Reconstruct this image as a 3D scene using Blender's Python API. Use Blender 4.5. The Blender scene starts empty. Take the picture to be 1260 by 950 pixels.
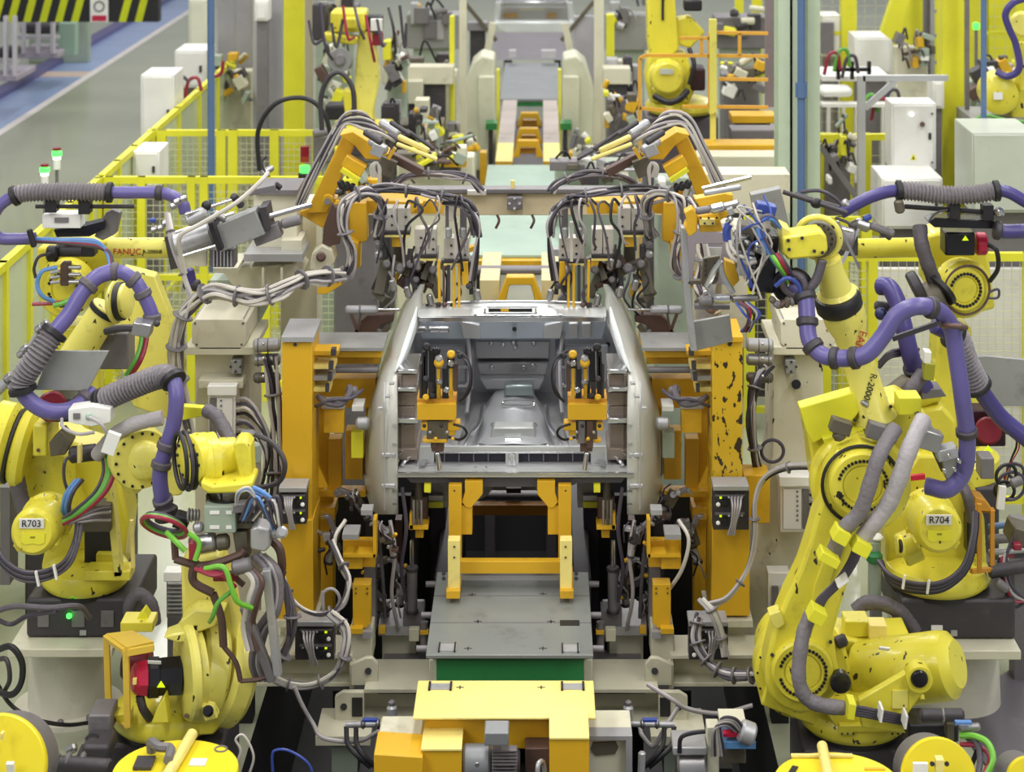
import bpy, bmesh, math, random
from mathutils import Vector, Matrix, Euler
random.seed(7)
C = bpy.context.scene.collection
F = 2500.0; CZ = 5.5; CX = 0.176; PI = math.pi
MIR = 1
V = Vector
def P(u, v, d):
    return V((((u - 667) * d / F + CX) * MIR, d, CZ - (v + 265) * d / F))
def pt(p): return p if isinstance(p, Vector) else P(*p)
def px(n, d=12.0): return n * d / F
def floor_d(v, z=0.0): return (CZ - z) * F / (v + 265)

# ---------------------------------------------------------------- materials
MATS = {}
def lin(c): return tuple(((x / 255) / 12.92 if x / 255 <= .04045 else ((x / 255 + .055) / 1.055) ** 2.4) for x in c)
def mat(name, col, rough=.5, metal=0.0, wear=0.0, wearcol=(60, 52, 40), scale=6.0, var=.12, bump=0.0, emit=0.0, coat=0.0, chips=0.0, alpha=1.0, trans=0.0):
    if name in MATS: return MATS[name]
    m = bpy.data.materials.new(name); m.use_nodes = True
    nt = m.node_tree; N = nt.nodes; L = nt.links
    b = N['Principled BSDF']
    c = lin(col)
    b.inputs['Roughness'].default_value = rough; b.inputs['Metallic'].default_value = metal
    b.inputs['Coat Weight'].default_value = coat
    if alpha < 1: b.inputs['Alpha'].default_value = alpha
    if trans: b.inputs['Transmission Weight'].default_value = trans
    tc = N.new('ShaderNodeTexCoord')
    geo = tc.outputs['Object']
    n1 = N.new('ShaderNodeTexNoise'); n1.inputs['Scale'].default_value = scale * .35; n1.inputs['Detail'].default_value = 5
    L.new(geo, n1.inputs['Vector'])
    r1 = N.new('ShaderNodeMapRange'); r1.inputs['From Min'].default_value = .3; r1.inputs['From Max'].default_value = .7
    r1.inputs['To Min'].default_value = 1 - var; r1.inputs['To Max'].default_value = 1 + var * .5
    L.new(n1.outputs['Fac'], r1.inputs['Value'])
    hsv = N.new('ShaderNodeHueSaturation'); hsv.inputs['Color'].default_value = (*c, 1)
    L.new(r1.outputs['Result'], hsv.inputs['Value'])
    out = hsv.outputs['Color']
    if wear > 0:
        n2 = N.new('ShaderNodeTexNoise'); n2.inputs['Scale'].default_value = scale; n2.inputs['Detail'].default_value = 8; n2.inputs['Roughness'].default_value = .65
        L.new(geo, n2.inputs['Vector'])
        r2 = N.new('ShaderNodeMapRange'); r2.inputs['From Min'].default_value = .56; r2.inputs['From Max'].default_value = .78
        r2.inputs['To Max'].default_value = wear
        L.new(n2.outputs['Fac'], r2.inputs['Value'])
        mx = N.new('ShaderNodeMixRGB'); mx.inputs['Color2'].default_value = (*lin(wearcol), 1)
        L.new(r2.outputs['Result'], mx.inputs['Fac']); L.new(out, mx.inputs['Color1']); out = mx.outputs['Color']
    if chips > 0:
        n3 = N.new('ShaderNodeTexNoise'); n3.inputs['Scale'].default_value = 15; n3.inputs['Detail'].default_value = 4
        mp = N.new('ShaderNodeMapping'); mp.inputs['Scale'].default_value = (1.5, 1.5, .8)
        L.new(geo, mp.inputs['Vector']); L.new(mp.outputs['Vector'], n3.inputs['Vector'])
        r3 = N.new('ShaderNodeMapRange'); r3.inputs['From Min'].default_value = .675 - chips * .115; r3.inputs['From Max'].default_value = .685 - chips * .115
        L.new(n3.outputs['Fac'], r3.inputs['Value'])
        mx = N.new('ShaderNodeMixRGB'); mx.inputs['Color2'].default_value = (*lin((52, 40, 28)), 1)
        L.new(r3.outputs['Result'], mx.inputs['Fac']); L.new(out, mx.inputs['Color1']); out = mx.outputs['Color']
    L.new(out, b.inputs['Base Color'])
    if bump > 0:
        bp = N.new('ShaderNodeBump'); bp.inputs['Strength'].default_value = bump; bp.inputs['Distance'].default_value = .01
        n4 = N.new('ShaderNodeTexNoise'); n4.inputs['Scale'].default_value = scale * 3; n4.inputs['Detail'].default_value = 6
        L.new(geo, n4.inputs['Vector']); L.new(n4.outputs['Fac'], bp.inputs['Height']); L.new(bp.outputs['Normal'], b.inputs['Normal'])
    if emit > 0:
        b.inputs['Emission Color'].default_value = (*c, 1); b.inputs['Emission Strength'].default_value = emit
    MATS[name] = m
    return m
ROBOT = mat('robot_yellow', (226, 214, 66), .36, chips=.001, wear=.5, wearcol=(120, 105, 40), scale=5, coat=.2)
ROBOT2 = mat('robot_yellow_pale', (232, 222, 108), .38, chips=.001, wear=.55, wearcol=(130, 118, 60), scale=6, coat=.2)
LEMON = mat('fence_yellow', (226, 222, 50), .5, wear=.15, wearcol=(150, 140, 50))
ALUB = mat('block_aluminium', (208, 202, 190), .4, metal=.15, wear=.3, wearcol=(130, 120, 110), scale=12)
YEL = mat('structure_yellow', (220, 172, 34), .45, wear=.55, wearcol=(130, 84, 20), scale=4)
YELCH = mat('chipped_yellow', (226, 184, 40), .45, wear=.4, wearcol=(130, 84, 20), scale=4, chips=.9)
YPALE = mat('worn_yellow_plate', (242, 224, 132), .45, wear=.6, wearcol=(170, 150, 130), scale=7)
BEIGE = mat('beige_paint', (212, 208, 184), .5, wear=.45, wearcol=(130, 118, 96), scale=5)
BEIGECH = mat('stained_beige_paint', (216, 212, 190), .5, wear=.85, wearcol=(96, 72, 58), scale=3.2, chips=.15)
WHITE = mat('white_enamel', (235, 234, 228), .4, wear=.12, wearcol=(160, 155, 150))
GREYP = mat('grey_plate', (150, 150, 148), .45, metal=.2, wear=.6, wearcol=(92, 90, 84), scale=7)
LGREY = mat('light_grey_metal', (176, 176, 178), .38, metal=.35, wear=.4, wearcol=(90, 85, 84), scale=14)
MGREY = mat('mid_grey', (120, 116, 118), .5, metal=.2, wear=.5, wearcol=(60, 54, 54), scale=12)
DGREY = mat('dark_grey', (66, 62, 66), .5, metal=.2, wear=.4, wearcol=(110, 100, 100), scale=10)
OLIVE = mat('oxidised_steel', (104, 98, 84), .5, metal=.35, wear=.6, wearcol=(50, 44, 40), scale=14)
BROWN = mat('brown_steel', (96, 74, 66), .5, metal=.25, wear=.6, wearcol=(46, 36, 34), scale=12)
BLACK = mat('black_rubber', (30, 28, 32), .5, wear=.3, wearcol=(70, 66, 70))
BLACKG = mat('black_gloss', (26, 24, 30), .25, wear=.2, wearcol=(70, 66, 70))
CHROME = mat('polished_steel', (215, 215, 218), .18, metal=.95, var=.05)
STEEL = mat('bare_steel', (170, 168, 168), .32, metal=.8, wear=.4, wearcol=(80, 76, 74), scale=16)
PURP = mat('purple_hose', (98, 90, 148), .36, wear=.35, wearcol=(84, 78, 112), var=.12)
PURPD = mat('dark_purple_hose', (70, 62, 124), .36, wear=.3, wearcol=(50, 44, 80))
SLEEVE = mat('grey_sleeve', (122, 116, 120), .5, wear=.5, wearcol=(80, 74, 74), bump=.6, scale=14)
SLEEVED = mat('dark_grey_sleeve', (92, 86, 92), .5, wear=.5, wearcol=(50, 46, 50), bump=.6, scale=14)
CABLE = mat('grey_cable', (172, 166, 166), .34, var=.2)
CABLEL = mat('pale_cable', (206, 200, 190), .45, var=.2)
CABLED = mat('dark_cable', (70, 64, 76), .42, var=.2)
BLUE = mat('blue_hose', (96, 140, 200), .35)
BLUED = mat('blue_plastic', (60, 80, 160), .35)
GREEN = mat('green_hose', (98, 166, 66), .35)
REDH = mat('red_hose', (150, 36, 60), .35)
RED = mat('red_cap', (190, 30, 66), .35)
SILVER = mat('body_steel', (202, 204, 202), .38, metal=.42, wear=.25, wearcol=(120, 122, 128), scale=3, var=.06)
SILVERD = mat('inner_body_steel', (190, 190, 192), .36, metal=.45, wear=.4, wearcol=(112, 106, 104), scale=3, var=.08)
TEAL = mat('green_grey_plate', (160, 184, 168), .5, wear=.4, wearcol=(120, 125, 122))
GREENP = mat('green_paint', (44, 122, 66), .45, wear=.4, wearcol=(30, 70, 44))
PALEG = mat('pale_green_column', (190, 204, 178), .5, wear=.2, wearcol=(150, 150, 130))
BLUEP = mat('blue_grey_pipe', (86, 112, 152), .45)
TRGREY = mat('transformer_green_grey', (156, 168, 152), .5, wear=.4, wearcol=(100, 100, 92), scale=12)
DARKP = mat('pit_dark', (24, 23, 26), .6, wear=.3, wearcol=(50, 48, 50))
LABEL = mat('label_white', (232, 230, 226), .5, var=.03)
INK = mat('ink_black', (34, 32, 34), .5, var=.02)
INKR = mat('ink_red', (184, 58, 46), .5, var=.02)
TAG = mat('tag_yellow', (236, 230, 60), .5, var=.03)
GLOWG = mat('green_lamp', (60, 255, 70), .3, emit=3.0)
GLOWR = mat('red_lamp', (130, 14, 34), .3)
GLOWW = mat('white_lamp', (250, 255, 240), .3, emit=1.2)
LED = mat('yellow_green_led', (190, 220, 20), .3, emit=.8)

# ---------------------------------------------------------------- geometry helpers
def catmull(pts, res=6):
    if len(pts) < 3: return [pts[0].lerp(pts[-1], i / res) for i in range(res + 1)]
    o = []; q = [pts[0] * 2 - pts[1]] + pts + [pts[-1] * 2 - pts[-2]]
    for i in range(1, len(q) - 2):
        a, b, c, d = q[i - 1:i + 3]
        for k in range(res):
            t = k / res
            o.append(.5 * ((2 * b) + (c - a) * t + (2 * a - 5 * b + 4 * c - d) * t * t + (3 * b - a - 3 * c + d) * t ** 3))
    o.append(pts[-1].copy())
    return o
def resample(p, step):
    L = [0]
    for a, b in zip(p, p[1:]): L.append(L[-1] + (b - a).length)
    n = max(2, int(L[-1] / step)); o = []; j = 0
    for i in range(n + 1):
        s = L[-1] * i / n
        while j < len(L) - 2 and L[j + 1] < s: j += 1
        seg = L[j + 1] - L[j] or 1
        o.append(p[j].lerp(p[j + 1], (s - L[j]) / seg))
    return o, L[-1]
class MB:
    def __init__(s): s.bm = bmesh.new()
    def _faces(s, vs, fs):
        b = [s.bm.verts.new(v) for v in vs]
        for f in fs:
            try: s.bm.faces.new([b[i] for i in f])
            except ValueError: pass
        return s
    def box(s, u0, v0, u1, v1, d, t):
        a = P(u0, v0, d); b = P(u1, v1, d)
        x0, x1 = sorted((a.x, b.x)); z0, z1 = sorted((a.z, b.z))
        return s.aabb(x0, d, z0, x1, d + t, z1)
    def aabb(s, x0, y0, z0, x1, y1, z1):
        vs = [(x, y, z) for z in (z0, z1) for y in (y0, y1) for x in (x0, x1)]
        return s._faces(vs, [(0, 2, 3, 1), (4, 5, 7, 6), (0, 1, 5, 4), (2, 6, 7, 3), (0, 4, 6, 2), (1, 3, 7, 5)])
    def wbox(s, c, size, rot=(0, 0, 0)):
        M = Euler(rot).to_matrix(); h = V(size) / 2; c = pt(c)
        vs = [c + M @ V((x * h.x, y * h.y, z * h.z)) for z in (-1, 1) for y in (-1, 1) for x in (-1, 1)]
        return s._faces(vs, [(0, 2, 3, 1), (4, 5, 7, 6), (0, 1, 5, 4), (2, 6, 7, 3), (0, 4, 6, 2), (1, 3, 7, 5)])
    def beam(s, a, b, w, h=None, w2=None, h2=None):
        """square bar from a to b: w wide across the view, h thick in depth"""
        a = pt(a); b = pt(b); h = h or w; w2 = w2 or w; h2 = h2 or h
        t = (b - a).normalized(); ref = V((0, 1, 0)) if abs(t.y) < .9 else V((0, 0, 1))
        x = t.cross(ref).normalized(); y = x.cross(t).normalized()
        vs = []
        for p, ww, hh in ((a, w, h), (b, w2, h2)):
            vs += [p - x * ww / 2 - y * hh / 2, p + x * ww / 2 - y * hh / 2, p - x * ww / 2 + y * hh / 2, p + x * ww / 2 + y * hh / 2]
        return s._faces(vs, [(0, 2, 3, 1), (4, 5, 7, 6), (0, 1, 5, 4), (2, 6, 7, 3), (0, 4, 6, 2), (1, 3, 7, 5)])
    def poly(s, pts, d, t, d2=None):
        """outline in the frame of depth d, t metres thick"""
        n = len(pts)
        fr = []
        for p in pts:
            fr.append(P(p[0], p[1], p[2] if len(p) > 2 else d))
        bk = [p + V((0, t, 0)) for p in fr]
        return s._faces(fr + bk, [tuple(range(n)), tuple(range(2 * n - 1, n - 1, -1))] + [(i, (i + 1) % n, n + (i + 1) % n, n + i) for i in range(n)])
    def prism(s, pts, vec):
        n = len(pts); pts = [pt(p) for p in pts]
        return s._faces(pts + [p + vec for p in pts], [tuple(range(n)), tuple(range(2 * n - 1, n - 1, -1))] + [(i, (i + 1) % n, n + (i + 1) % n, n + i) for i in range(n)])
    def lathe(s, a, axis, prof, seg=28):
        """prof: (radius, distance along axis from a)"""
        a = pt(a); t = V(axis).normalized(); ref = V((0, 0, 1)) if abs(t.z) < .9 else V((0, 1, 0))
        x = t.cross(ref).normalized(); y = t.cross(x).normalized()
        vs = []; fs = []
        for (r, h) in prof:
            for k in range(seg):
                an = 2 * PI * k / seg
                vs.append(a + t * h + (x * math.cos(an) + y * math.sin(an)) * max(r, 1e-5))
        for i in range(len(prof) - 1):
            for k in range(seg):
                k2 = (k + 1) % seg
                fs.append((i * seg + k, i * seg + k2, (i + 1) * seg + k2, (i + 1) * seg + k))
        fs.append(tuple(range(seg - 1, -1, -1))); n = (len(prof) - 1) * seg; fs.append(tuple(range(n, n + seg)))
        return s._faces(vs, fs)
    def cyl(s, a, b, r, r2=None, seg=18):
        a = pt(a); b = pt(b); L = (b - a).length
        return s.lathe(a, b - a, [(r, 0), (r if r2 is None else r2, L)], seg)
    def drum(s, a, b, r, bev=.012, seg=28):
        a = pt(a); b = pt(b); L = (b - a).length; bev = min(bev, r * .4, L * .4)
        return s.lathe(a, b - a, [(r - bev, 0), (r, bev), (r, L - bev), (r - bev, L)], seg)
    def tube(s, pts, r, seg=8, res=6, rf=None, step=None):
        p = catmull([pt(q) for q in pts], res); Lt = 0
        if step: p, Lt = resample(p, step)
        n = len(p); T = []
        for i in range(n):
            T.append((p[min(i + 1, n - 1)] - p[max(i - 1, 0)]).normalized())
        ref = V((0, 0, 1)) if abs(T[0].z) < .8 else V((1, 0, 0))
        x = T[0].cross(ref).normalized(); vs = []; fs = []
        for i in range(n):
            x = (x - T[i] * x.dot(T[i])).normalized(); y = T[i].cross(x)
            rr = rf(i / (n - 1), i) if rf else r
            for k in range(seg):
                a = 2 * PI * k / seg; vs.append(p[i] + (x * math.cos(a) + y * math.sin(a)) * rr)
        for i in range(n - 1):
            for k in range(seg):
                k2 = (k + 1) % seg; fs.append((i * seg + k, i * seg + k2, (i + 1) * seg + k2, (i + 1) * seg + k))
        fs.append(tuple(range(seg - 1, -1, -1))); fs.append(tuple(range((n - 1) * seg, n * seg)))
        return s._faces(vs, fs)
    def ring(s, c, axis, R, r, seg=32, rs=8):
        c = pt(c); t = V(axis).normalized(); ref = V((0, 0, 1)) if abs(t.z) < .9 else V((0, 1, 0))
        x = t.cross(ref).normalized(); y = t.cross(x).normalized(); vs = []; fs = []
        for i in range(seg):
            a = 2 * PI * i / seg; o = x * math.cos(a) + y * math.sin(a)
            for k in range(rs):
                b = 2 * PI * k / rs; vs.append(c + o * (R + r * math.cos(b)) + t * r * math.sin(b))
        for i in range(seg):
            for k in range(rs):
                i2 = (i + 1) % seg; k2 = (k + 1) % rs
                fs.append((i * rs + k, i2 * rs + k, i2 * rs + k2, i * rs + k2))
        return s._faces(vs, fs)
    def bolts(s, c, axis, R, n, r, h=.008, a0=0, a1=2 * PI, seg=6):
        c = pt(c); t = V(axis).normalized(); ref = V((0, 0, 1)) if abs(t.z) < .9 else V((0, 1, 0))
        x = t.cross(ref).normalized(); y = t.cross(x).normalized()
        for i in range(n):
            a = a0 + (a1 - a0) * i / n; q = c + (x * math.cos(a) + y * math.sin(a)) * R
            s.cyl(q - t * .002, q + t * h, r, seg=seg)
        return s
    def ball(s, c, r, sc=(1, 1, 1), seg=16):
        c = pt(c); vs = []; fs = []; rings = seg // 2
        for i in range(1, rings):
            th = PI * i / rings
            for k in range(seg):
                a = 2 * PI * k / seg; vs.append(c + V((r * sc[0] * math.sin(th) * math.cos(a), r * sc[1] * math.sin(th) * math.sin(a), r * sc[2] * math.cos(th))))
        n = len(vs); vs += [c + V((0, 0, r * sc[2])), c - V((0, 0, r * sc[2]))]
        for i in range(rings - 2):
            for k in range(seg):
                k2 = (k + 1) % seg; fs.append((i * seg + k, i * seg + k2, (i + 1) * seg + k2, (i + 1) * seg + k))
        for k in range(seg):
            k2 = (k + 1) % seg; fs.append((n, k2, k)); fs.append((n + 1, (rings - 2) * seg + k, (rings - 2) * seg + k2))
        return s._faces(vs, fs)
    def grid(s, rows, th=.01):
        """loft: rows of equal-length point lists; sheet given real thickness th along y"""
        nr = len(rows); nc = len(rows[0]); vs = [pt(p) for r in rows for p in r]; m = nr * nc
        vs += [v + V((0, th, 0)) for v in vs]; fs = []
        for i in range(nr - 1):
            for j in range(nc - 1):
                q = (i * nc + j, i * nc + j + 1, (i + 1) * nc + j + 1, (i + 1) * nc + j)
                fs.append(q); fs.append(tuple(m + k for k in reversed(q)))
        bd = [(0, j) for j in range(nc)] + [(i, nc - 1) for i in range(1, nr)] + [(nr - 1, j) for j in range(nc - 2, -1, -1)] + [(i, 0) for i in range(nr - 2, 0, -1)]
        bi = [i * nc + j for i, j in bd]
        for a, b in zip(bi, bi[1:] + bi[:1]): fs.append((a, b, m + b, m + a))
        return s._faces(vs, fs)
    # -- output
    def go(s, name, m, parent=None, bev=0.0, org=None, smooth=35):
        bmesh.ops.recalc_face_normals(s.bm, faces=s.bm.faces)
        o = org
        if parent is not None: o = wloc(parent)
        if o is None:
            xs = [v.co for v in s.bm.verts]
            o = V((sum(c.x for c in xs) / len(xs), sum(c.y for c in xs) / len(xs), min(c.z for c in xs)))
        for v in s.bm.verts: v.co -= o
        me = bpy.data.meshes.new(name); s.bm.to_mesh(me); s.bm.free()
        for p in me.polygons: p.use_smooth = True
        me.set_sharp_from_angle(angle=math.radians(smooth))
        me.materials.append(m)
        ob = bpy.data.objects.new(name, me); C.objects.link(ob)
        if parent is not None: ob.parent = parent; WL[ob.name] = o
        else: ob.location = o; WL[ob.name] = o
        if bev > 0:
            md = ob.modifiers.new('bev', 'BEVEL'); md.width = bev; md.segments = 2; md.limit_method = 'ANGLE'; md.angle_limit = .7
            md.harden_normals = False
        return ob
    def thing(s, name, label, cat, m, group=None, bev=0.0):
        return tag(s.go(name, m, None, bev), label, cat, group)
    def struct(s, name, m, bev=0.0, label=None, cat=None):
        o = s.go(name, m, None, bev); o['kind'] = 'structure'
        o['label'] = label or name.replace('_', ' '); o['category'] = cat or name.split('_')[0]
        return o
WL = {}
def wloc(o): return WL[o.name]
def tag(o, label, cat, group=None):
    o['label'] = label; o['category'] = cat
    if group: o['group'] = group
    return o
def T(name, label, cat, at, group=None):
    o = bpy.data.objects.new(name, None); C.objects.link(o); o.empty_display_size = .1
    p = pt(at); o.location = p; WL[o.name] = p.copy()
    return tag(o, label, cat, group)
def copy_tree(o, off, parent=None):
    c = o.copy(); C.objects.link(c)
    if parent is not None: c.parent = parent
    else:
        c.location = o.location + off
    WL[c.name] = WL[o.name] + off
    for ch in list(o.children): copy_tree(ch, off, c)
    return c
def text(body, at, size, m, parent, rot=(PI / 2, 0, 0), name='lettering', roll=0.0, ext=.002):
    cu = bpy.data.curves.new('txt', 'FONT'); cu.body = body; cu.size = size; cu.extrude = ext
    cu.align_x = 'CENTER'; cu.align_y = 'CENTER'; cu.resolution_u = 3
    tmp = bpy.data.objects.new('txt', cu)
    me = bpy.data.meshes.new_from_object(tmp); bpy.data.objects.remove(tmp)
    M = Euler(rot).to_matrix() @ Matrix.Rotation(roll, 3, 'Z'); p = pt(at); o = wloc(parent)
    for v in me.vertices: v.co = M @ v.co + p - o
    me.materials.clear(); me.materials.append(m)
    ob = bpy.data.objects.new(name, me); C.objects.link(ob); ob.parent = parent; WL[ob.name] = o
    return ob
def jit(a): return random.uniform(-a, a)
def bundle(label, pts, n, spread, r, mats, name='cable_bundle', cat='cable bundle', group=None, ties=3, parent=None, seg=6):
    """n separate cables following a path, tied together"""
    pts = [pt(p) for p in pts]
    root = parent or T(name, label, cat, min(pts, key=lambda p: p.z), group)
    for i in range(n):
        a = 2 * PI * i / n + jit(.4); o = V((math.cos(a), jit(.6), math.sin(a))) * spread * random.uniform(.35, 1)
        q = [p + o * (.75 + jit(.35)) + V((jit(spread), jit(spread), jit(spread))) * .45 for p in pts]
        MB().tube(q, r * random.uniform(.8, 1.2), seg=seg, res=5).go('cable', mats[i % len(mats)], root)
    cp, _ = resample(catmull(pts, 6), .02)
    for k in range(ties):
        j = int((k + .5) / ties * (len(cp) - 2)) + 0
        t = cp[j + 1] - cp[j]
        MB().lathe(cp[j], t, [(spread + r * 1.3, -.006), (spread + r * 1.6, 0), (spread + r * 1.3, .006)], 10).go('cable_tie', MGREY, root)
    return root
def hose(root, pts, rpx, d, m=None, ribbed=(), collars=(), name='purple_hose', seg=14, cm=None):
    """a fat hose as a part of root; ribbed = (t0, t1) spans with a corrugated sleeve; collars = positions 0..1"""
    pts = [pt(p) for p in pts]; r = px(rpx, d); m = m or PURP; path, L = resample(catmull(pts, 8), .012)
    ho = MB().tube(pts, r, seg=seg, res=8, step=.006, rf=lambda t, i: r * (1.035 if i % 2 else .975)).go(name, m, root, smooth=80)
    n = len(path) - 1
    for a, b in ribbed:
        seg_p = path[int(a * n):int(b * n) + 1]
        MB().tube(seg_p[::3] + [seg_p[-1]], r, seg=16, res=3, step=.0115, rf=lambda t, i: r * (1.58 if i % 2 else 1.24)).go('corrugated_sleeve', SLEEVE, ho)
        for e, sg in ((a, 1), (b, -1)):
            j = min(max(int(e * n), 1), n - 1); t = (path[j + 1] - path[j - 1]).normalized()
            MB().lathe(path[j] - t * .02, t, [(r * 1.45, 0), (r * 1.72, .006), (r * 1.72, .034), (r * 1.45, .04)], 18).go('sleeve_clamp', BLACK, ho)
    for e in collars:
        j = min(max(int(e * n), 1), n - 1); t = (path[j + 1] - path[j - 1]).normalized()
        MB().lathe(path[j] - t * .022, t, [(r * 1.12, 0), (r * 1.32, .008), (r * 1.32, .036), (r * 1.12, .044)], 16).go('hose_collar', cm or DGREY, ho)
    return ho
# ================================================================ SETTING
FLOORM = mat('workshop_floor', (160, 164, 140), .22, wear=.35, wearcol=(140, 140, 122), scale=1.2, var=.12, coat=.15)
WALK = mat('walkway_blue', (146, 166, 206), .25, wear=.5, wearcol=(186, 192, 206), scale=2.5)
WLINE = mat('line_white', (222, 216, 212), .4, wear=.3, wearcol=(170, 165, 160))
def floor():
    b = MB()
    # floor with an added pit, near-black for the shadow under the base frames
    X = 1.5; Y0, Y1 = 7.5, 17.5; Z = -1.1
    xs = [-14, -X, X, 14]; ys = [5, Y0, Y1, 58]
    for i in range(3):
        for j in range(3):
            if i == 1 and j == 1: continue
            b._faces([(xs[i], ys[j], 0), (xs[i + 1], ys[j], 0), (xs[i + 1], ys[j + 1], 0), (xs[i], ys[j + 1], 0)], [(0, 1, 2, 3)])
    bmesh.ops.remove_doubles(b.bm, verts=b.bm.verts, dist=1e-4)
    b.struct('floor', FLOORM, label='glossy grey green workshop floor', cat='floor')
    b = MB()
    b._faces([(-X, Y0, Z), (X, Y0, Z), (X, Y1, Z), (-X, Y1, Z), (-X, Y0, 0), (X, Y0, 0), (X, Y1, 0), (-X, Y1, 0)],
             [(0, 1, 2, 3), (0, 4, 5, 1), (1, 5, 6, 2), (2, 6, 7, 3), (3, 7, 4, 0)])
    b.struct('floor_pit', DARKP, label='added dark pit standing in for the shadow below the assembly line', cat='pit')
floor()
b = MB(); b.aabb(-9.28, 24, .0, -8.46, 57, .004); b.struct('floor_marking', WALK, label='blue painted walkway on the floor', cat='walkway')
b = MB(); b.aabb(-8.46, 24, .0, -8.32, 57, .005); b.struct('floor_marking_line', WLINE, label='white line along the blue walkway', cat='floor line')
b = MB(); b.aabb(-9.28, 38.2, .004, -8.46, 38.9, .007); b.struct('floor_marking_crossing', mat('line_ochre', (206, 186, 170), .4), label='pale ochre band across the blue walkway', cat='floor line')
b = MB(); b.aabb(-9.55, 24, .0, -9.28, 57, .1); b.struct('kerb', mat('kerb_violet', (92, 88, 132), .45, wear=.4, wearcol=(60, 60, 70)), label='violet grey kerb along the far edge of the blue walkway', cat='kerb')

# ---------- wire mesh and fence panels
WIRE = mat('fence_wire', (206, 206, 170), .5)
PANEL = mat('fence_panel', (206, 216, 178), .35, var=.05, alpha=.55)
def wire(b, a, c, z0, z1, s=.06, w=.005):
    """wire grid between two floor points a, c"""
    a = V((a[0], a[1], 0)); c = V((c[0], c[1], 0)); L = (c - a).length; n = int(L / s)
    for i in range(1, n):
        p = a.lerp(c, i / n); b.beam(p + V((0, 0, z0)), p + V((0, 0, z1)), w)
    for k in range(1, int((z1 - z0) / s)):
        z = z0 + k * s; b.beam(a + V((0, 0, z)), c + V((0, 0, z)), w)
def fence(name, label, a, c, zt, posts, mesh=True, panel=False, mid=None, pw=.07, group=None, s=.06):
    a = V((a[0], a[1], 0)); c = V((c[0], c[1], 0))
    r = T(name, label, 'fence', a.lerp(c, .5), group)
    for t in posts:
        p = a.lerp(c, t); MB().aabb(p.x - pw / 2, p.y - pw / 2, 0, p.x + pw / 2, p.y + pw / 2, zt).go('post', LEMON, r)
    MB().beam(a + V((0, 0, zt - .03)), c + V((0, 0, zt - .03)), .06).go('top_rail', LEMON, r)
    MB().beam(a + V((0, 0, .15)), c + V((0, 0, .15)), .05).go('bottom_rail', LEMON, r)
    if mid: MB().beam(a + V((0, 0, mid)), c + V((0, 0, mid)), .05).go('middle_rail', LEMON, r)
    if mesh:
        b = MB(); wire(b, a, c, .18, zt - .06, s); b.go('wire_mesh', WIRE, r)
    if panel:
        b = MB(); b._faces([a + V((dx, 0, z)) for dx in (0, .01) for z in (.2, zt - .06)] + [c + V((dx, 0, z)) for dx in (0, .01) for z in (.2, zt - .06)], [(0, 1, 5, 4), (2, 6, 7, 3), (0, 2, 3, 1), (4, 5, 7, 6), (0, 4, 6, 2), (1, 3, 7, 5)]); b.go('clear_panel', PANEL, r)
    return r
FX = -3.78
# long fence running away on the R703 side: four lengths that fold round corners
fence('safety_fence', 'yellow safety fence with pale clear panels close behind the robot tagged R703', (FX, 12.2), (FX, 18.1), 2.0, [0, .1, .22, .34, .46, .58, .7, .82, .94, 1], mesh=False, panel=True)
fence('safety_fence', 'yellow mesh fence crossing behind the two stack lights and the beige clamp arm', (FX, 18.15), (-1.55, 18.15), 2.0, [0, .04, .17, .37, .42, .67, .96, 1], mid=1.1)
fence('safety_fence', 'short yellow fence length joining the two crossing mesh fences', (FX, 18.25), (FX, 20.5), 2.0, [.3, .65], mesh=False, panel=True)
fence('safety_fence', 'bright yellow mesh fence standing in front of the blue pole', (FX, 20.6), (-2.1, 20.6), 2.0, [0, .06, .42, .49, .74, 1], pw=.09, mid=1.0)
fence('safety_fence', 'long yellow fence receding beside the white cabinets', (FX, 20.7), (FX, 34), 2.0, [.1, .2, .3, .4, .5, .6, .7, .8, .9, 1], mesh=False, panel=True)
# R704 side
fence('safety_fence', 'yellow mesh fence behind the robot tagged R704 and its big joint disc', (2.3, 15.2), (5.2, 15.2), 2.0, [0, .12, .3, .52, .8], mid=.9)
fence('safety_fence', 'yellow fence behind the aluminium frame beside the green column', (2.6, 19.5), (5.2, 19.5), 2.15, [0, .12, .26, .38, .55, .78], pw=.11, mid=1.2, s=.08)
fence('safety_fence', 'tall yellow mesh screen far behind the white cabinet with the warning triangle', (3.6, 27), (8.2, 27), 3.4, [0, .14, .3, .42, .5, .64, .8, 1], pw=.2, mid=2.2, s=.14)
fence('safety_fence', 'low yellow panel fence between the green column and the aluminium frame', (1.95, 17.4), (2.95, 17.4), 1.8, [0, .2, .42, .5, .8, 1], pw=.09, s=.07)

# ---------- columns, poles, ducts (structure of the hall)
def col(u0, u1, d, m, label, name='column', cat='column', v1=None, t=None, ztop=9):
    a = P(u0, 0, d); c = P(u1, 0, d); z0 = 0 if v1 is None else P(0, v1, d).z
    b = MB(); b.aabb(a.x, d, z0, c.x, d + (t or c.x - a.x), ztop); o = b.go(name, m); o['kind'] = 'structure'; o['label'] = label; o['category'] = cat
    return o
def colH(u0, u1, d, m, label, t=.3):
    """H section column: two flanges and a web"""
    a = P(u0, 0, d); c = P(u1, 0, d); w = c.x - a.x; b = MB()
    b.aabb(a.x, d, 0, a.x + w * .62, d + .03, 9); b.aabb(a.x + w * .27, d, 0, a.x + w * .33, d + t, 9); b.aabb(a.x, d + t, 0, c.x, d + t + .03, 9); b.aabb(c.x - w * .3, d + .05, 0, c.x, d + .08, 9)
    o = b.go('column', m); o['kind'] = 'structure'; o['label'] = label; o['category'] = 'column'; return o
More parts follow.
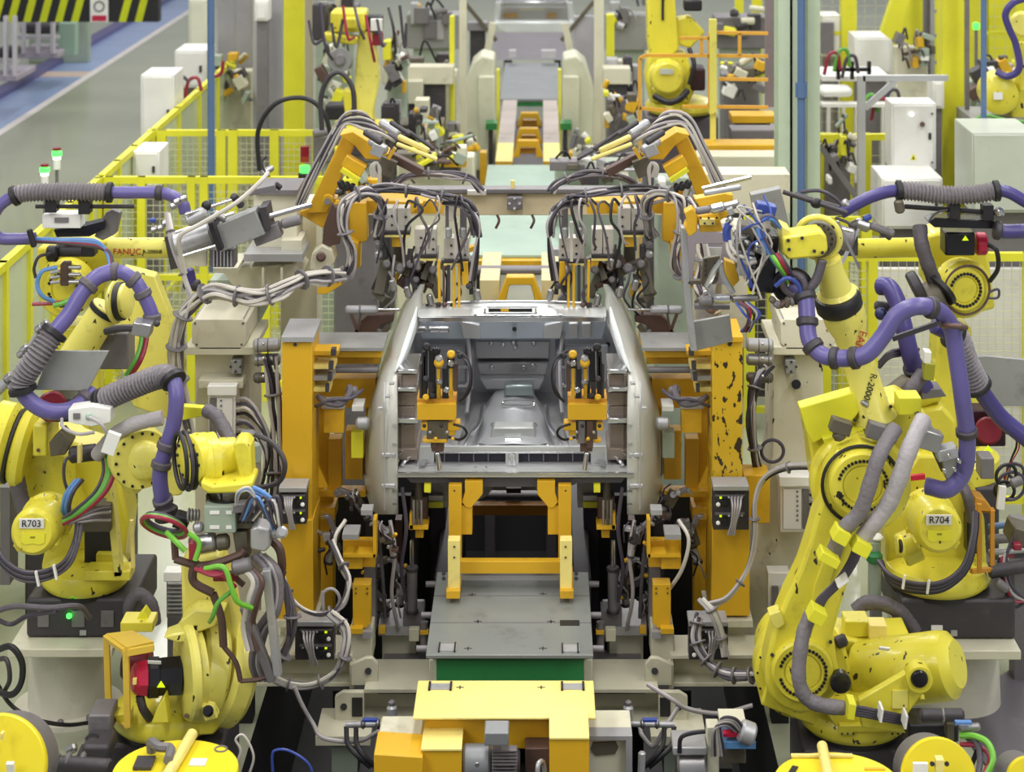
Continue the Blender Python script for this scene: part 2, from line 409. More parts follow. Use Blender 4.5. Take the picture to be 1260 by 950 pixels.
colH(958, 1010, 17.0, PALEG, 'pale green steel column behind the right weld robot')
col(943, 961, 19.0, mat('duct_brown_grey', (128, 116, 118), .5, wear=.4), 'brown grey cable duct beside the pale green column', 'column_duct', 'cable duct', v1=132)
GALV = mat('galvanised', (164, 162, 166), .4, metal=.3, wear=.3, wearcol=(120, 120, 124))
col(268, 289, 27, GALV, 'grey column behind the blue pole', 'column')
col(291, 309, 26, GALV, 'grey column with riveted edge', 'column')
col(311, 320, 25.5, mat('rail_pale', (186, 186, 188), .4), 'narrow perforated metal column', 'column')
col(331, 347, 25, GALV, 'grey column next to the tall yellow panel', 'column')
col(346, 374, 26, LEMON, 'tall yellow panel column on the R703 side', 'column', t=.1)
col(322, 332, 26.4, LEMON, 'narrow yellow column between grey columns', 'column', t=.1)
col(374, 385, 27, mat('warm_grey', (176, 168, 152), .5), 'warm grey column beside the tall yellow panel', 'column')
col(565, 574, 25.0, BEIGE, 'thin beige column at the far carrier, R703 side', 'column')
col(731, 743, 25.0, BEIGE, 'thin beige column at the far carrier, R704 side', 'column')
col(1160, 1186, 19.2, LEMON, 'thick yellow column beside the white cabinet', 'column', t=.3)
col(1188, 1193, 18.9, MGREY, 'slim grey conduit beside the thick yellow column', 'column', t=.04)
col(1190, 1216, 30, LEMON, 'distant yellow column', 'column', t=.3)
col(1137, 1149, 26, MGREY, 'brown grey upright rail of the ladder rack', 'column', t=.1)
col(1208, 1214, 17.2, BLUEP, 'blue grey conduit pipe at the pale cabinet', 'column_pipe', 'pipe', t=.04)
b = MB(); b.cyl(V((P(260.5, 0, 19.2).x, 19.2, 0)), V((P(258, 0, 19.2).x, 19.2, 8)), .034); o = b.go('blue_pole', BLUEP); tag(o, 'tall slim blue pole in front of the yellow mesh fence', 'pole')
b = MB(); x = P(986, 0, 16.9).x; b.cyl(V((x, 16.9, 0)), V((x, 16.9, 8)), .033); b.cyl(V((x, 16.9, 2.9)), V((x, 16.9, 3.02)), .05)
tag(b.go('conduit_pipe', BLUEP), 'blue grey conduit running up the pale green column', 'pipe')

# ---------- stack lights at the left
for (u, vt, vb, d, lab) in ((70, 184, 232, 17.2, 'taller stack light with glowing green lamp beside the fence corner'), (55, 204, 236, 16.9, 'shorter stack light with glowing green lamp beside the fence corner')):
    a = P(u, vb, d); r = T('stack_light', lab, 'signal light', V((a.x, d, 0)))
    k = px(1, d); z = P(u, vt, d).z
    MB().cyl(V((a.x, d, 0)), V((a.x, d, z - 24 * k)), 2 * k).go('pole', MGREY, r)
    MB().cyl(V((a.x, d, z - 24 * k)), V((a.x, d, z - 12 * k)), 4.5 * k).go('base', WHITE, r)
    MB().cyl(V((a.x, d, z - 12 * k)), V((a.x, d, z - 6 * k)), 5 * k).go('clear_lamp', GLOWW, r)
    MB().drum(V((a.x, d, z - 9 * k)), V((a.x, d, z - 1 * k)), 6 * k).go('green_lamp', GLOWG, r)
    MB().cyl(V((a.x, d, z - 1 * k)), V((a.x, d, z + 2 * k)), 5 * k).go('red_lamp', GLOWR, r)
d = 17.6; r = T('stack_light', 'red and green signal light on the wire mesh fence', 'signal light', (375, 215, d)); k = px(1, d)
MB().cyl(P(375, 212, d), P(375, 204, d), 6 * k).go('green_lamp', GLOWG, r); MB().cyl(P(375, 199, d), P(375, 192, d), 5.5 * k).go('orange_lamp', mat('amber', (150, 60, 30), .4), r)
MB().cyl(P(375, 192, d), P(375, 180, d), 5.5 * k).go('red_lamp', GLOWR, r); MB().drum(P(375, 222, d), P(375, 212, d), 8 * k).go('base', BLACK, r)
MB().cyl(P(375, 222, d), V((P(375, 0, d).x, d, 0)), 2 * k).go('pole', DGREY, r)

# ---------- white cabinets on the R703 side
def stand(r, u0, u1, v1, d, t, m=None):
    a = P(u0, v1, d); c = P(u1, v1, d)
    if a.z > .04:
        w = abs(c.x - a.x) * .12; x0 = min(a.x, c.x); x1 = max(a.x, c.x)
        MB().aabb(x0 + w, d + t * .2, 0, x1 - w, d + t * .8, a.z).go('stand', m or MGREY, r)
def cabinet(u0, v0, u1, v1, d, t, label, m=WHITE, door=True, name='cabinet', tri=None, legs=False, knob=True):
    r = T(name, label, 'cabinet', ((u0 + u1) / 2, v1, d))
    MB().box(u0, v0, u1, v1, d, t).go('body', m, r, bev=.01)
    stand(r, u0, u1, v1, d, t)
    if door:
        q = MB().box(u0 + 3, v0 + 3, u1 - 3, v1 - 3, d - .02, .02).go('door', m, r, bev=.006)
        if knob: MB().box(u1 - 9, (v0 + v1) / 2 - 4, u1 - 6, (v0 + v1) / 2 + 4, d - .045, .025).go('handle', DGREY, q)
    return r
cabinet(173, 92, 214, 186, 22.2, .6, 'tall white cabinet standing outside the receding yellow fence')
cabinet(215, 62, 254, 108, 26, .7, 'white cabinet farther along the receding yellow fence')
cabinet(163, 186, 196, 232, 19.5, .5, 'low white box cabinet beside the fence corner')
r = cabinet(232, 0, 254, 60, 33, .8, 'pale reflective cabinet beyond the blue pole', m=mat('pale_panel', (226, 226, 206), .3), knob=False)
cabinet(313, 0, 330, 26, 24.5, .3, 'white junction box at the perforated column', knob=False)
# cables looping over the fence next to the cabinets
for pts, m, lab in ((((228, 120, 23), (232, 100, 23), (243, 96, 23), (248, 112, 23)), REDH, 'thin red cable looped over the receding fence'),
                    (((215, 98, 22.8), (224, 94, 22.8), (232, 100, 22.8)), CABLED, 'thin dark cable between the white cabinets'),
                    (((262, 95, 23.5), (272, 90, 23.5), (275, 75, 23.5)), REDH, 'red cable behind the blue pole')):
    tag(MB().tube(pts, .02).go('cable', m), lab, 'cable')
tag(MB().tube([(319, 210, 17.9), (318, 160, 17.9), (340, 127, 17.9), (375, 121, 17.9), (398, 138, 17.9), (408, 170, 17.9)], .021, res=10).go('cable_loop', BLACK), 'black cable arching over the yellow mesh fence', 'cable')
tag(MB().tube([(396, 160, 17.5), (395, 120, 17.5), (405, 95, 17.5), (420, 90, 17.5), (434, 110, 17.5), (436, 150, 17.5)], .022, res=10).go('cable_loop', DGREY), 'thick grey cable arching in front of the far robot', 'cable')

# ---------- hazard striped lifting gate, top left
d = 34; r = T('hazard_gate', 'black and yellow striped barrier beam over the walkway', 'barrier', V((P(90, 27, d).x, d, P(0, 27, d).z)))
Bk = MB().box(-40, -30, 195, 27, d, .25).go('beam', BLACK, r)
for i in range(17):
    u = -52 + i * 19.6
    if 104 < u < 130 or u + 26 > 197: continue
    hi = min(u + 22, 194); 
    MB().poly([(u + 2, 27), (u + 11, 27), (u + 26, -30), (u + 17, -30)], d - .012, .012).go('yellow_stripe', mat('hazard_yellow', (196, 206, 20), .4), r)
q = MB().box(111, -10, 133, 27, d - .03, .02).go('warning_sign', WHITE, r)
MB().box(113, 19, 131, 26, d - .036, .008).go('sign_band', RED, q)
MB().ring(P(122, 8, d - .035), (0, 1, 0), px(6, d), px(1, d), 20, 6).go('sign_symbol', MGREY, q)
tag(MB().box(72, 29, 92, 68, 37, .3).go('post', mat('post_green', (150, 178, 160), .5)), 'pale green post standing below the striped barrier', 'post')
# machines beyond the walkway
for (u0, v0, u1, v1, d, lab) in ((-10, 60, 22, 100, 33.5, 'pale machine frame at the edge of the walkway, nearest'), (20, 30, 72, 72, 36.5, 'pale machine with posts behind the walkway')):
    r = T('machine_frame', lab, 'machine', ((u0 + u1) / 2, v1, d))
    MB().box(u0, v1 - 8, u1, v1, d, 1.2).go('base', mat('lilac_grey', (170, 160, 172), .5, wear=.3), r, bev=.02)
    for k in range(3):
        u = u0 + (u1 - u0) * (.15 + .35 * k)
        MB().box(u - 2, v0 - 40, u + 2, v1 - 6, d - .05, .12).go('post', mat('post_white', (196, 192, 198), .5), r)
    MB().box(u0 + 4, v0, u1 - 4, v0 + 12, d + .3, .5).go('tank', DGREY, r, bev=.05)
    MB().box(u0, v0 + 14, u1, v0 + 18, d + .1, .1).go('rail', mat('post_white', (196, 192, 198)), r)

# ---------- R704 side: cabinets and frame
r = cabinet(1097, 127, 1152, 209, 18.2, .35, 'white control cabinet with a yellow warning triangle on its door')
MB().poly([(1124, 189), (1128, 197), (1120, 197)], 18.172, .008).go('warning_triangle', TAG, r)
b = MB().poly([(1124, 192), (1125.4, 196), (1122.6, 196)], 18.166, .008).go('triangle_mark', INK, r)
MB().cyl(P(1135, 153, 18.12), P(1135, 153, 18.2), px(3.2, 18)).go('rotary_switch', BROWN, r)
MB().cyl(P(1122, 141, 18.15), P(1122, 141, 18.2), px(2.5, 18)).go('indicator', GLOWW, r)
for v in (140, 200): MB().cyl(P(1147, v, 18.16), P(1147, v, 18.2), px(1.6, 18)).go('door_lock', MGREY, r)
cabinet(1085, 219, 1160, 282, 17.6, .6, 'white bench cabinet below the control cabinet', door=True)
cabinet(1196, 163, 1275, 262, 16.4, .7, 'large pale grey green cabinet at the edge of the cell', m=mat('cabinet_grey_green', (188, 194, 180), .45, wear=.15))
cabinet(1148, 100, 1162, 134, 19, .3, 'small white box behind the aluminium frame', knob=False)
cabinet(1052, 45, 1098, 92, 26, .6, 'white equipment box far behind the aluminium frame', knob=False)
cabinet(1012, 20, 1036, 70, 27, .6, 'white framed box next to the pale green column, far off', knob=False)
MB().box(1010, 28, 1026, 66, 26.9, .05).thing('panel', 'grey panel on the far white framed box', 'panel', MGREY)
r = T('aluminium_gantry', 'aluminium profile frame with diagonal brace in front of the yellow fence', 'frame', (1062, 245, 17.9))
ALU = mat('aluminium', (196, 196, 198), .35, metal=.4)
MB().box(1056, 94, 1065, 250, 17.9, .07).go('upright', ALU, r); MB().box(1062, 93, 1167, 100, 17.9, .07).go('cross_bar', ALU, r)
MB().beam((1064, 133, 17.93), (1102, 99, 17.93), .05).go('brace', ALU, r)
tag(MB().beam((1008, 178, 17.5), (1052, 240, 17.5), .05).go('diagonal_strut', MGREY), 'grey diagonal strut beside the pale green column', 'strut')
r = T('ladder_rack', 'grey ladder rack with rungs in front of a tall yellow screen', 'ladder', (1160, 130, 25.8))
for v in (12, 42, 75): MB().box(1148, v, 1166, v + 4, 25.9, .05).go('rung', GALV, r)
for u in (1146, 1165): MB().box(u, -20, u + 4, 130, 25.8, .08).go('rail', GALV, r)
tag(MB().poly([(1085, 40), (1100, 52), (1122, -5), (1100, -5)], 25, .2).go('slanted_panel', LEMON), 'slanted yellow panel hanging above the far equipment', 'panel')
r = T('worktable', 'pale bench with black fixture and parts in front of the far yellow screen', 'workbench', (1050, 128, 23))
MB().box(1012, 94, 1095, 100, 23, .8).go('table_top', WHITE, r)
MB().box(1010, 108, 1050, 120, 22.6, .3).go('pale_tank', WHITE, r, bev=.05)
MB().box(1012, 128, 1100, 132, 22.5, .2).go('shelf', WHITE, r)
for u in (1030, 1047, 1068): MB().box(u, 76, u + 4, 98, 22.8, .08).go('fixture_post', BLACK, r)
MB().box(1028, 84, 1072, 88, 22.8, .08).go('fixture_bar', BLACK, r)
for u in (1018, 1036, 1052, 1085): MB().box(u, 132, u + 4, 225, 22.5, .08).go('leg', mat('bench_white', (214, 210, 200)), r)
for k, (u, v, m) in enumerate(((1024, 66, REDH), (1036, 62, GREEN), (1046, 70, CABLED), (1082, 122, REDH), (1070, 118, GREEN), (1098, 112, CABLED))):
    tag(MB().tube([(u - 10, v + 26, 22.7), (u - 4, v + 2, 22.7), (u + 6, v, 22.7), (u + 10, v + 20, 22.7)], .02).go('cable', m), ['red cable arched over the far bench near the column', 'green cable arched over the far bench', 'dark cable hanging over the far bench', 'red cable under the far bench top', 'green cable under the far bench top', 'dark cable at the end of the far bench'][k], 'cable')
# mid-distance machinery on the beige beams, R704 side
def machine(u0, v0, u1, v1, d, t, label, m=BEIGE, n=5, name='machine', seed=1, mm=None):
    rs = random.Random(seed); r = T(name, label, 'machine', ((u0 + u1) / 2, v1, d)); k = px(1, d)
    MB().box(u0, v0 + (v1 - v0) * .35, u1, v1, d, t).go('body', m, r, bev=.015)
    stand(r, u0, u1, v1, d, t, TRGREY)
    mm = mm or [OLIVE, MGREY, BEIGE, DGREY, LGREY]
    for i in range(n):
        w = rs.uniform(.12, .3) * (u1 - u0); h = rs.uniform(.15, .45) * (v1 - v0)
        u = rs.uniform(u0, u1 - w); v = rs.uniform(v0, v0 + (v1 - v0) * .5)
        kind = rs.random()
        if kind < .45: MB().box(u, v, u + w, v + h, d - rs.uniform(.02, .2), .25).go('block', rs.choice(mm), r, bev=.01)
        elif kind < .8: MB().drum(P(u, v + h / 2, d - .12), P(u + w, v + h * rs.uniform(.2, .8), d - .12), px(rs.uniform(3, 6), d)).go('actuator', rs.choice(mm), r)
        else: MB().tube([(u, v, d - .1), (u + w * .3, v - h * .4, d - .15), (u + w, v + h * .3, d - .1)], px(1.4, d)).go('hose', rs.choice([CABLED, CABLE, BLACK]), r)
    return r
machine(475, 60, 560, 160, 25, .8, 'beige fixture with clamps beside the far carrier, behind the far robot', seed=3, n=9)
machine(468, 120, 545, 215, 22, .5, 'grey clamp fixture below the beige far fixture', m=OLIVE, seed=5, n=10)
machine(740, 70, 790, 180, 24.7, .5, 'beige fixture with clamps beside the guarded far robot', seed=9, n=8)
machine(862, 175, 945, 235, 19.8, .5, 'long beige machine bed below the guarded far robot', seed=8, n=4)
machine(380, -6, 440, 30, 30, .5, 'distant tooling behind the far robot', m=MGREY, seed=12, n=8)
machine(500, -5, 566, 60, 29, .5, 'distant grey tooling with bars', m=GREYP, seed=14, n=9, mm=[LGREY, BEIGE, MGREY, YEL])
machine(745, -5, 800, 62, 30, .5, 'distant grey tooling behind the guarded robot', m=GREYP, seed=16, n=9, mm=[LGREY, BEIGE, MGREY, LEMON])
machine(880, 0, 945, 60, 27, .5, 'distant yellow and grey tooling beyond the guarded robot', m=MGREY, seed=18, n=9, mm=[LEMON, BEIGE, MGREY, DGREY])
machine(385, 150, 470, 200, 19, .4, 'low grey machine bed behind the yellow mesh fence', m=MGREY, seed=21, n=8, mm=[DGREY, MGREY, LEMON, BEIGE])
machine(1215, 60, 1262, 130, 24, .5, 'bright machine beyond the conduit pipe', m=WHITE, seed=23, n=5, mm=[LEMON, WHITE, LGREY])
for (u0, v0, u1, v1, d, m, lab) in ((470, 82, 558, 104, 24.2, BEIGE, 'beige box beam beside the far carrier, R703 side'), (488, 100, 520, 128, 24.0, BEIGE, 'beige block under the far box beam'),
        (742, 84, 776, 104, 24.2, BEIGE, 'beige box beam beside the far carrier, R704 side'), (860, 178, 960, 190, 18.6, YEL, 'orange yellow beam below the guarded far robot'),
        (900, 142, 955, 152, 20, YEL, 'orange yellow beam behind the guarded far robot'), (900, 160, 960, 178, 19.2, MGREY, 'grey step plate beside the brown duct'),
        (858, 192, 960, 232, 18.2, BEIGE, 'beige machine side panel below the orange yellow beam'), (553, 20, 559, 150, 24.5, LEMON, 'slim yellow upright by the thin beige column'),
        (746, 18, 756, 82, 26, LEMON, 'slim yellow upright behind the guarded robot'), (905, -5, 915, 60, 28, LEMON, 'distant slim yellow upright'), (926, -5, 938, 90, 28.5, LEMON, 'distant broad yellow upright'),
        (575, 28, 600, 38, 31, mat('duct_grey', (136, 132, 138), .5), 'grey duct behind the far carrier'), (706, 20, 740, 60, 31, mat('panel_lilac', (170, 166, 172), .5), 'lilac grey panel behind the far car body')):
    if u1 - u0 < v1 - v0:
        a = P(u0, v0, d); c = P(u1, v1, d); MB().aabb(a.x, d, 0, c.x, d + .15, a.z).thing('upright', lab, 'post', m, bev=.01)
    else:
        r = T('machine_beam', lab, 'beam', ((u0 + u1) / 2, v1, d)); MB().box(u0, v0, u1, v1, d, .3).go('beam_body', m, r, bev=.01); stand(r, u0, u1, v1, d, .3, DGREY)

for (u0, u1, v1, d, lab) in ((1100, 1136, 104, 26.6, 'broad bright yellow panel behind the white equipment box'), (1150, 1160, 100, 26.6, 'narrow bright yellow panel beside the ladder rack'), (1036, 1050, 60, 28, 'slim bright yellow panel between far white boxes'), (1214, 1262, 60, 30, 'pale yellow panel at the upper corner')):
    a = P(u0, -30, d); c = P(u1, v1, d); MB().aabb(a.x, d, 0, c.x, d + .08, a.z).thing('yellow_screen', lab, 'panel', LEMON, bev=.01)

a = P(1068, 330, 16.4); c = P(1300, 330, 16.4); MB().aabb(a.x, 16.4, 0, c.x, 16.45, a.z).thing('partition_screen', 'pale grey partition screen behind the mesh fence of the R704 side', 'screen', mat('partition_pale', (214, 212, 204), .5, wear=.2), bev=.01)
# ================================================================ THE LINE: carriers, platforms, far bodies
def slab(u0, u1, v, d0, d1, hpx, b=None):
    """horizontal plate: front edge at (u0..u1, v) at depth d0, back edge at depth d1, front face hpx tall"""
    b = b or MB(); a = P(u0, v, d0); c = P(u1, v, d0); x0, x1 = sorted((a.x, c.x))
    return b.aabb(x0, d0, a.z - px(hpx, d0), x1, d1, a.z)
def cross_mark(r, u, v, d, s=.03):
    z = P(u, v, d).z; x = P(u, v, d).x
    b = MB(); b.aabb(x - s, d - .003, z, x + s, d + .003, z + .002); b.aabb(x - .003, d - s, z, x + .003, d + s, z + .002)
    b.go('cross_mark', INK, r)
# grey platform under the car: front edge (524..730, 806) z .78
PZ = P(0, 806, 11.0).z
r = T('carrier_platform', 'long grey metal platform with green skirt running under the car body', 'platform', (627, 838, 11.0))
plat = slab(524, 730, 806, 11.0, 12.16, 5).go('platform_plate', mat('platform_grey', (138, 142, 138), .4, metal=.25, wear=.7, wearcol=(104, 102, 98), scale=5), r, bev=.004)
slab(537, 718, 811, 11.05, 12.1, 27).go('green_skirt', GREENP, r)
for d in (11.42, 11.8): MB().aabb(P(524, 0, 11).x + .002, d, PZ, P(730, 0, 11).x - .002, d + .006, PZ + .002).go('plate_seam', MGREY, r)
def onplat(u, v): return (CZ - PZ) * F / (v + 265)
for (u, v) in ((588, 765), (576, 798), (581, 732), (668, 731), (678, 765), (668, 798)): cross_mark(r, u, v, onplat(u, v), .022)
d = onplat(0, 770); x = P(689, 0, d).x; MB().aabb(x, d, PZ, x + .11, d + .07, PZ + .003).go('slot', INK, r)
for (u, v, n) in ((541, 802, 0), (693, 803, 1)):
    d = onplat(0, v); x = P(u, 0, d).x
    MB().aabb(x, d, PZ, x + .09, d + .09, PZ + .006).go('cover_plate', LGREY, r)
    for e in (0, .085): MB().aabb(x + e - .008, d - .01, PZ, x + e, d + .1, PZ + .012).go('clip', BLACK, r)
for s, u in ((0, 541), (1, 716)):
    MB().box(528 if not s else 718, 812, 538 if not s else 729, 838, 11.1, .25).go('end_bracket', BEIGE, r, bev=.004)
for k, d in enumerate((11.15, 11.6, 12.05)):
    for u, sx in ((524, -1), (730, 1)):
        x = P(u, 0, 11).x + sx * .03
        MB().cyl(V((x - .03, d, PZ - .03)), V((x + .03, d, PZ - .03)), .018).go('guide_roller', MGREY, r)
# support legs down into the pit
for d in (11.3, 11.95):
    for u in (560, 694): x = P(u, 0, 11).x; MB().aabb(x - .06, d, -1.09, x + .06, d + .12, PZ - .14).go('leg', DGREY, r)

# yellow stepped cover in front
r = T('yellow_cover', 'yellow steel cover box with worn pale top in front of the grey platform', 'cover', (620, 920, 10.6))
ZY = P(0, 883, 10.35).z
slab(508, 733, 883, 10.35, 10.78, 3).go('top_plate', YPALE, r, bev=.004)
MB().box(523, 886, 718, 922, 10.42, .3).go('front_panel', YEL, r, bev=.006)
for (u, v) in ((566, 846), (666, 846)): d = (CZ - ZY) * F / (v + 265); cross_mark(r, u, v, d, .02)
for u in (530, 693):
    d = (CZ - ZY) * F / (846 + 265); x = P(u, 0, d).x
    MB().aabb(x, d - .03, ZY, x + .1, d + .04, ZY + .005).go('cover_plate', LGREY, r); 
    for e in (-.012, .1): MB().aabb(x + e, d - .04, ZY, x + e + .012, d + .05, ZY + .012).go('clip', BLACK, r)
for u in (612, 608): MB().cyl(P(u + 0, 893, 10.49), P(u, 893, 10.52), px(2.5)).go('hole', INK, r)
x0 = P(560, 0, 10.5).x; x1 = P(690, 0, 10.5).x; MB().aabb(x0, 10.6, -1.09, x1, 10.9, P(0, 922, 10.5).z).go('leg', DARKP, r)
# yellow blocks either side of the motor
for (u0, v0, u1, v1, d, m, lab) in ((518, 919, 568, 965, 10.2, YPALE, 'pale yellow block between the yellow wedge and the grey motor'), (676, 905, 725, 965, 10.1, YPALE, 'pale yellow block on the R704 side of the grey motor')):
    q = T('yellow_block', lab, 'cover block', ((u0 + u1) / 2, v1, d))
    MB().box(u0, v0 + 3, u1, v1, d, .3).go('block_body', YEL, q); slab(u0, u1, v0 + 3, d - .01, d + .3, 2).go('worn_top', YPALE, q)
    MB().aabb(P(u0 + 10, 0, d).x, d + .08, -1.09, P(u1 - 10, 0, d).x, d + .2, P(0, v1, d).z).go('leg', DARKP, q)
q = T('yellow_wedge', 'yellow wedge cover beside a pale block at the bottom of the line', 'cover', (488, 965, 10.2))
MB().poly([(460, 928), (520, 932), (520, 965), (460, 965)], 10.15, .25).go('wedge_body', YEL, q, bev=.005); MB().box(465, 908, 519, 930, 10.4, .25).go('pale_block', BEIGE, q, bev=.01); MB().box(484, 912, 519, 929, 10.37, .03).go('recess', TRGREY, q)
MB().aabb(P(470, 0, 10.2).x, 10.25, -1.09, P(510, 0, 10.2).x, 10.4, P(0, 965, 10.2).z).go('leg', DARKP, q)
q = T('drive_motor', 'grey finned electric drive motor between two pale yellow blocks', 'motor', (604, 965, 10.1))
MB().drum(P(570, 938, 10.3), P(604, 938, 10.3), px(22, 10)).go('gear_housing', mat('motor_grey', (138, 140, 142), .45, metal=.3), q)
MB().drum(P(604, 942, 10.3), P(640, 942, 10.3), px(20, 10)).go('motor_body', DGREY, q)
for k in range(9):
    z = 924 + k * 4.2; MB().box(605, z, 636, z + 1.4, 10.19 + abs(k - 4) * .006, .06).go('cooling_fin', MGREY, q)
MB().box(596, 902, 626, 918, 10.15, .14).go('terminal_box', mat('motor_grey', (138, 140, 142)), q, bev=.006)
MB().box(646, 921, 676, 965, 10.3, .25).go('brown_block', BROWN, q, bev=.005); MB().box(652, 917, 668, 926, 10.35, .1).go('grey_cap', LGREY, q)
MB().tube([(662, 965, 10.1), (662, 942, 10.1), (668, 938, 10.15), (672, 960, 10.15)], px(2.5)).go('handle', LGREY, q)
for (u, v) in ((587, 941),): MB().bolts(P(u, v, 10.06), (0, -1, 0), .0, 1, .012).go('bolt', STEEL, q)
MB().aabb(P(575, 0, 10.2).x, 10.3, -1.09, P(670, 0, 10.2).x, 10.5, P(0, 962, 10.3).z).go('base_block', DARKP, q)

# yellow carrier frame standing on the platform
r = T('lifting_stand', 'yellow steel lifting frame standing on the grey platform beneath the car', 'frame', (627, 737, 11.75))
for sgn in (0, 1):
    m = lambda u: u if not sgn else 1255 - u
    def bx(u0, v0, u1, v1, d, t): a, c = sorted((m(u0), m(u1))); return MB().box(a, v0, c, v1, d, t)
    bx(552, 597, 568, 700, 11.95, .05).go('upright', YEL, r, bev=.003)
    MB().poly([(m(568), 618), (m(574), 625), (m(580), 625), (m(594), 608), (m(594), 592), (m(572), 592), (m(572), 606)], 11.97, .05).go('bracket', YEL, r, bev=.003)
    bx(566, 622, 581, 658, 11.98, .12).go('box_bracket', YEL, r, bev=.003)
    bx(551, 665, 566, 725, 11.72, .08).go('foot', YPALE, r, bev=.004)
    slab(*sorted((m(549), m(566))), 727, 11.68, 12.05, 10).go('foot_base', YEL, r, bev=.003)
    for v in (673, 686, 604): MB().cyl(P(m(559), v, 11.71), P(m(559), v, 11.74), .006, seg=8).go('bolt', INK, r)
    for v in (706, 712): MB().cyl(P(m(546), v, 11.72), P(m(546), v, 11.78), .012, seg=10).go('adjuster', BLACK, r)
MB().box(566, 691, 690, 706, 11.85, .06).go('cross_bar', YEL, r, bev=.003)
MB().box(566, 708, 692, 714, 11.9, .05).go('grey_bar', LGREY, r)
MB().box(566, 622, 690, 634, 13.2, .08).go('rear_cross_bar', mat('orange_yellow', (196, 130, 30), .5, wear=.4), r)
# under-car dark deck with black block
MB().box(592, 588, 692, 604, 13.4, .3).thing('underfloor_beam', 'grey beam with black latch beneath the car floor', 'beam', GREYP, bev=.01)
MB().box(623, 601, 641, 607, 13.3, .08).thing('latch_block', 'small black latch under the car floor', 'latch', BLACK)
MB().box(585, 607, 695, 616, 13.9, .4).thing('underfloor_tube', 'lilac grey cross tube beneath the car floor', 'tube', MGREY, bev=.02)
for s_, nm_ in ((-1, 'R703'), (1, 'R704')):
    q = T('carrier_rail', f'dark violet side rail running under the car behind the frame uprights, {nm_} side', 'rail', V((s_ * .5, 13.0, -.9)))
    MB().aabb(min(s_ * .36, s_ * .47), 12.2, .3, max(s_ * .36, s_ * .47), 15.2, .74).go('rail_body', mat('dark_violet_steel', (52, 46, 60), .5, wear=.3), q, bev=.01)
    for d_ in (12.4, 14.8): MB().aabb(min(s_ * .38, s_ * .45), d_, -1.09, max(s_ * .38, s_ * .45), d_ + .1, .3).go('leg', DARKP, q)

# ---------- carriers behind the car
def ctr(d): return 667 - .176 * F / d
def carrier(d, label, vfront, wpx, depth, m=TEAL, skirt=True, hp=5):
    r = T('far_platform', label, 'platform', (ctr(d), vfront, d)); c = ctr(d)
    slab(c - wpx / 2, c + wpx / 2, vfront, d, d + depth, 3).go('plate', m, r)
    if skirt: slab(c - wpx / 2 + 2, c + wpx / 2 - 2, vfront + 3, d + .02, d + depth - .1, hp).go('green_skirt', GREENP, r)
    z = P(0, vfront, d).z - .1
    for s in (-1, 1): x = s * wpx * d / F * .38; MB().aabb(x - .05, d + .3, 0 if d > 17.6 else -1.09, x + .05, d + .4, z).go('leg', DGREY, r)
    return r
def arch(d, vt, vb, wt, wb, th, label, m=YEL):
    c = ctr(d); k = th
    r = MB().poly([(c - wb / 2, vb), (c - wt / 2, vt), (c + wt / 2, vt), (c + wb / 2, vb), (c + wb / 2 - k, vb), (c + wt / 2 - k * .4, vt + k), (c - wt / 2 + k * .4, vt + k), (c - wb / 2 + k, vb)], d, .12)
    return r.thing('carrier_arch', label, 'arch', m, bev=.008)
carrier(17.6, 'pale green far platform right behind the crossbeam', 314, 132, 1.75, m=TEAL, hp=7)
MB().box(588, 321, 690, 327, 17.5, .25).thing('yellow_crossbar', 'yellow crossbar under the pale green platform behind the crossbeam', 'bar', YEL)
MB().box(578, 330, 700, 339, 16.9, .12).thing('grey_crossbar', 'grey tube crossing in front of the near yellow arch', 'bar', MGREY, bev=.02)
arch(16.4, 341, 372, 34, 56, 10, 'yellow arch just above the car header, nearest of the arches')
for s, nm in ((-1, 'R703'), (1, 'R704')):
    c = ctr(16.5)
    r = T('side_rail', f'pale side rail behind the car header, {nm} side', 'rail', (c + s * 38, 370, 16.5)); slab(min(c + s * 26, c + s * 50), max(c + s * 26, c + s * 50), 345, 16.5, 17.5, 26).go('rail_body', mat('rail_pale_yellow', (214, 200, 150), .5, wear=.5), r)
    MB().aabb(r.location.x - .04, 16.6, -1.09, r.location.x + .04, 16.7, r.location.z).go('leg', DGREY, r)
carrier(22.6, 'pale green worn far platform seen above the crossbeam', 236, 104, 1.6, m=TEAL, hp=7)
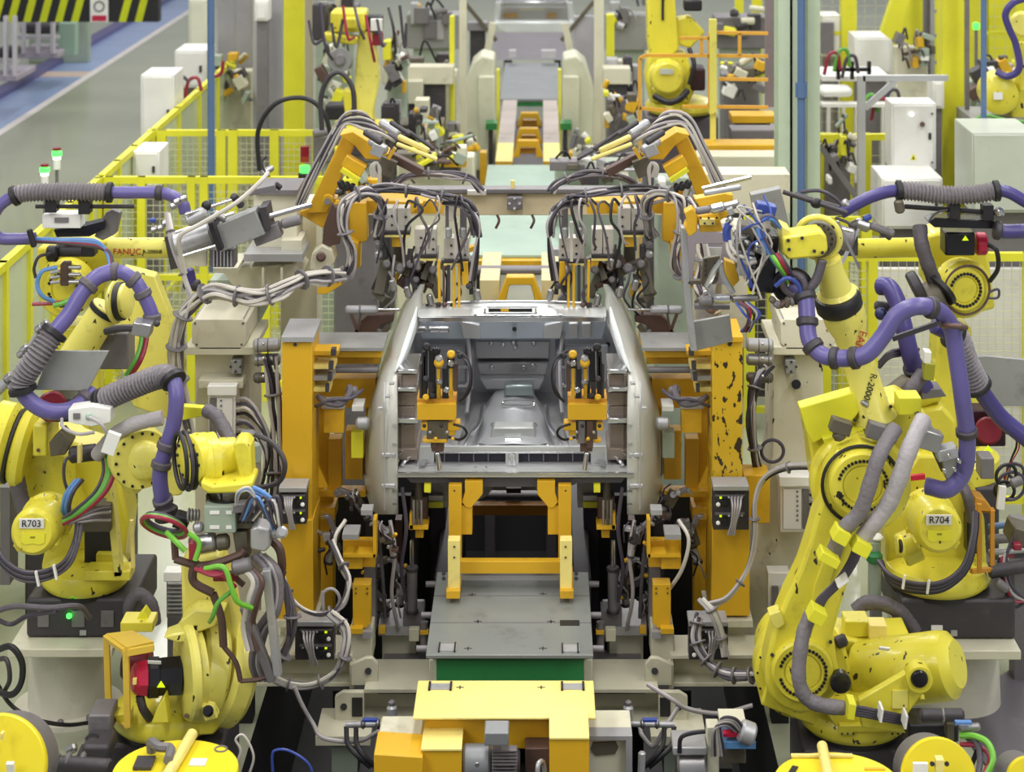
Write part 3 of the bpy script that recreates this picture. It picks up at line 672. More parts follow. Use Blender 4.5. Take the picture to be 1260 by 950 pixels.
# station with three arches
for i, (d, vt, vb, lab) in enumerate(((25.4, 173, 206, 'lowest yellow arch between the far rails'), (27.0, 158, 180, 'middle yellow arch between the far rails'), (28.6, 139, 160, 'highest yellow arch between the far rails'))):
    arch(d, vt, vt + 21 - i * 2, 25 - i * 2, 37 - i * 3, 8.5 - i, lab, YEL); b = MB().box(ctr(d) - 9, vt + 9, ctr(d) + 9, vt + 16, d + .1, .1); b.thing('arch_step', ['lowest', 'middle', 'highest'][i] + ' ochre step plate inside the yellow arches between the far rails', 'plate', mat('ochre_plate', (206, 150, 50), .45))
for s, nm in ((-1, 'R703'), (1, 'R704')):
    d = 25.2; c = ctr(d)
    r = T('side_rail', f'worn lilac and yellow side rail beside the three yellow arches, {nm} side', 'rail', (c + s * 30, 207, d))
    slab(min(c + s * 19, c + s * 40), max(c + s * 19, c + s * 40), 199, d, d + 2.0, 9).go('yellow_end', YEL, r)
    z = P(0, 199, d).z; x = sorted((P(c + s * 19, 0, d).x, P(c + s * 40, 0, d).x)); MB().aabb(x[0], d - .005, z - .001, x[1], d + 1.3, z + .006).go('worn_yellow_top', YPALE, r); MB().aabb(x[0], d + 1.3, z - .001, x[1], d + 4.9, z + .006).go('worn_lilac_top', mat('lilac_plate', (180, 168, 162), .5, wear=.6), r)
    MB().aabb(x[0], d + .1, 0, x[1], d + .3, z - .08).go('leg', DGREY, r)
    q = T('green_block', f'small green block beside the far rails, {nm} side', 'block', (c + s * 46, 160, 26.5)); MB().box(c + s * 46 - 6, 152, c + s * 46 + 8, 160, 26.5, .3).go('block', GREENP, q); MB().aabb(q.location.x - .03, 26.6, 0, q.location.x + .03, 26.7, q.location.z).go('post', DGREY, q)
    x_ = P(c + s * 55, 0, 24.5).x; MB().aabb(x_ - .04, 24.5, 0, x_ + .04, 24.7, P(0, 188, 24.5).z).thing('orange_stand', f'small orange yellow stand beside the far rails, {nm} side', 'stand', YEL)
    # rounded beige machine housings
    d = 27.0; c = ctr(d); q = T('machine_housing', f'pale beige round shouldered machine housing at the far carrier, {nm} side', 'machine', (c + s * 60, 210, d))
    MB().poly([(c + s * 42, 210), (c + s * 42, 72), (c + s * 58, 68), (c + s * 70, 78), (c + s * 80, 110), (c + s * 80, 210)], d, .7).go('housing', mat('housing_beige', (206, 206, 184), .5, wear=.2), q, bev=.03)
    MB().box(min(c + s * 42, c + s * 62), 94, max(c + s * 42, c + s * 62), 210, d - .12, .15).go('front_cover', mat('housing_beige', (206, 206, 184)), q, bev=.02)
    MB().aabb(min(P(c + s * 44, 0, d).x, P(c + s * 78, 0, d).x), d + .1, 0, max(P(c + s * 44, 0, d).x, P(c + s * 78, 0, d).x), d + .5, P(0, 209, d).z).go('base', MGREY, q)
    x_ = P(c + s * 38, 0, 29).x; MB().aabb(x_ - .022, 29, 0, x_ + .022, 29.2, P(0, 86, 29).z).thing('yellow_guide', f'small yellow guide beside the far grey plate, {nm} side', 'guide', LEMON)
    tag(MB().beam((c + s * 40, 50, 31), (c + s * 80, 2, 31), .06).go('inclined_brace', OLIVE), f'inclined brown brace reaching the far car body, {nm} side', 'brace')
    tag(MB().beam((c + s * 44, 28, 30.5), V((P(c + s * 76, 0, 30.5).x, 30.5, 0)), .1).go('beige_brace', BEIGE), f'beige inclined leg beside the far grey plate, {nm} side', 'brace')
carrier(30.6, 'grey worn far platform with a green edge below the far car body', 122, 74, 4.0, m=mat('far_plate_grey', (136, 140, 142), .4, metal=.2, wear=.6), hp=6)
b = MB(); q = T('sloped_deck', 'dark grey sloped deck below the far car body', 'deck', (655, 74, 35.4)); b.prism([(612, 74, 34.7), (698, 74, 34.7), (706, 40, 36.4), (602, 40, 36.4)], V((0, .05, .0))); b.go('plate', mat('slope_grey', (104, 100, 106), .5, wear=.4), q)
for s_ in (-1, 1): MB().aabb(q.location.x + s_ * .45 - .05, 35.6, 0, q.location.x + s_ * .45 + .05, 35.7, .9).go('leg', DGREY, q)
MB().aabb(-.22, 25.3, 0, .22, 29.2, .68).thing('rail_bed', 'dark bed under the three yellow arches between the far rails', 'bed', DGREY)
for (u, v, w, h, lab) in ((626, 62, 9, 10, 'small pale bracket on the far sloped deck, R703 side'), (666, 62, 18, 11, 'larger pale bracket on the far sloped deck, R704 side')):
    MB().box(u, v, u + w, v + h, 34.4, .15).thing('deck_bracket', lab, 'bracket', mat('bracket_pale', (192, 190, 194), .5), bev=.01)
# far car body
r = T('far_car_body', 'silver unpainted car body far down the line', 'car body', (656, 42, 38))
MB().poly([(613, 2), (702, 2), (700, 9), (616, 9)], 38.6, .5).go('roof_header', CHROME, r, bev=.01)
MB().poly([(610, 4), (617, 2), (613, 30), (606, 28)], 38.5, .4).go('pillar', SILVER, r, bev=.01); MB().poly([(697, 2), (704, 4), (709, 28), (701, 30)], 38.5, .4).go('pillar', SILVER, r, bev=.01)
MB().poly([(608, 27), (707, 27), (700, 36), (690, 41), (625, 41), (614, 36)], 38.3, .4).go('rear_panel', mat('bright_steel', (226, 230, 230), .3, metal=.35), r, bev=.02)
MB().box(615, 9, 700, 28, 39.2, .2).go('inner_panel', SILVERD, r); MB().box(640, 10, 670, 13, 38.9, .1).go('slot_beam', BEIGE, r)
for u in (622, 628, 634, 676, 682): MB().drum(P(u, 19, 38.9), P(u, 19, 39.1), px(3.5, 38)).go('mount', mat('ochre', (190, 150, 90)), r)
for s, nm in ((-1, 'R703'), (1, 'R704')):
    x = r.location.x + s * .45; MB().aabb(x - .05, 38.7, 0, x + .05, 38.8, P(0, 41, 38.3).z).go('support', DGREY, r)
# ================================================================ THE CAR BODY
CB = T('car_body', 'silver unpainted car body shell with open rear in the centre of the weld station', 'car body', (630, 632, 12.6))
def mir_u(u, d): return 2 * (667 - .176 * F / d) - u   # reflect a pixel column about the line's centre plane
# outer side panels as lofted skins: rows down, columns from the far flank to the opening's edge
rows_l = [(350, (513, 516, 519, 521, 522), 12.62), (362, (503, 507, 511, 516, 519), 12.60), (378, (494, 499, 506, 514, 519), 12.56), (395, (488, 493, 501, 511, 515), 12.50), (415, (481, 486, 494, 505, 507), 12.42),
          (440, (472, 477, 484, 496, 498), 12.30), (458, (466, 470, 475, 487, 490), 12.20), (475, (461, 466, 470, 480, 489), 12.12), (495, (455, 461, 469, 480, 489), 12.05), (520, (451, 459, 469, 481, 489), 12.01),
          (550, (448, 457, 468, 481, 489), 12.0), (580, (448, 457, 468, 481, 489), 12.0), (605, (450, 459, 469, 481, 489), 12.01), (622, (455, 462, 470, 481, 489), 12.03), (633, (463, 467, 473, 482, 489), 12.06)]
for s, nm in ((1, 'l'), (-1, 'r')):
    rows = []
    for v, us, d in rows_l:
        dd = (1.6, .22, .05, -.02, 0.0, .0)
        r_ = []
        for j, u in enumerate(us):
            dj = d + (.5, .14, .02, -.015, .0)[j]
            p = P(u, v, dj); 
            if s < 0: p.x = -p.x
            r_.append(p)
        q = P(us[-1] + 1, v, d + .10); q.x *= s; r_.append(q)
        # flank running forward
        o = r_[0].copy(); k_ = max(0, min(1, (v - 362) / 90)); o.y += .12 + 1.4 * k_; o.x += s * (.05 + .05 * k_); o.z -= .02
        r_.insert(0, o)
        rows.append(r_)
    b = MB(); b.grid(rows, .006)
    sp = b.go('side_panel', mat('side_panel_steel', (198, 198, 190), .42, metal=.22, wear=.35, wearcol=(150, 144, 134), scale=2.5), CB, smooth=60)
    # pillar inner return and seals
    b = MB(); pth = []
    for v, us, d in rows_l[2:7]:
        p = P(us[4] + 2, v, d + .03); p.x *= s; pth.append(p)
    b.tube(pth, .006, seg=6); b.go('weld_flange', SILVERD, sp)
    b = MB(); pth = []
    for v, us, d in rows_l[2:7]:
        p = P(us[3] - 1, v, d - .028); p.x *= s; pth.append(p)
    b.tube(pth, .017, seg=8, rf=lambda t, i: .006 + .02 * math.sin(PI * t)); b.go('pillar_highlight_ridge', mat('bright_steel', (226, 230, 230), .3, metal=.35), sp)  # ridge in brighter steel, the pillar's highlight put into its colour
    for v in (523, 546, 548 + 56, 620):
        p = P(486, v, 11.985); p.x *= s
        MB().wbox(p, (.03, .012, .01)).go('tab', CHROME, sp)
    # dents in the quarter panel
    for v, w in ((560, 20), (598, 18)):
        p = P(478, v, 11.995); p.x *= s
        MB().wbox(p, (.085, .02, .03)).go('recess_step', SILVERD, sp, bev=.008)
    for (u0_, v0_, u1_, v1_) in ((466, 500, 470, 504), (478, 470, 486, 473), (474, 486, 480, 489)):
        p = P((u0_ + u1_) / 2, (v0_ + v1_) / 2, 12.0); p.x *= s; MB().wbox(p, (.03, .03, .015)).go('panel_mark', SILVERD, sp, bev=.003)
    b = MB(); pth = []
    for v in (470, 500, 540, 580, 628):
        p = P(473, v, 11.985 if v > 490 else 12.08); p.x *= s; pth.append(p)
    b.tube(pth, .004, seg=6); b.go('panel_crease', SILVERD, sp)
    # inner column: stacked ribbed boxes inside the opening
    for (v0, v1, u1, dd) in ((455, 460, 514, 12.1), (461, 476, 512, 12.16), (477, 482, 513, 12.1), (483, 499, 513, 12.16), (500, 514, 511, 12.16), (515, 521, 514, 12.1), (522, 552, 511, 12.16), (552, 566, 514, 12.12)):
        a = P(489.5, v0, dd); c = P(u1, v1, dd); x0, x1 = sorted((a.x * s, c.x * s))
        MB().aabb(x0, dd, c.z, x1, dd + .35, a.z).go('inner_rib', CHROME if v1 - v0 < 7 else mat('inner_warm_steel', (160, 146, 134), .4, metal=.4, wear=.4), CB, bev=.004)
    # inner side wall
    b = MB(); a = P(512, 395, 12.45); a.x *= s; q = P(494, 455, 12.15); q.x *= s; e = P(494, 570, 12.1); e.x *= s
    bk = lambda p: V((p.x, 13.6, p.z))
    b._faces([a, q, e, bk(a), bk(q), bk(e)], [(0, 1, 4, 3), (1, 2, 5, 4)]); b.go('inner_side_wall', SILVERD, CB)
# header with slot
zt = P(0, 390, 12.45).z
def xs(u, d): return P(u, 0, d).x
MB().grid([[(514, 390, 12.45), (570, 389, 12.44), (630, 388, 12.43), (690, 389, 12.44), (746, 390, 12.45)], [(514, 382, 12.50), (570, 381, 12.5), (630, 380, 12.5), (690, 381, 12.5), (746, 382, 12.5)],
           [(516, 379, 12.7), (570, 377, 12.7), (630, 376, 12.7), (690, 377, 12.7), (744, 379, 12.7)], [(520, 374, 12.85), (570, 372, 12.85), (630, 371, 12.85), (690, 372, 12.85), (740, 374, 12.85)]], .01).go('roof_header', SILVER, CB, bev=0)
MB().box(516, 390, 744, 396, 12.44, .03).go('header_flange', CHROME, CB, bev=.003)
MB().tube([P(524, 376, 12.75), P(580, 372, 12.8), P(686, 372, 12.8), P(736, 376, 12.75)], .01).go('header_front_edge', CHROME, CB)
b = MB(); dz = zt + .035
ring = [(600, 378), (656, 378), (659, 380), (659, 384), (656, 386), (600, 386), (597, 384), (597, 380)]
MB().tube([P(u, v, 12.42) for u, v in ring + ring[:1]], .006, res=3).go('slot_rim', CHROME, CB)
MB().poly([(601, 380), (655, 380), (655, 384), (601, 384)], 12.415, .01).go('slot_opening', INK, CB)
MB().box(616, 380.5, 626, 383.5, 12.41, .008).go('slot_marker', YEL, CB)
for u in (585, 610, 655, 665, 690): MB().wbox(P(u, 391, 12.43), (.016, .02, .04)).go('header_tab', CHROME, CB)
# front bulkhead, built in relief
FW = mat('bulkhead_steel', (206, 208, 212), .34, metal=.35, wear=.3, wearcol=(130, 130, 136), scale=3)
MB().box(500, 394, 761, 500, 13.55, .03).go('bulkhead', FW, CB)
MB().poly([(512, 394), (748, 394), (742, 418), (518, 418)], 13.2, .3).go('dash_beam', mat('dash_steel', (188, 198, 212), .34, metal=.4), CB, bev=.012)
MB().poly([(566, 395), (590, 400), (592, 417), (570, 417)], 13.16, .06).go('dash_bracket', FW, CB, bev=.006); MB().poly([(694, 395), (670, 400), (668, 417), (690, 417)], 13.16, .06).go('dash_bracket', FW, CB, bev=.006)
for u in (511, 527, 539): MB().drum(P(u, 405.5, 13.12), P(u + 14, 405.5, 13.12), px(4.5), bev=.01).go('header_tube', CHROME, CB)
for u in (700, 716): MB().box(u, 398, u + 11, 416, 13.15, .06).go('dash_box', SILVERD, CB, bev=.005)
MB().poly([(583, 419), (677, 419), (676, 442), (586, 442)], 13.4, .2).go('bulkhead_panel', SILVERD, CB, bev=.01)
MB().poly([(586, 446), (676, 446), (672, 462), (590, 462)], 13.38, .2).go('bulkhead_panel', SILVERD, CB, bev=.01)
MB().poly([(590, 466), (670, 466), (664, 480), (598, 480)], 13.3, .3).go('bulkhead_panel', FW, CB, bev=.01)
for u, v in ((604, 423), (632, 422), (657, 423), (634, 428), (645, 452), (605, 452), (656, 450), (619, 424)): MB().ball(P(u, v, 13.36), .017, (1, .5, 1), 10).go('bulkhead_boss', CHROME, CB)
for u, v, r_ in ((633, 405, 3), (499 + 4, 430, 2.5), (748, 424, 3), (566, 429, 3.5), (700, 430, 3)): MB().cyl(P(u, v, 13.1 if v == 405 else 13.5), P(u, v, 13.22 if v == 405 else 13.56), px(r_)).go('hole', INK, CB)
for s in (1, -1):
    def q(u, v, d):
        p = P(u, v, d); p.x *= s; return p
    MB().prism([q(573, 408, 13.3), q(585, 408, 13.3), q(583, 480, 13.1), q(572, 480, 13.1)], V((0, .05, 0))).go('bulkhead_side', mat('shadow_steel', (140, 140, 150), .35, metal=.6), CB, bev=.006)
    MB().tube([q(574, 408, 13.2), q(578, 440, 13.15), q(577, 480, 13.0), q(574, 508, 12.9)], .014).go('wiring_channel', SILVERD, CB)
    MB().wbox(q(568, 451, 13.1), (.09, .03, .02)).go('channel_bracket', CHROME, CB); MB().wbox(q(568, 474, 13.05), (.12, .03, .02)).go('channel_bracket', CHROME, CB)
    MB().prism([q(520, 425, 13.4), q(572, 425, 13.4), q(572, 470, 13.35), q(520, 470, 13.35)], V((0, .03, 0))).go('bulkhead_outer_panel', FW, CB, bev=.006)
    # floor bowls and wheel-arch humps
    MB().ball(q(586, 566, 12.8), .2, (.75, 2.1, 1.05), 24).go('floor_hump', FW, CB); MB().tube([q(566, 560, 12.3), q(580, 535, 12.45), q(590, 520, 12.7), q(594, 500, 13.0)], .014).go('floor_bead', CHROME, CB); MB().tube([q(604, 553, 12.2), q(590, 548, 12.25), q(580, 556, 12.2)], .012).go('floor_bead', CHROME, CB); MB().prism([q(548, 546, 12.5), q(566, 520, 12.7), q(572, 520, 12.7), q(562, 552, 12.4)], V((0, .03, 0))).go('wheel_arch_gusset', SILVERD, CB, bev=.01)
    MB().ball(q(541, 562, 12.8), .2, (.95, 1.8, .45), 20).go('floor_hump', SILVERD, CB)
    MB().tube([q(545, 555, 12.2), q(560, 552, 12.15), q(580, 553, 12.15)], .01).go('floor_rib', CHROME, CB)
    MB().tube([q(491, 560, 12.1), q(500, 553, 12.15), q(512, 552, 12.2)], .012).go('floor_rib', CHROME, CB)
    MB().tube([q(494, 573, 12.08), q(500, 566, 12.1), q(510, 560, 12.15)], .01).go('floor_rib', CHROME, CB)
    MB().prism([q(515, 573, 12.06), q(524, 557, 12.2), q(530, 557, 12.2), q(522, 573, 12.06)], V((0, .02, .0))).go('floor_gusset', CHROME, CB)
# floor
b = MB(); zf = P(0, 572, 12.1).z
b.aabb(-.66, 12.1, zf - .02, .66, 13.6, zf); b.go('floor_pan', SILVERD, CB)
# centre tunnel: lofted hump
rows = []
for (v, d, hw, top) in ((486, 13.3, 28, 8), (500, 13.05, 32, 12), (512, 12.85, 40, 12), (526, 12.65, 37, 11), (540, 12.45, 42, 9), (552, 12.3, 52, 6)):
    c = 632
    rows.append([P(c - hw - 8, v + 14, d), P(c - hw, v + 3, d), P(c - hw * .8, v - top * .6, d), P(c, v - top, d), P(c + hw * .8, v - top * .6, d), P(c + hw, v + 3, d), P(c + hw + 8, v + 14, d)])
b = MB(); b.grid(rows, .01); b.go('floor_tunnel', FW, CB, smooth=60)
MB().poly([(621, 474), (656, 474), (658, 488), (620, 488)], 13.05, .1).go('tunnel_panel', mat('greenish_steel', (160, 174, 172), .3, metal=.6), CB, bev=.012)
MB().tube([P(619, 500, 12.85), P(622, 494, 12.86), P(652, 494, 12.86), P(655, 500, 12.85), P(619, 500, 12.85)], .009, res=4).go('tunnel_bead', CHROME, CB)
MB().tube([P(607, 524, 12.5), P(610, 522, 12.52), P(655, 522, 12.52), P(658, 524, 12.5)], .012).go('tunnel_bead', CHROME, CB)
MB().poly([(607, 526), (657, 526), (662, 548), (600, 548)], 12.4, .12).go('tunnel_plate', SILVER, CB, bev=.01)
MB().drum(P(620, 543, 12.36), P(642, 543, 12.36), px(4), bev=.01).go('tunnel_bar', CHROME, CB)
for u in (624, 641): MB().box(u, 526, u + 1, 498 + 28, 12.4, .02).go('slit', INK, CB) if False else None
MB().wbox(P(650, 544, 12.37), (.045, .01, .022), (0, .2, 0)).go('yellow_sticker', YEL, CB)
# rear crossmember with windows
def frame(u0, v0, u1, v1, wins, d, t):
    """plate with rectangular cutouts, split into bars round each window"""
    b = MB(); us = [u0] + [x for w_ in wins for x in (w_[0], w_[2])] + [u1]
    for i in range(0, len(us), 2): b.box(us[i], v0, us[i + 1], v1, d, t)
    for w_ in wins: b.box(w_[0], v0, w_[2], w_[1], d, t); b.box(w_[0], w_[3], w_[2], v1, d, t)
    return b
frame(517, 550, 745, 576, [(534, 558, 622, 572), (638, 558, 727, 572)], 12.13, .03).go('rear_crossmember', SILVER, CB)
for w_ in ((534, 558, 622, 572), (638, 558, 727, 572)):
    u0, v0, u1, v1 = w_; MB().tube([P(u0 - 1, v0 - 1, 12.09), P(u1 + 3, v0 - 1, 12.09), P(u1 + 5, v0 + 2, 12.09), P(u1 + 5, v1 + 1, 12.09)] if u0 < 600 else [P(u1 + 1, v0 - 1, 12.09), P(u0 - 3, v0 - 1, 12.09), P(u0 - 5, v0 + 2, 12.09), P(u0 - 5, v1 + 1, 12.09)], .005, res=3).go('window_bead', CHROME, CB)
    MB().box(u0, v0, u1, v1 + 3, 12.155, .01).go('window_shade', mat('gap_dark', (40, 38, 50), .6), CB)
    for k in range(4): MB().box(u0 + 12 + 18 * k, v0, u0 + 13.5 + 18 * k, v1, 12.145, .01).go('window_bar', MGREY, CB)
# rear sill
b = MB(); a = P(489, 581, 12.0); c = P(780, 581, 12.0)
b.aabb(a.x, 11.98, P(0, 588, 11.98).z, c.x, 12.12, a.z); b.go('rear_sill', SILVER, CB, bev=.006)
MB().box(489, 582, 780, 584, 11.965, .02).go('sill_lip', CHROME, CB)
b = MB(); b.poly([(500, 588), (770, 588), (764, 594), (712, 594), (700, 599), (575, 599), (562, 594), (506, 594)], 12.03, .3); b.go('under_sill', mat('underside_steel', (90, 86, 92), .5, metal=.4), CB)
for (u, v) in ((586, 577), (598, 577), (720, 578)): MB().drum(P(u, v, 12.0), P(u, v - 3, 12.02), .006).go('sill_pin', CHROME, CB)
# ================================================================ WELD JIG, one set on each side of the line
def cylunit(r, a, b, rp, d, body=LGREY, rod=True, name='pneumatic_cylinder', rodlen=.45):
    """pneumatic cylinder from a to b: barrel, end caps, rod"""
    a = pt(a); b = pt(b); k = px(rp, d); t = (b - a); L = t.length; t.normalize(); m = a + t * L * (1 - rodlen) if rod else b
    c = MB().cyl(a, m, k, seg=16).go(name, body, r)
    for q in (a, m): MB().lathe(q - t * k * .35, t, [(k * 1.15, 0), (k * 1.22, .004), (k * 1.22, k * .6), (k * 1.15, k * .7)], 16).go('end_cap', DGREY, c)
    if rod: MB().cyl(m, b, k * .38, seg=10).go('piston_rod', CHROME, c)
    return c
def valve_rack(u0, v0, u1, v1, d, label, leds=True):
    r = T('valve_rack', label, 'valve terminal', ((u0 + u1) / 2, v1, d)); w = u1 - u0; h = v1 - v0
    MB().box(u0, v0 + 2, u1, v1, d, .1).go('housing', DGREY, r, bev=.003); MB().box(u0, v0, u1, v0 + 6, d - .04, .16).go('hood', LGREY, r, bev=.003)
    for row in (0, 1):
        vy = v0 + h * (.22 + .42 * row)
        MB().box(u0 + w * .12, vy - 1, u1 - w * .06, vy + 1, d - .02, .02).go('rail', MGREY, r)
        for i in range(5): MB().cyl(P(u0 + w * (.2 + .09 * i), vy + 2, d - .03), P(u0 + w * (.2 + .09 * i), vy + 2, d), px(1.4, d), seg=8).go('connector', LGREY, r)
        MB().box(u0 + w * .76, vy - 1, u0 + w * .82, vy + 4, d - .015, .02).go('status_light', LED, r)
        MB().box(u0 + w * .6, vy + 6, u0 + w * .78, vy + 13, d - .02, .03).go('block', BLACK, r, bev=.002)
        MB().drum(P(u0 + w * .86, vy + 11, d - .05), P(u0 + w * .86, vy + 11, d - .02), px(2.6, d)).go('plug', WHITE, r)
    for i in range(4):
        c = MB().tube([P(u0 + w * (.22 + .09 * i), v0 + h * .26, d - .03), P(u0 + w * (.24 + .07 * i), v0 + h * .5, d - .09), P(u0 + w * (.36 + .04 * i), v0 + h * .85, d - .08), P(u0 + w * (.4 + .06 * i), v1 + 6, d - .05)], px(1.3, d), seg=6)
        c.go('wire', CABLE, r)
    return r
def clampset(label, u, v, d, sc=1.0, seed=0, mats=None, group=None, lean=0.0, n=6):
    """toggle clamp: base block, body plates, arm, cylinder, hoses"""
    rs = random.Random(seed); r = T('toggle_clamp', label, 'clamp', (u, v, d), group); k = sc
    mats = mats or (OLIVE, MGREY, BROWN)
    def q(a, b, dd=0): 
        ca, sa = math.cos(lean), math.sin(lean); return P(u + k * (a * ca - b * sa), v + k * (a * sa + b * ca), d + dd)
    MB().beam(q(0, 2), q(0, -18), px(14 * k, d), .07).go('clamp_body', mats[0], r, bev=.004)
    MB().cyl(q(0, -14, -.06), q(0, -14, .06), px(4 * k, d)).go('pivot', STEEL, r)
    MB().beam(q(0, -14, -.04), q(-13, -30, -.04), px(6 * k, d), .04).go('clamp_arm', mats[1], r, bev=.003)
    MB().beam(q(-13, -30, -.04), q(-22, -28, -.04), px(5 * k, d), .04, px(3 * k, d)).go('clamp_jaw', STEEL, r, bev=.003)
    cylunit(r, q(3, 24, .0), q(3, -4, 0), 5 * k, d, body=LGREY, rodlen=.25)
    for i in range(n):
        a = rs.uniform(-16, 16); b_ = rs.uniform(-30, 18); e = rs.random()
        if e < .4: MB().wbox(q(a, b_, -.05), (px(rs.uniform(5, 10) * k, d), .05, px(rs.uniform(4, 9) * k, d)), (0, rs.uniform(-.5, .5), 0)).go('block', rs.choice([*mats, DGREY, LGREY]), r, bev=.003)
        elif e < .6: MB().drum(q(a, b_, -.08), q(a + rs.uniform(-8, 8), b_ + rs.uniform(-8, 8), -.06), px(2.6 * k, d)).go('sensor', rs.choice([STEEL, BLACK, YEL]), r)
        else: MB().tube([q(a, b_, -.04), q(a + rs.uniform(-8, 8), b_ + 12, -.09), q(a + rs.uniform(-10, 10), b_ + 30, -.03)], px(1.2 * k, d), seg=6).go('hose', rs.choice([CABLE, CABLED, BLACK]), r)
    return r

def jig(side):
    global MIR
    MIR = 1 if side == 'R703' else -1
    Lf = MIR == 1; S = 'R703 side' if Lf else 'R704 side'
    # ---- base frames
    r = T('jig_bed', f'beige steel base frame of the weld jig, {S}', 'frame', (430, 890, 11.8))
    def ibeam(u0, u1, vt, vb, d, t=.28, fl=5):
        MB().box(u0, vt, u1, vt + fl, d, t).go('flange', BEIGE, r, bev=.003); MB().box(u0, vb - fl, u1, vb, d, t).go('flange', BEIGE, r, bev=.003)
        MB().box(u0, vt + fl, u1, vb - fl, d + t * .45, .03).go('web', BEIGE, r)
    ibeam(296, 434, 806, 845, 11.75); ibeam(448, 530, 848, 892, 11.6, .4)
    MB().poly([(432, 844), (432, 818), (450, 810), (458, 810), (465, 818), (465, 843)], 11.7, .04).go('lifting_lug', BEIGE, r, bev=.004)
    MB().cyl(P(453, 826, 11.69), P(453, 826, 11.705), px(4)).go('lug_hole', INK, r)
    MB().poly([(412, 892), (412, 858), (422, 852), (448, 852), (448, 892)], 11.6, .04).go('end_plate', BEIGE, r, bev=.003)
    MB().cyl(P(423, 870, 11.59), P(423, 870, 11.605), px(4)).go('lug_hole', INK, r); MB().box(433, 859, 446, 882, 11.592, .012).go('square_opening', INK, r)
    MB().box(430, 818, 436, 848, 11.72, .3).go('stiffener', BEIGE, r, bev=.003); MB().box(388, 906, 456, 918, 11.4, .35).go('shelf', BEIGE, r, bev=.003)
    MB().box(408, 918, 440, 960, 11.45, .25).go('box_leg', TRGREY, r, bev=.003)
    slab(465, 531, 850, 11.65, 12.2, 4).go('deck_plate', MGREY, r)
    for u, d in ((300, 11.9), (420, 11.9), (520, 11.8)):
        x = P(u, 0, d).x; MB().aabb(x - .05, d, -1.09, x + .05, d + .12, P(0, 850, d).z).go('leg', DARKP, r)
    # ---- pedestals on the deck
    q = T('locator_pedestal', f'beige block pedestal with worn light cap below the side clamps, {S}', 'pedestal', (490, 830, 12.15))
    MB().box(470, 782, 512, 830, 12.15, .3).go('block', BEIGE, q, bev=.006); MB().box(465, 770, 518, 783, 12.1, .4).go('cap', LGREY, q, bev=.005)
    MB().box(466, 772, 474, 780, 12.05, .04).go('yellow_marker', YEL, q); MB().box(503, 774, 516, 790, 12.03, .05).go('stop_block', BEIGE, q, bev=.006)
    MB().cyl(P(522, 765, 12.0), P(522, 800, 12.0), px(5)).go('side_post', MGREY, q); MB().box(517, 777, 527, 781, 11.96, .05).go('yellow_clip', YEL, q)
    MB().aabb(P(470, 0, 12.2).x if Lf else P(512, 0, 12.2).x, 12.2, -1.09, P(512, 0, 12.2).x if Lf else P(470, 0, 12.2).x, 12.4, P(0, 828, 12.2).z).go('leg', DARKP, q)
    # ---- lower small yellow plate with beige foot
    q = T('yellow_guard_plate', f'upright yellow plate with clipped corners on a beige foot, {S}', 'guard plate', (445, 815, 11.85))
    MB().poly([(434, 719), (456, 719), (456, 767), (450, 773), (440, 773), (434, 767)], 11.8, .1).go('plate', YEL, q, bev=.003)
    for (a, b_) in ((438, 724), (452, 724), (438, 730), (452, 730)): MB().cyl(P(a, b_, 11.79), P(a, b_, 11.81), .005, seg=8).go('bolt', INK, q)
    MB().box(430, 776, 458, 815, 11.8, .25).go('foot', BEIGE, q, bev=.006); MB().box(430, 774, 446, 780, 11.74, .06).go('yellow_shim', YEL, q); MB().box(446, 778, 457, 786, 11.76, .06).go('clip', LGREY, q)
    q = T('yellow_bracket', f'small yellow angle bracket with light top above the yellow guard plate, {S}', 'bracket', (444, 700, 11.9))
    MB().box(421, 658, 441, 664, 11.75, .16).go('light_top', LGREY, q); MB().box(422, 665, 462, 698, 11.9, .06).go('back_plate', YEL, q, bev=.003)
    MB().box(459, 640, 463, 686, 11.78, .1).go('side_plate', YEL, q); MB().box(422, 682, 462, 686, 11.78, .12).go('ledge', YEL, q)
    MB().box(422, 686, 446, 700, 11.82, .08).go('yellow_stub', YEL, q); MB().box(444, 628, 458, 634, 11.7, .1).go('light_cap', LGREY, q)
    # carrying post from deck up to bracket
    MB().box(448, 698, 462, 780, 12.0, .14).go('bracket_post', MGREY, q)
    # ---- tall front post
    pm = YEL if Lf else YELCH
    q = T('jig_post', ('tall smooth orange yellow jig post beside the beige column, ' if Lf else 'tall yellow jig post with badly chipped paint, ') + S, 'post', (365, 765, 12.0))
    MB().box(347, 421, 384, 640, 12.0, .38).go('post_body', pm, q, bev=.004)
    MB().poly([(346, 640), (385, 640), (386, 764), (342, 764)] if Lf else [(338, 640), (384, 640), (386, 758), (338, 758)], 11.98, .4).go('post_base', YEL, q, bev=.004)
    MB().poly([(346, 415), (386, 415), (386, 421), (346, 421)], 11.97, .42).go('top_cap', LGREY if Lf else YEL, q)
    MB().cyl(P(363, 424, 11.99), P(363, 424, 12.01), px(2.2)).go('hole', INK, q)
    MB().box(340 if Lf else 334, 764, 390, 772, 11.95, .45).go('foot_plate', BEIGE, q); MB().box(345, 772, 385, 812, 12.05, .3).go('foot', BEIGE, q)
    if not Lf: MB().box(314, 585, 346, 644, 12.1, .2).go('side_box', YEL, q, bev=.004)
    valve_rack(343, 600, 377, 645, 11.85, f'grey valve terminal on the tall yellow jig post, {S}') if Lf else valve_rack(338, 598, 382, 652, 11.85, f'grey valve terminal on the tall yellow jig post, {S}')
    valve_rack(363, 765, 411, 812, 11.7, f'grey valve terminal low on the base frame, {S}')
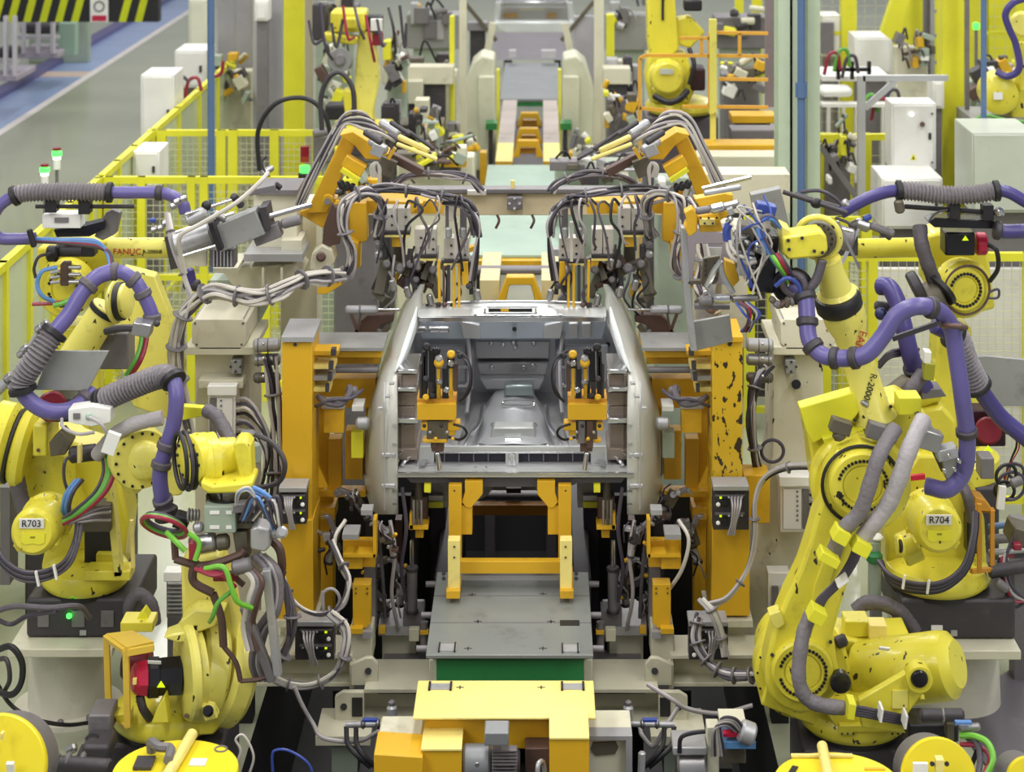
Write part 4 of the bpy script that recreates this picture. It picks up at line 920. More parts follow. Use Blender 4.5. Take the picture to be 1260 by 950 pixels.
    # ---- beige column
    cm = mat('scorched_beige', (214, 208, 184), .5, wear=.8, wearcol=(150, 110, 88), scale=2.4) if Lf else BEIGECH
    q = T('beige_column', ('beige column with scorched head box beside the smooth yellow post' if Lf else 'beige column with brown rust stains and flaking paint beside the chipped yellow post'), 'column', (275, 805, 12.6))
    if Lf: MB().box(240, 436, 308, 800, 12.6, .5).go('column_body', cm, q, bev=.006)
    else: MB().poly([(252, 436), (312, 436), (314, 560), (330, 640), (372, 806), (244, 806)], 12.6, .45).go('column_body', cm, q, bev=.006)
    MB().box(228, 427, 313, 437, 12.5, .65).go('top_flange', BEIGE, q, bev=.004)
    MB().poly([(236, 397), (240, 393), (298, 393), (303, 397), (303, 422), (296, 430), (246, 430), (236, 422)], 12.5, .5).go('head_box', cm, q, bev=.004)
    MB().poly([(239, 380 + 12), (300, 392), (300, 394), (239, 394)], 12.52, .46).go('head_top', GREYP, q)
    for a, b_ in ((240, 398), (299, 398), (242, 424), (297, 424)): MB().cyl(P(a, b_, 12.49), P(a, b_, 12.51), .006, seg=8).go('screw', INK, q)
    MB().box(244, 468, 299, 478, 12.45, .15).go('shelf_bracket', BEIGE, q, bev=.003) if Lf else None
    MB().box(284, 443, 297, 460, 12.5, .1).go('bolt_block', GREYP, q, bev=.003); MB().bolts(P(290, 451, 12.5), (0, -1, 0), .03, 4, .008, .012).go('bolt', DGREY, q)
    MB().box(246, 800, 330, 812, 12.4, .6).go('base_plate', BEIGE, q); MB().aabb(*( [P(250, 0, 12.6).x, 12.6, 0, P(320, 0, 12.6).x, 13.0, P(0, 812, 12.6).z] if Lf else [P(320, 0, 12.6).x, 12.6, 0, P(250, 0, 12.6).x, 13.0, P(0, 812, 12.6).z])).go('plinth', TRGREY, q)
    # terminal box with cables
    if Lf: tb = (256, 478, 290, 546)
    else: tb = (266, 590, 303, 655)
    r = T('terminal_box', ('white terminal box with a fan of cables on the scorched beige column' if Lf else 'white terminal box with curled cables on the rust stained beige column'), 'junction box', ((tb[0] + tb[2]) / 2, tb[3], 12.4))
    MB().box(*tb, 12.42, .18).go('box_body', WHITE, r, bev=.004); MB().box(tb[0] - 1, tb[1] - 3, tb[2] + 1, tb[1] + 9, 12.38, .2).go('hood', WHITE, r, bev=.004)
    MB().box(tb[0] + 2, tb[1] + 13, tb[0] + 9, tb[3] - 4, 12.4, .03).go('connector_strip', MGREY, r); MB().box(tb[0] + 11, tb[1] + 12, tb[2] - 4, tb[3] - 4, 12.405, .02).go('label_plate', LABEL, r)
    for i in range(8):
        vv = tb[1] + 13 + i * (tb[3] - tb[1] - 18) / 8; e = tb[2]
        MB().tube([P(e, vv, 12.45), P(e + 14, vv + 1 + jit(2), 12.4 - .02 * (i % 3)), P(e + 30 + jit(4), vv + 14 + jit(3), 12.35), P(e + 44 - i + jit(3), vv + 46 + jit(6), 12.3), P(e + 40 - 2 * i, vv + 80, 12.35)] if Lf else [P(tb[0], vv, 12.4), P(tb[0] - 8, vv + jit(2), 12.35), P(tb[0] - 22, vv - 2 + jit(2), 12.4)], px(2.1), seg=7).go('cable', [CABLE, CABLED, CABLEL, BLACK][i % 4], r)
        MB().cyl(P(tb[0] + 16, vv + 2, 12.4), P(tb[0] + 16, vv + 2, 12.41), px(1.6), seg=6).go('marker', MGREY, r) if i < 7 else None
    # ---- yellow side frames between post and car
    r = T('clamp_stand', f'orange yellow side frame carrying body clamps between jig post and car, {S}', 'frame', (420, 600, 12.5))
    for (u0, v0, u1, v1, d, t) in ((386, 466, 462, 502, 12.55, .12), (386, 432, 470, 440, 12.35, .3), (386, 440, 468, 448, 12.5, .06), (386, 500, 404, 606, 12.6, .1), (404, 540, 420, 606, 12.5, .1), (425, 530, 446, 590, 12.45, .12),
                                   (398, 503, 423, 533, 12.2, .12), (450, 468, 462, 590, 12.6, .08), (386, 604, 450, 612, 12.45, .1), (386, 625, 412, 640, 12.5, .2)):
        MB().box(u0, v0, u1, v1, d, t).go('frame_plate', YEL, r, bev=.003)
    MB().poly([(386, 560), (404, 600), (386, 600)], 12.35, .02).go('gusset', YEL, r); MB().poly([(424, 545), (446, 520), (446, 590), (430, 590)], 12.44, .02).go('gusset', YEL, r)
    MB().box(396, 498, 424, 503, 12.18, .16).go('ledge', LGREY, r); MB().box(386, 428, 472, 432, 12.3, .35).go('shelf_plate', GREYP, r)
    MB().box(433, 500, 447, 506, 12.2, .16).go('white_tag', WHITE, r)
    for (a, b_, rp, m_) in (((386, 455, 12.35), (466, 455, 12.35), 4, MGREY), ((438, 521, 12.2), (455, 521, 12.2), 8, LGREY), ((425, 481, 12.25), (440, 481, 12.25), 6, MGREY)):
        MB().drum(P(*a), P(*b_), px(rp)).go('round_bar', m_, r)
    MB().box(432, 532, 447, 564, 12.25, .1).go('pale_cover' if not Lf else 'yellow_cover', TRGREY if not Lf else LEMON, r, bev=.003)
    for i, (vv, w) in enumerate(((432, 30), (449, 26), (463, 24), (477, 20))):
        MB().box(386, vv, 386 + w, vv + 5, 12.1, .15).go('stack_plate', [YEL, YPALE, LGREY, YPALE][i], r); MB().box(386 + w * .7, vv - 2, 386 + w * .9, vv + 6, 12.05, .06).go('stack_bolt', DGREY, r)
    MB().tube([P(392, 488, 12.1), P(404, 496, 12.0), P(420, 497, 12.0), P(430, 484, 12.05), P(430, 476, 12.1)], px(4), seg=8).go('dark_hose', SLEEVED, r); MB().tube([P(388, 500, 12.05), P(410, 492, 11.98), P(432, 490, 12.0), P(446, 480, 12.1)], px(2.2), seg=8).go('dark_hose', CABLED, r)
    # leg to deck
    MB().box(392, 606, 410, 770, 12.6, .15).go('leg', YEL, r, bev=.003); MB().box(388, 770, 414, 812, 12.6, .2).go('leg_foot', BEIGE, r)
    # ---- round locking cylinders pressed to the body
    for i, (v, u0, u1, lab) in enumerate(((381, 425, 492, 'upper horizontal silver locating cylinder pressed against the car pillar'),)):
        q = T('locating_cylinder', f'{lab}, {S}', 'cylinder', (u0 + 20, v + 4, 12.75))
        MB().drum(P(u0, v, 12.75), P(u0 + 40, v, 12.75), px(5.5)).go('barrel', LGREY, q); MB().cyl(P(u0 + 40, v, 12.75), P(u1, v, 12.7), px(2)).go('rod', CHROME, q)
        MB().ring(P(u0 + 18, v, 12.75), (1, 0, 0), px(6.2), px(1)).go('clamp_band', MGREY, q)
        MB().beam(P(432, 386, 12.75), P(440, 408, 12.75), px(4)).go('link', BROWN, q); MB().beam(P(444, 386, 12.75), P(440, 408, 12.75), px(3)).go('link', BROWN, q)
        MB().beam(P(440, 406, 12.75), P(418, 430, 12.75), px(4)).go('link', BROWN, q)
    q = T('curved_clamp', f'brown curved steel clamp arm behind the locating cylinder, {S}', 'clamp arm', (455, 430, 12.8))
    MB().poly([(444, 395), (452, 388), (484, 387), (484, 396), (470, 400), (462, 408), (474, 412), (462, 430), (448, 431), (440, 415)], 12.8, .08).go('arm', BROWN, q, bev=.006)
    MB().beam(P(479, 400, 12.78), P(458, 428, 12.78), px(7)).go('stay', OLIVE, q); MB().cyl(P(451, 424, 12.76), P(451, 424, 12.82), px(3)).go('pivot', STEEL, q)
    # ---- beige upper carriage
    if Lf:
        q = T('upper_carriage', 'beige upper carriage with ribs and square box above the scorched column', 'carriage', (330, 370, 12.9))
        MB().poly([(270, 330), (360, 325), (372, 338), (330, 362), (300, 362), (285, 350)], 13.0, .4).go('ribbed_beam', BEIGE, q, bev=.006)
        for u in (322, 345): MB().box(u, 330, u + 3, 352, 12.9, .1).go('rib', BEIGE, q)
        MB().box(312, 238, 366, 305, 13.1, .35).go('square_box', BEIGE, q, bev=.006); MB().box(312, 234, 366, 240, 13.05, .4).go('box_lid', MGREY, q)
        MB().box(300, 313, 372, 322, 12.9, .4).go('grey_rail', LGREY, q); MB().box(346, 296, 371, 318, 13.0, .3).go('rear_box', BEIGE, q)
        MB().box(262, 330, 292, 336, 12.7, .4).go('ledge', BEIGE, q)
        MB().box(258, 345, 320, 396, 13.1, .4).go('neck', TRGREY, q)
        MB().box(345, 250, 390, 420, 13.6, .3).go('rear_plate', BEIGE, q, bev=.006)
        MB().poly([(228, 328), (228, 300), (234, 290), (242, 290), (247, 298), (254, 306), (254, 328)], 12.4, .05).go('hinge_plate', BEIGE, q, bev=.003)
        MB().cyl(P(235, 296, 12.39), P(235, 296, 12.405), px(3.5)).go('hinge_hole', BROWN, q)
        MB().box(258, 308, 288, 329, 12.35, .15).go('connector_block', MGREY, q)
        for k in range(6): MB().box(262 + k * 4.3, 309, 263.6 + k * 4.3, 328, 12.33, .03).go('contact_fin', LGREY, q)
    else:
        q = T('upper_carriage', 'beige upper carriage with steel plates behind the chipped yellow post', 'carriage', (360, 425, 13.0))
        MB().box(348, 282, 380, 428, 13.2, .35).go('upright_plate', BEIGE, q, bev=.006); MB().box(380, 322, 412, 420, 13.4, .3).go('inner_plate', BEIGE, q, bev=.006)
        MB().box(366, 280, 402, 350, 12.6, .12).go('lilac_plate', mat('lilac_grey_plate', (150, 142, 150), .5, wear=.4), q, bev=.005)
        MB().box(300, 215, 412, 262, 14.2, .3).go('rear_panel', BEIGE, q)
        MB().poly([(375, 305), (402, 305), (398, 345), (410, 420), (394, 422)], 12.5, .03).go('steel_guard', LGREY, q)
        MB().box(255, 372, 312, 395, 12.8, .3).go('shoulder', BEIGE, q)
    # ---- big pivoting yellow arm
    r = T('pivot_arm', f'orange yellow pivoting arm raised above the car with clamps at its tip, {S}', 'arm', (392, 300, 13.3))
    MB().poly([(421, 168), (437, 176), (402, 262), (378, 262), (384, 246)], 13.2, .16).go('arm_beam', YEL, r, bev=.005)
    MB().poly([(417, 166), (434, 162), (478, 190), (470, 197), (450, 196), (437, 180)], 13.1, .22).go('arm_head', YEL, r, bev=.005)
    MB().poly([(378, 258), (400, 242), (414, 245), (408, 256), (402, 284), (366, 262)], 13.25, .14).go('arm_foot', YEL, r, bev=.005)
    MB().lathe(P(403, 248, 13.1), (0, 1, 0), [(px(7.5, 13), 0), (px(7.5, 13), .05)], 24).go('pivot_boss', YEL, r); MB().cyl(P(403, 248, 13.05), P(403, 248, 13.2), px(4, 13)).go('pivot_pin', MGREY, r)
    for i, (a, b_, rp, m_) in enumerate((((468, 150), (492, 165), 6, LGREY), ((478, 163), (500, 174), 4.5, MGREY), ((455, 172), (476, 186), 6, LGREY), ((490, 168), (528, 186), 3.6, YPALE), ((488, 177), (538, 196), 2.6, YPALE), ((500, 160), (535, 184), 2.4, DGREY), ((480, 150), (505, 166), 3, DGREY), ((448, 162), (470, 176), 4, DGREY))):
        MB().drum(P(*a, 13.0 - .03 * i), P(*b_, 12.95 - .03 * i), px(rp, 13)).go('clamp_actuator', m_, r)
    MB().beam(P(458, 181, 12.9), P(472, 187, 12.9), px(14, 13), .1).go('clamp_block', LGREY, r, bev=.004); MB().beam(P(478, 195, 12.95), P(486, 182, 12.95), px(4, 13), .06).go('clamp_link', YEL, r); MB().beam(P(512, 178, 12.9), P(530, 190, 12.9), px(6, 13), .04).go('clamp_jaw', OLIVE, r, bev=.003)
    MB().beam(P(424, 196, 13.1), P(448, 210, 13.1), px(14, 13), .12).go('side_block', YEL, r, bev=.004); MB().beam(P(420, 208, 13.0), P(442, 222, 13.0), px(5, 13), .06).go('side_strip', LEMON, r)
    for k in range(3): MB().drum(P(418 + k * 7, 222 + k * 2, 13.0), P(422 + k * 7, 232 + k * 2, 13.0), px(4.5, 13)).go('black_fitting', BLACK, r)
    MB().beam(P(466, 200, 13.1), P(486, 208, 13.1), px(22, 13), .12).go('clamp_body', OLIVE, r, bev=.006); MB().beam(P(478, 190, 13.15), P(520, 212, 13.15), px(10, 13), .1).go('lower_clamp_body', BROWN, r, bev=.005)
    for k in range(7):
        MB().tube([P(364 + k * 1.6, 252, 13.0), P(376 + k * 2, 222 + jit(3), 12.95), P(398 + k * 1.6, 182 + jit(3), 12.9), P(413 + k * 2, 152 + jit(3), 12.9), P(428 + k * 3, 137 + k * 3 + jit(3), 12.9), P(448 + k * 3, 139 + k * 4, 12.9), P(462 + k * 4, 156 + k * 3, 12.95)], px(2.0, 13) * random.uniform(.7, 1.15), seg=7).go('hose', [CABLE, CABLED, CABLEL, DGREY][k % 4], r)
    for k in range(3): MB().tube([P(458 + k * 3, 218, 12.9), P(456 + k * 2, 206, 12.88), P(462 + k, 200, 12.88), P(468 - k, 208, 12.88), P(466, 228, 12.9)], px(1.6, 13), seg=6).go('hose', CABLEL, r)
    # ---- cylinder that swings the arm
    if Lf:
        q = T('swing_cylinder', 'large grey pneumatic cylinder with chrome rod pushing the raised yellow arm', 'cylinder', (300, 300, 12.4))
        MB().beam(P(268, 292, 12.35), P(322, 270, 12.35), px(33), .17).go('shroud', GREYP, q, bev=.004)
        MB().drum(P(216, 302, 12.4), P(262, 286, 12.4), px(16)).go('barrel', LGREY, q); MB().lathe(P(238, 295, 12.4), P(262, 286, 12.4) - P(238, 295, 12.4), [(px(15), 0), (px(15), .09)], 24).go('blue_grey_barrel', mat('barrel_blue_grey', (168, 184, 196), .35, metal=.2), q)
        for (a, b_) in (((216, 286), (288, 262)), ((222, 316), (274, 300))): MB().cyl(P(*a, 12.3), P(*b_, 12.3), px(2)).go('tie_rod', CHROME, q)
        MB().beam(P(262, 270, 12.3), P(274, 304, 12.3), px(7), .2).go('end_flange', BLACK, q, bev=.003)
        MB().poly([(318, 256), (328, 254), (333, 282), (325, 286)], 12.3, .2).go('rod_flange', DGREY, q, bev=.004)
        MB().cyl(P(328, 267, 12.35), P(382, 252, 12.6), px(3.6)).go('piston_rod', CHROME, q)
        MB().beam(P(314, 293, 12.4), P(345, 281, 12.4), px(18), .12).go('lower_bracket', MGREY, q, bev=.004); MB().drum(P(346, 276, 12.4), P(370, 270, 12.4), px(6.5)).go('valve_body', MGREY, q)
        MB().drum(P(226, 290, 12.2), P(238, 262, 12.25), px(8)).go('trunnion', MGREY, q) if False else None
        MB().drum(P(230, 272, 12.25), P(256, 260, 12.25), px(9)).go('upper_barrel', LGREY, q); MB().cyl(P(228, 264, 12.2), P(285, 246, 12.3), px(2.4)).go('guide_rod', CHROME, q); MB().ball(P(254, 253, 12.25), px(6.5)).go('black_knob', BLACK, q)
        MB().drum(P(286, 240, 12.3), P(298, 254, 12.35), px(5)).go('knuckle', DGREY, q); MB().drum(P(262, 262, 12.3), P(278, 270, 12.3), px(5)).go('knuckle', STEEL, q)
        MB().tube([P(190 + 38, 296 + 40, 12.2), P(222, 312, 12.15), P(222, 290, 12.1), P(246, 276, 12.1), P(290, 250, 12.1), P(320, 224, 12.15), P(330, 212, 12.2)], px(3), seg=8).go('pale_hose', CABLEL, q)
        MB().drum(P(322, 214, 12.3), P(336, 206, 12.35), px(4)).go('fitting', STEEL, q); MB().tube([P(326, 212, 12.3), P(322, 200, 12.3), P(328, 192, 12.3)], px(1.6)).go('fitting_hose', DGREY, q)
        MB().beam(P(308, 236, 12.6), P(340, 229, 12.6), px(7), .1).go('guide_plate', MGREY, q, bev=.003)
        MB().drum(P(338, 226, 12.6), P(346, 232, 12.6), px(4)).go('knob', BLACK, q)
    else:
        q = T('swing_cylinder', 'long pneumatic cylinder with chrome rods behind the weld gun, pushing the raised arm', 'cylinder', (260, 290, 12.6))
        MB().cyl(P(400, 232, 12.6), P(340, 218, 12.6), px(3)).go('piston_rod', CHROME, q); MB().poly([(341, 240), (304, 232), (292, 285), (330, 300)], 12.7, .1).go('shroud', GREYP, q, bev=.004)
        MB().cyl(P(300, 236, 12.5), P(222, 262, 12.5), px(3)).go('guide_rod', DGREY, q); MB().ball(P(260, 250, 12.45), px(6.5)).go('black_knob', BLACK, q)
        MB().drum(P(236, 290, 12.6), P(215, 296, 12.6), px(15)).go('barrel', MGREY, q)
        MB().cyl(P(250, 276, 12.4), P(214, 285, 12.4), px(2)).go('tie_rod', CHROME, q); MB().beam(P(232, 272, 12.3), P(205, 330, 12.3), px(3.4)).go('link_rod', CHROME, q)
    # brown gusset behind arm
    MB().poly([(408, 250), (420, 262), (418, 300), (396, 306), (398, 280)], 13.0, .05).thing('steel_gusset', f'brown steel gusset at the foot of the pivoting arm, {S}', 'gusset', BROWN, bev=.004)
    q = T('pivot_bracket', f'beige round pivot bracket below the pivoting arm, {S}', 'bracket', (395, 330, 12.95))
    MB().poly([(384, 312), (396, 302), (408, 308), (412, 322), (400, 334), (380, 332)], 12.95, .2).go('bracket_body', BEIGE, q, bev=.006); MB().drum(P(395, 316, 12.85), P(395, 316, 12.97), px(6, 13)).go('shaft_end', BROWN, q)
    q = T('yellow_lug', f'yellow lower lug plate beneath the pivot bracket, {S}', 'lug', (410, 360, 12.9)); MB().poly([(392, 350), (420, 330), (430, 345), (402, 362), (390, 362)], 12.9, .08).go('lug_plate', YEL, q, bev=.004); MB().poly([(428, 232), (445, 240), (443, 330), (430, 330)], 13.4, .1).go('lug_post', YEL, q, bev=.004)
    # ---- gripper head hanging above the pillar
    r = T('gripper_head', f'overhead gripper head with three pneumatic blocks and long yellow fingers, {S}', 'gripper', (520, 385, 12.9))
    MB().box(436, 247, 545, 263, 13.2, .25).go('carrier_beam', YEL, r, bev=.004)
    MB().poly([(430, 250), (450, 250), (452, 296), (442, 300), (430, 290)], 13.1, .15).go('beam_end', YEL, r, bev=.004)
    MB().poly([(486, 248), (520, 250), (500, 268), (488, 262)], 13.05, .1).go('beam_web', YEL, r)
    MB().poly([(427, 292), (441, 300), (436, 330), (428, 332)], 13.0, .1).go('yellow_foot', YEL, r, bev=.003)
    for i, (u0, v0, u1, v1) in enumerate(((473, 256, 504, 284), (510, 282, 537, 313), (546, 293, 577, 319))):
        b0 = MB().box(u0, v0, (u0 + u1) / 2 - .4, v1, 12.8 - .05 * i, .12).go('pneumatic_block', ALUB, r, bev=.004)
        MB().box((u0 + u1) / 2 + .4, v0, u1, v1, 12.8 - .05 * i, .12).go('pneumatic_block', ALUB, r, bev=.004)
        MB().box(u0, v1 + 1, u1, v1 + 5, 12.76 - .05 * i, .16).go('front_plate', DGREY, r); MB().box(u0, v1 + 4, u1, v1 + 8, 12.76 - .05 * i, .16).go('mount_plate', YPALE, r)
        for (a, b_) in ((.3, .35), (.3, .75), (.85, .4), (.85, .8)): MB().cyl(P(u0 + (u1 - u0) * a, v0 + (v1 - v0) * b_, 12.79 - .05 * i), P(u0 + (u1 - u0) * a, v0 + (v1 - v0) * b_, 12.81 - .05 * i), .008, seg=8).go('screw', INK, b0)
    MB().box(552, 250, 560, 272, 12.7, .08).go('upper_block', ALUB, r, bev=.004); MB().box(559, 274, 563, 322, 12.6, .05).go('pale_bar', CABLEL, r)
    MB().box(548, 250, 552, 293, 12.75, .06).go('guide', MGREY, r); MB().box(566, 250, 574, 293, 12.75, .06).go('guide', MGREY, r)
    for u in (552, 569): MB().drum(P(u, 293, 12.65), P(u, 280, 12.65), px(4, 13)).go('fitting', LGREY, r)
    # fingers with the rods
    for j, (u0, v0, u1, v1, w, m_) in enumerate(((558.5, 325, 558.5, 384, 3.4, YEL), (565, 325, 565, 382, 3.2, YEL), (540, 320, 541, 376, 3.4, YEL), (572, 322, 573, 350, 8, YEL), (537, 372, 538, 392, 2, BROWN), (546, 328, 546, 374, 3, BROWN), (552, 326, 552, 370, 4, DGREY), (578, 322, 580, 362, 5, BLACK))):
        MB().beam(P(u0, v0, 12.65), P(u1, v1, 12.65), px(w, 12.6)).go('finger', m_, r, bev=.002)
    for (u, v, rp, m_) in ((555, 386, 4, CHROME), (566, 384, 5, CHROME), (574, 384, 5, DGREY), (547, 375, 3.5, BROWN), (577, 352, 4, DGREY), (540, 395 - 20, 3, BLACK)): MB().ball(P(u, v, 12.6), px(rp, 12.6)).go('finger_tip', m_, r)
    # clamps under the blocks
    MB().poly([(484, 292), (497, 292), (499, 330), (484, 330)], 12.9, .1).go('clamp_neck', OLIVE, r, bev=.004)
    MB().box(482, 292, 496, 304, 12.8, .08).go('yellow_nut', YEL, r, bev=.003)
    for (a, b_, w, m_) in (((494, 330), (474, 322), 9, OLIVE), ((474, 322), (466, 362), 13, OLIVE), ((490, 328), (508, 336), 10, OLIVE), ((508, 330), (514, 372), 7, DGREY), ((500, 318), (520, 330), 12, BROWN), ((526, 330), (541, 366), 9, OLIVE), ((462, 358), (476, 370), 8, OLIVE), ((505, 306), (500, 360), 6, DGREY), ((530, 318), (520, 345), 8, OLIVE), ((515, 345), (535, 352), 6, BROWN)):
        MB().beam(P(*a, 12.85), P(*b_, 12.8), px(w, 12.9), .08).go('clamp_link', m_, r, bev=.004)
    for (u, v, rp) in ((492, 330, 6), (505, 325, 5), (476, 325, 5), (512, 344, 4), (533, 332, 5)): MB().drum(P(u, v, 12.7), P(u, v, 12.8), px(rp, 12.8)).go('pivot', MGREY, r)
    for k in range(4): MB().drum(P(466.5, 276 + k * 11, 12.75), P(466.5, 284 + k * 11, 12.75), px(5, 13)).go('regulator', [MGREY, DGREY, MGREY, LGREY][k], r)
    MB().drum(P(474, 300, 12.75), P(474, 318, 12.75), px(4, 13)).go('regulator', DGREY, r)
    MB().beam(P(510, 330, 12.9), P(515, 345, 12.9), px(14, 13), .1).go('joint_block', OLIVE, r, bev=.004)
    for k in range(8):
        u0 = 474 + k * 13 + jit(5)
        MB().tube([P(u0, 256 - k * .5, 12.75), P(u0 + 6 + jit(4), 244 + jit(4), 12.6), P(u0 + 10 + jit(12), 264 + jit(8), 12.55), P(u0 + 8 + jit(10), 285 + jit(12), 12.55), P(u0 + 4 + jit(14), 312 + jit(22), 12.6)], px(1.8) * random.uniform(.7, 1.2), seg=6).go('hose', [CABLED, CABLE, BLACK, SLEEVED][k % 4], r)
    for k in range(3): MB().tube([P(545, 250, 12.7), P(570 + k * 3, 250 + k * 4, 12.55), P(586 + k * 2, 276, 12.5), P(588 - k * 2, 310, 12.5), P(584 - k * 3, 345, 12.55)], px(2.2), seg=7).go('hose', [BLACK, CABLED, CABLE][k], r)
    for k in range(30):
        u = random.uniform(466, 586); v = random.uniform(304, 368) - abs(u - 520) * .1; m_ = random.choice([OLIVE, OLIVE, BROWN, DGREY, MGREY, LGREY, YEL]); dd = 12.85 + jit(.12)
        if k % 3 == 0: MB().beam(P(u, v, dd), P(u + jit(12), v + random.uniform(8, 22), dd), px(random.uniform(4, 9), 13), .06).go('clamp_link', m_, r, bev=.004)
        elif k % 3 == 1: MB().wbox(P(u, v, dd), (px(random.uniform(5, 13), 13), .08, px(random.uniform(5, 13), 13)), (0, jit(.7), 0)).go('clamp_block', m_, r, bev=.004)
        else: MB().tube([P(u, v - 14, dd - .1), P(u + jit(10), v, dd - .14), P(u + jit(12), v + 18, dd - .1), P(u + jit(10), v + 32, dd)], px(1.5, 13), seg=6).go('hose', random.choice([CABLED, CABLE, BLACK]), r)
    for u, v in ((500, 352), (528, 362), (482, 344), (586, 356), (512, 318)): MB().drum(P(u, v, 12.7), P(u + 3, v + 14, 12.7), px(4, 13)).go('small_cylinder', STEEL, r)
    # ---- cable bundles
    bundle(f'looped grey cable bundle arching from the column to the overhead gripper head, {S}',
           [(412, 346, 12.6), (428, 334, 12.5), (432, 310, 12.45), (424, 282, 12.45), (424, 254, 12.45), (436, 240, 12.5), (456, 238, 12.55), (468, 250, 12.6), (468, 272, 12.65), (462, 290, 12.7)], 9, px(8), px(2.1), [CABLE, CABLED, CABLEL, SLEEVED], group=None, ties=4)
    bundle(f'dark cable bundle lying along the overhead crossbeam, {S}',
           [(440, 240, 12.8), (470, 232, 12.75), (500, 234, 12.7), (530, 238, 12.7), (560, 244, 12.7), (578, 258, 12.65), (586, 290, 12.65)], 8, px(7), px(2.0), [CABLED, BLACK, CABLE, SLEEVED], ties=4)
    bundle(f'upper loop of dark cables behind the crossbeam, {S}', [(480, 246, 13.6), (492, 222, 13.6), (520, 214, 13.6), (552, 214, 13.6), (578, 222, 13.6), (592, 236, 13.6)], 6, px(6), px(2.0), [CABLED, SLEEVED, CABLE], ties=3)
    if Lf:
        bundle('thick pale cable harness sweeping below the beige carriage', [(418, 338, 12.4), (398, 340, 12.3), (376, 342, 12.2), (350, 356, 12.1), (320, 366, 12.1), (290, 364, 12.1), (262, 358, 12.15), (238, 372, 12.2), (222, 396, 12.2), (217, 440, 12.25), (224, 490, 12.3), (232, 535, 12.3)], 8, px(10), px(2.6), [CABLE, CABLEL, CABLEL, SLEEVED], ties=9)
        bundle('tall white and grey cable run rising behind the swing cylinder', [(206, 262, 12.5), (213, 300, 12.4), (228, 345, 12.35), (236, 368, 12.3)], 2, px(2), px(3), [CABLEL, CABLE], ties=2)
        bundle('grey cable fan hanging beside the smooth yellow post', [(330, 440, 12.4), (336, 480, 12.35), (340, 540, 12.3), (338, 590, 12.2), (334, 640, 12.1)], 7, px(9), px(2.2), [CABLED, CABLE, BLACK], ties=2)
        bundle('long white cable arc sweeping under the smooth yellow post to the lower valve terminal', [(345, 700, 11.7), (360, 740, 11.6), (392, 756, 11.55), (420, 744, 11.55), (429, 716, 11.6), (420, 690, 11.7), (408, 665, 11.8)], 4, px(4), px(2.3), [CABLE, CABLEL, CABLED], ties=3)
        bundle('thick grey cable loop around the lower valve terminal', [(408, 755, 11.5), (424, 775, 11.45), (427, 800, 11.4), (412, 828, 11.4), (386, 842, 11.4), (358, 842, 11.4), (330, 832, 11.4)], 6, px(5), px(2.8), [CABLE, CABLEL, SLEEVED], ties=4)
        bundle('dark and pale hoses coiled beside the gripper of the front robot', [(328, 696, 11.5), (350, 720, 11.45), (360, 760, 11.4), (352, 800, 11.4), (330, 830, 11.4)], 6, px(7), px(2.6), [SLEEVED, CABLE, CABLED, CABLEL], ties=3)
        tag(MB().tube([(362, 845, 11.3), (372, 868, 11.3), (385, 890, 11.3), (398, 908, 11.2), (440, 912, 11.2), (466, 900, 11.3)], px(2.5)).go('cable', CABLE), 'single grey cable drooping in front of the shadow pit', 'cable')
        tag(MB().tube([(398, 752, 11.6), (398, 730, 11.6), (410, 725, 11.6), (418, 738, 11.6), (408, 760, 11.6)], px(2)).go('cable_loop', CABLE), 'small grey cable loop above the lower valve terminal', 'cable')
    else:
        bundle('hanging bundle of white and grey cables behind the weld gun, over the chipped post', [(420, 246, 12.5), (444 - 30, 262, 12.45), (402, 300, 12.45), (400, 330, 12.45), (404, 352, 12.45), (398, 368, 12.4), (386, 378, 12.4), (372, 376, 12.4)], 11, px(9), px(2.1), [CABLEL, CABLE, CABLED, BROWN], ties=3)
        bundle('dark cables bowed beside the chipped yellow post', [(318, 452, 12.4), (332, 470, 12.3), (338, 510, 12.25), (332, 560, 12.25), (326, 590, 12.3)], 6, px(6), px(2.4), [BLACK, CABLED, CABLE], ties=2)
        bundle('double white cable curving from the front robot down past the valve terminal', [(250, 574, 11.6), (290, 576, 11.65), (318, 590, 11.7), (330, 620, 11.7), (330, 660, 11.7), (338, 700, 11.7), (362, 735, 11.65), (385, 745, 11.65)], 3, px(3), px(2.6), [CABLEL, CABLE, BLACK], ties=3)
        bundle('thick wrapped cable bundle drooping across the base frame to the front robot', [(398, 758, 11.5), (400, 785, 11.45), (388, 812, 11.4), (366, 828, 11.35), (340, 832, 11.3), (316, 828, 11.25)], 7, px(6), px(2.6), [CABLE, SLEEVED, CABLED], ties=6)
        bundle('grey cables dropping over the lower valve terminal', [(395, 740, 11.55), (380, 752, 11.5), (372, 780, 11.5), (366, 806, 11.5)], 5, px(5), px(2.3), [CABLE, CABLEL], ties=2)
        tag(MB().tube([(460, 842, 11.4), (430, 860, 11.3), (410, 872, 11.3), (370, 878, 11.3), (330, 868, 11.3)], px(2.6)).go('cable', CABLE), 'grey cable sagging in front of the shadow pit', 'cable')
        tag(MB().tube([(422, 870, 11.3), (440, 900, 11.25), (452, 918, 11.25), (466, 905, 11.3), (472, 892, 11.35), (500, 888, 11.4)], px(2.6)).go('cable', CABLE), 'looping grey hose beside the yellow cover', 'cable')
        tag(MB().cyl(P(284, 473, 12.5), P(284, 473, 12.58), px(6)).go('black_knob', BLACKG), 'round black rubber knob on the rust stained column', 'knob')
        tag(MB().ring(P(312, 555, 12.3), (0, 1, 0), px(14), px(2.2)).go('cable_ring', CABLED), 'dark coiled cable ring between post and stained column', 'cable')
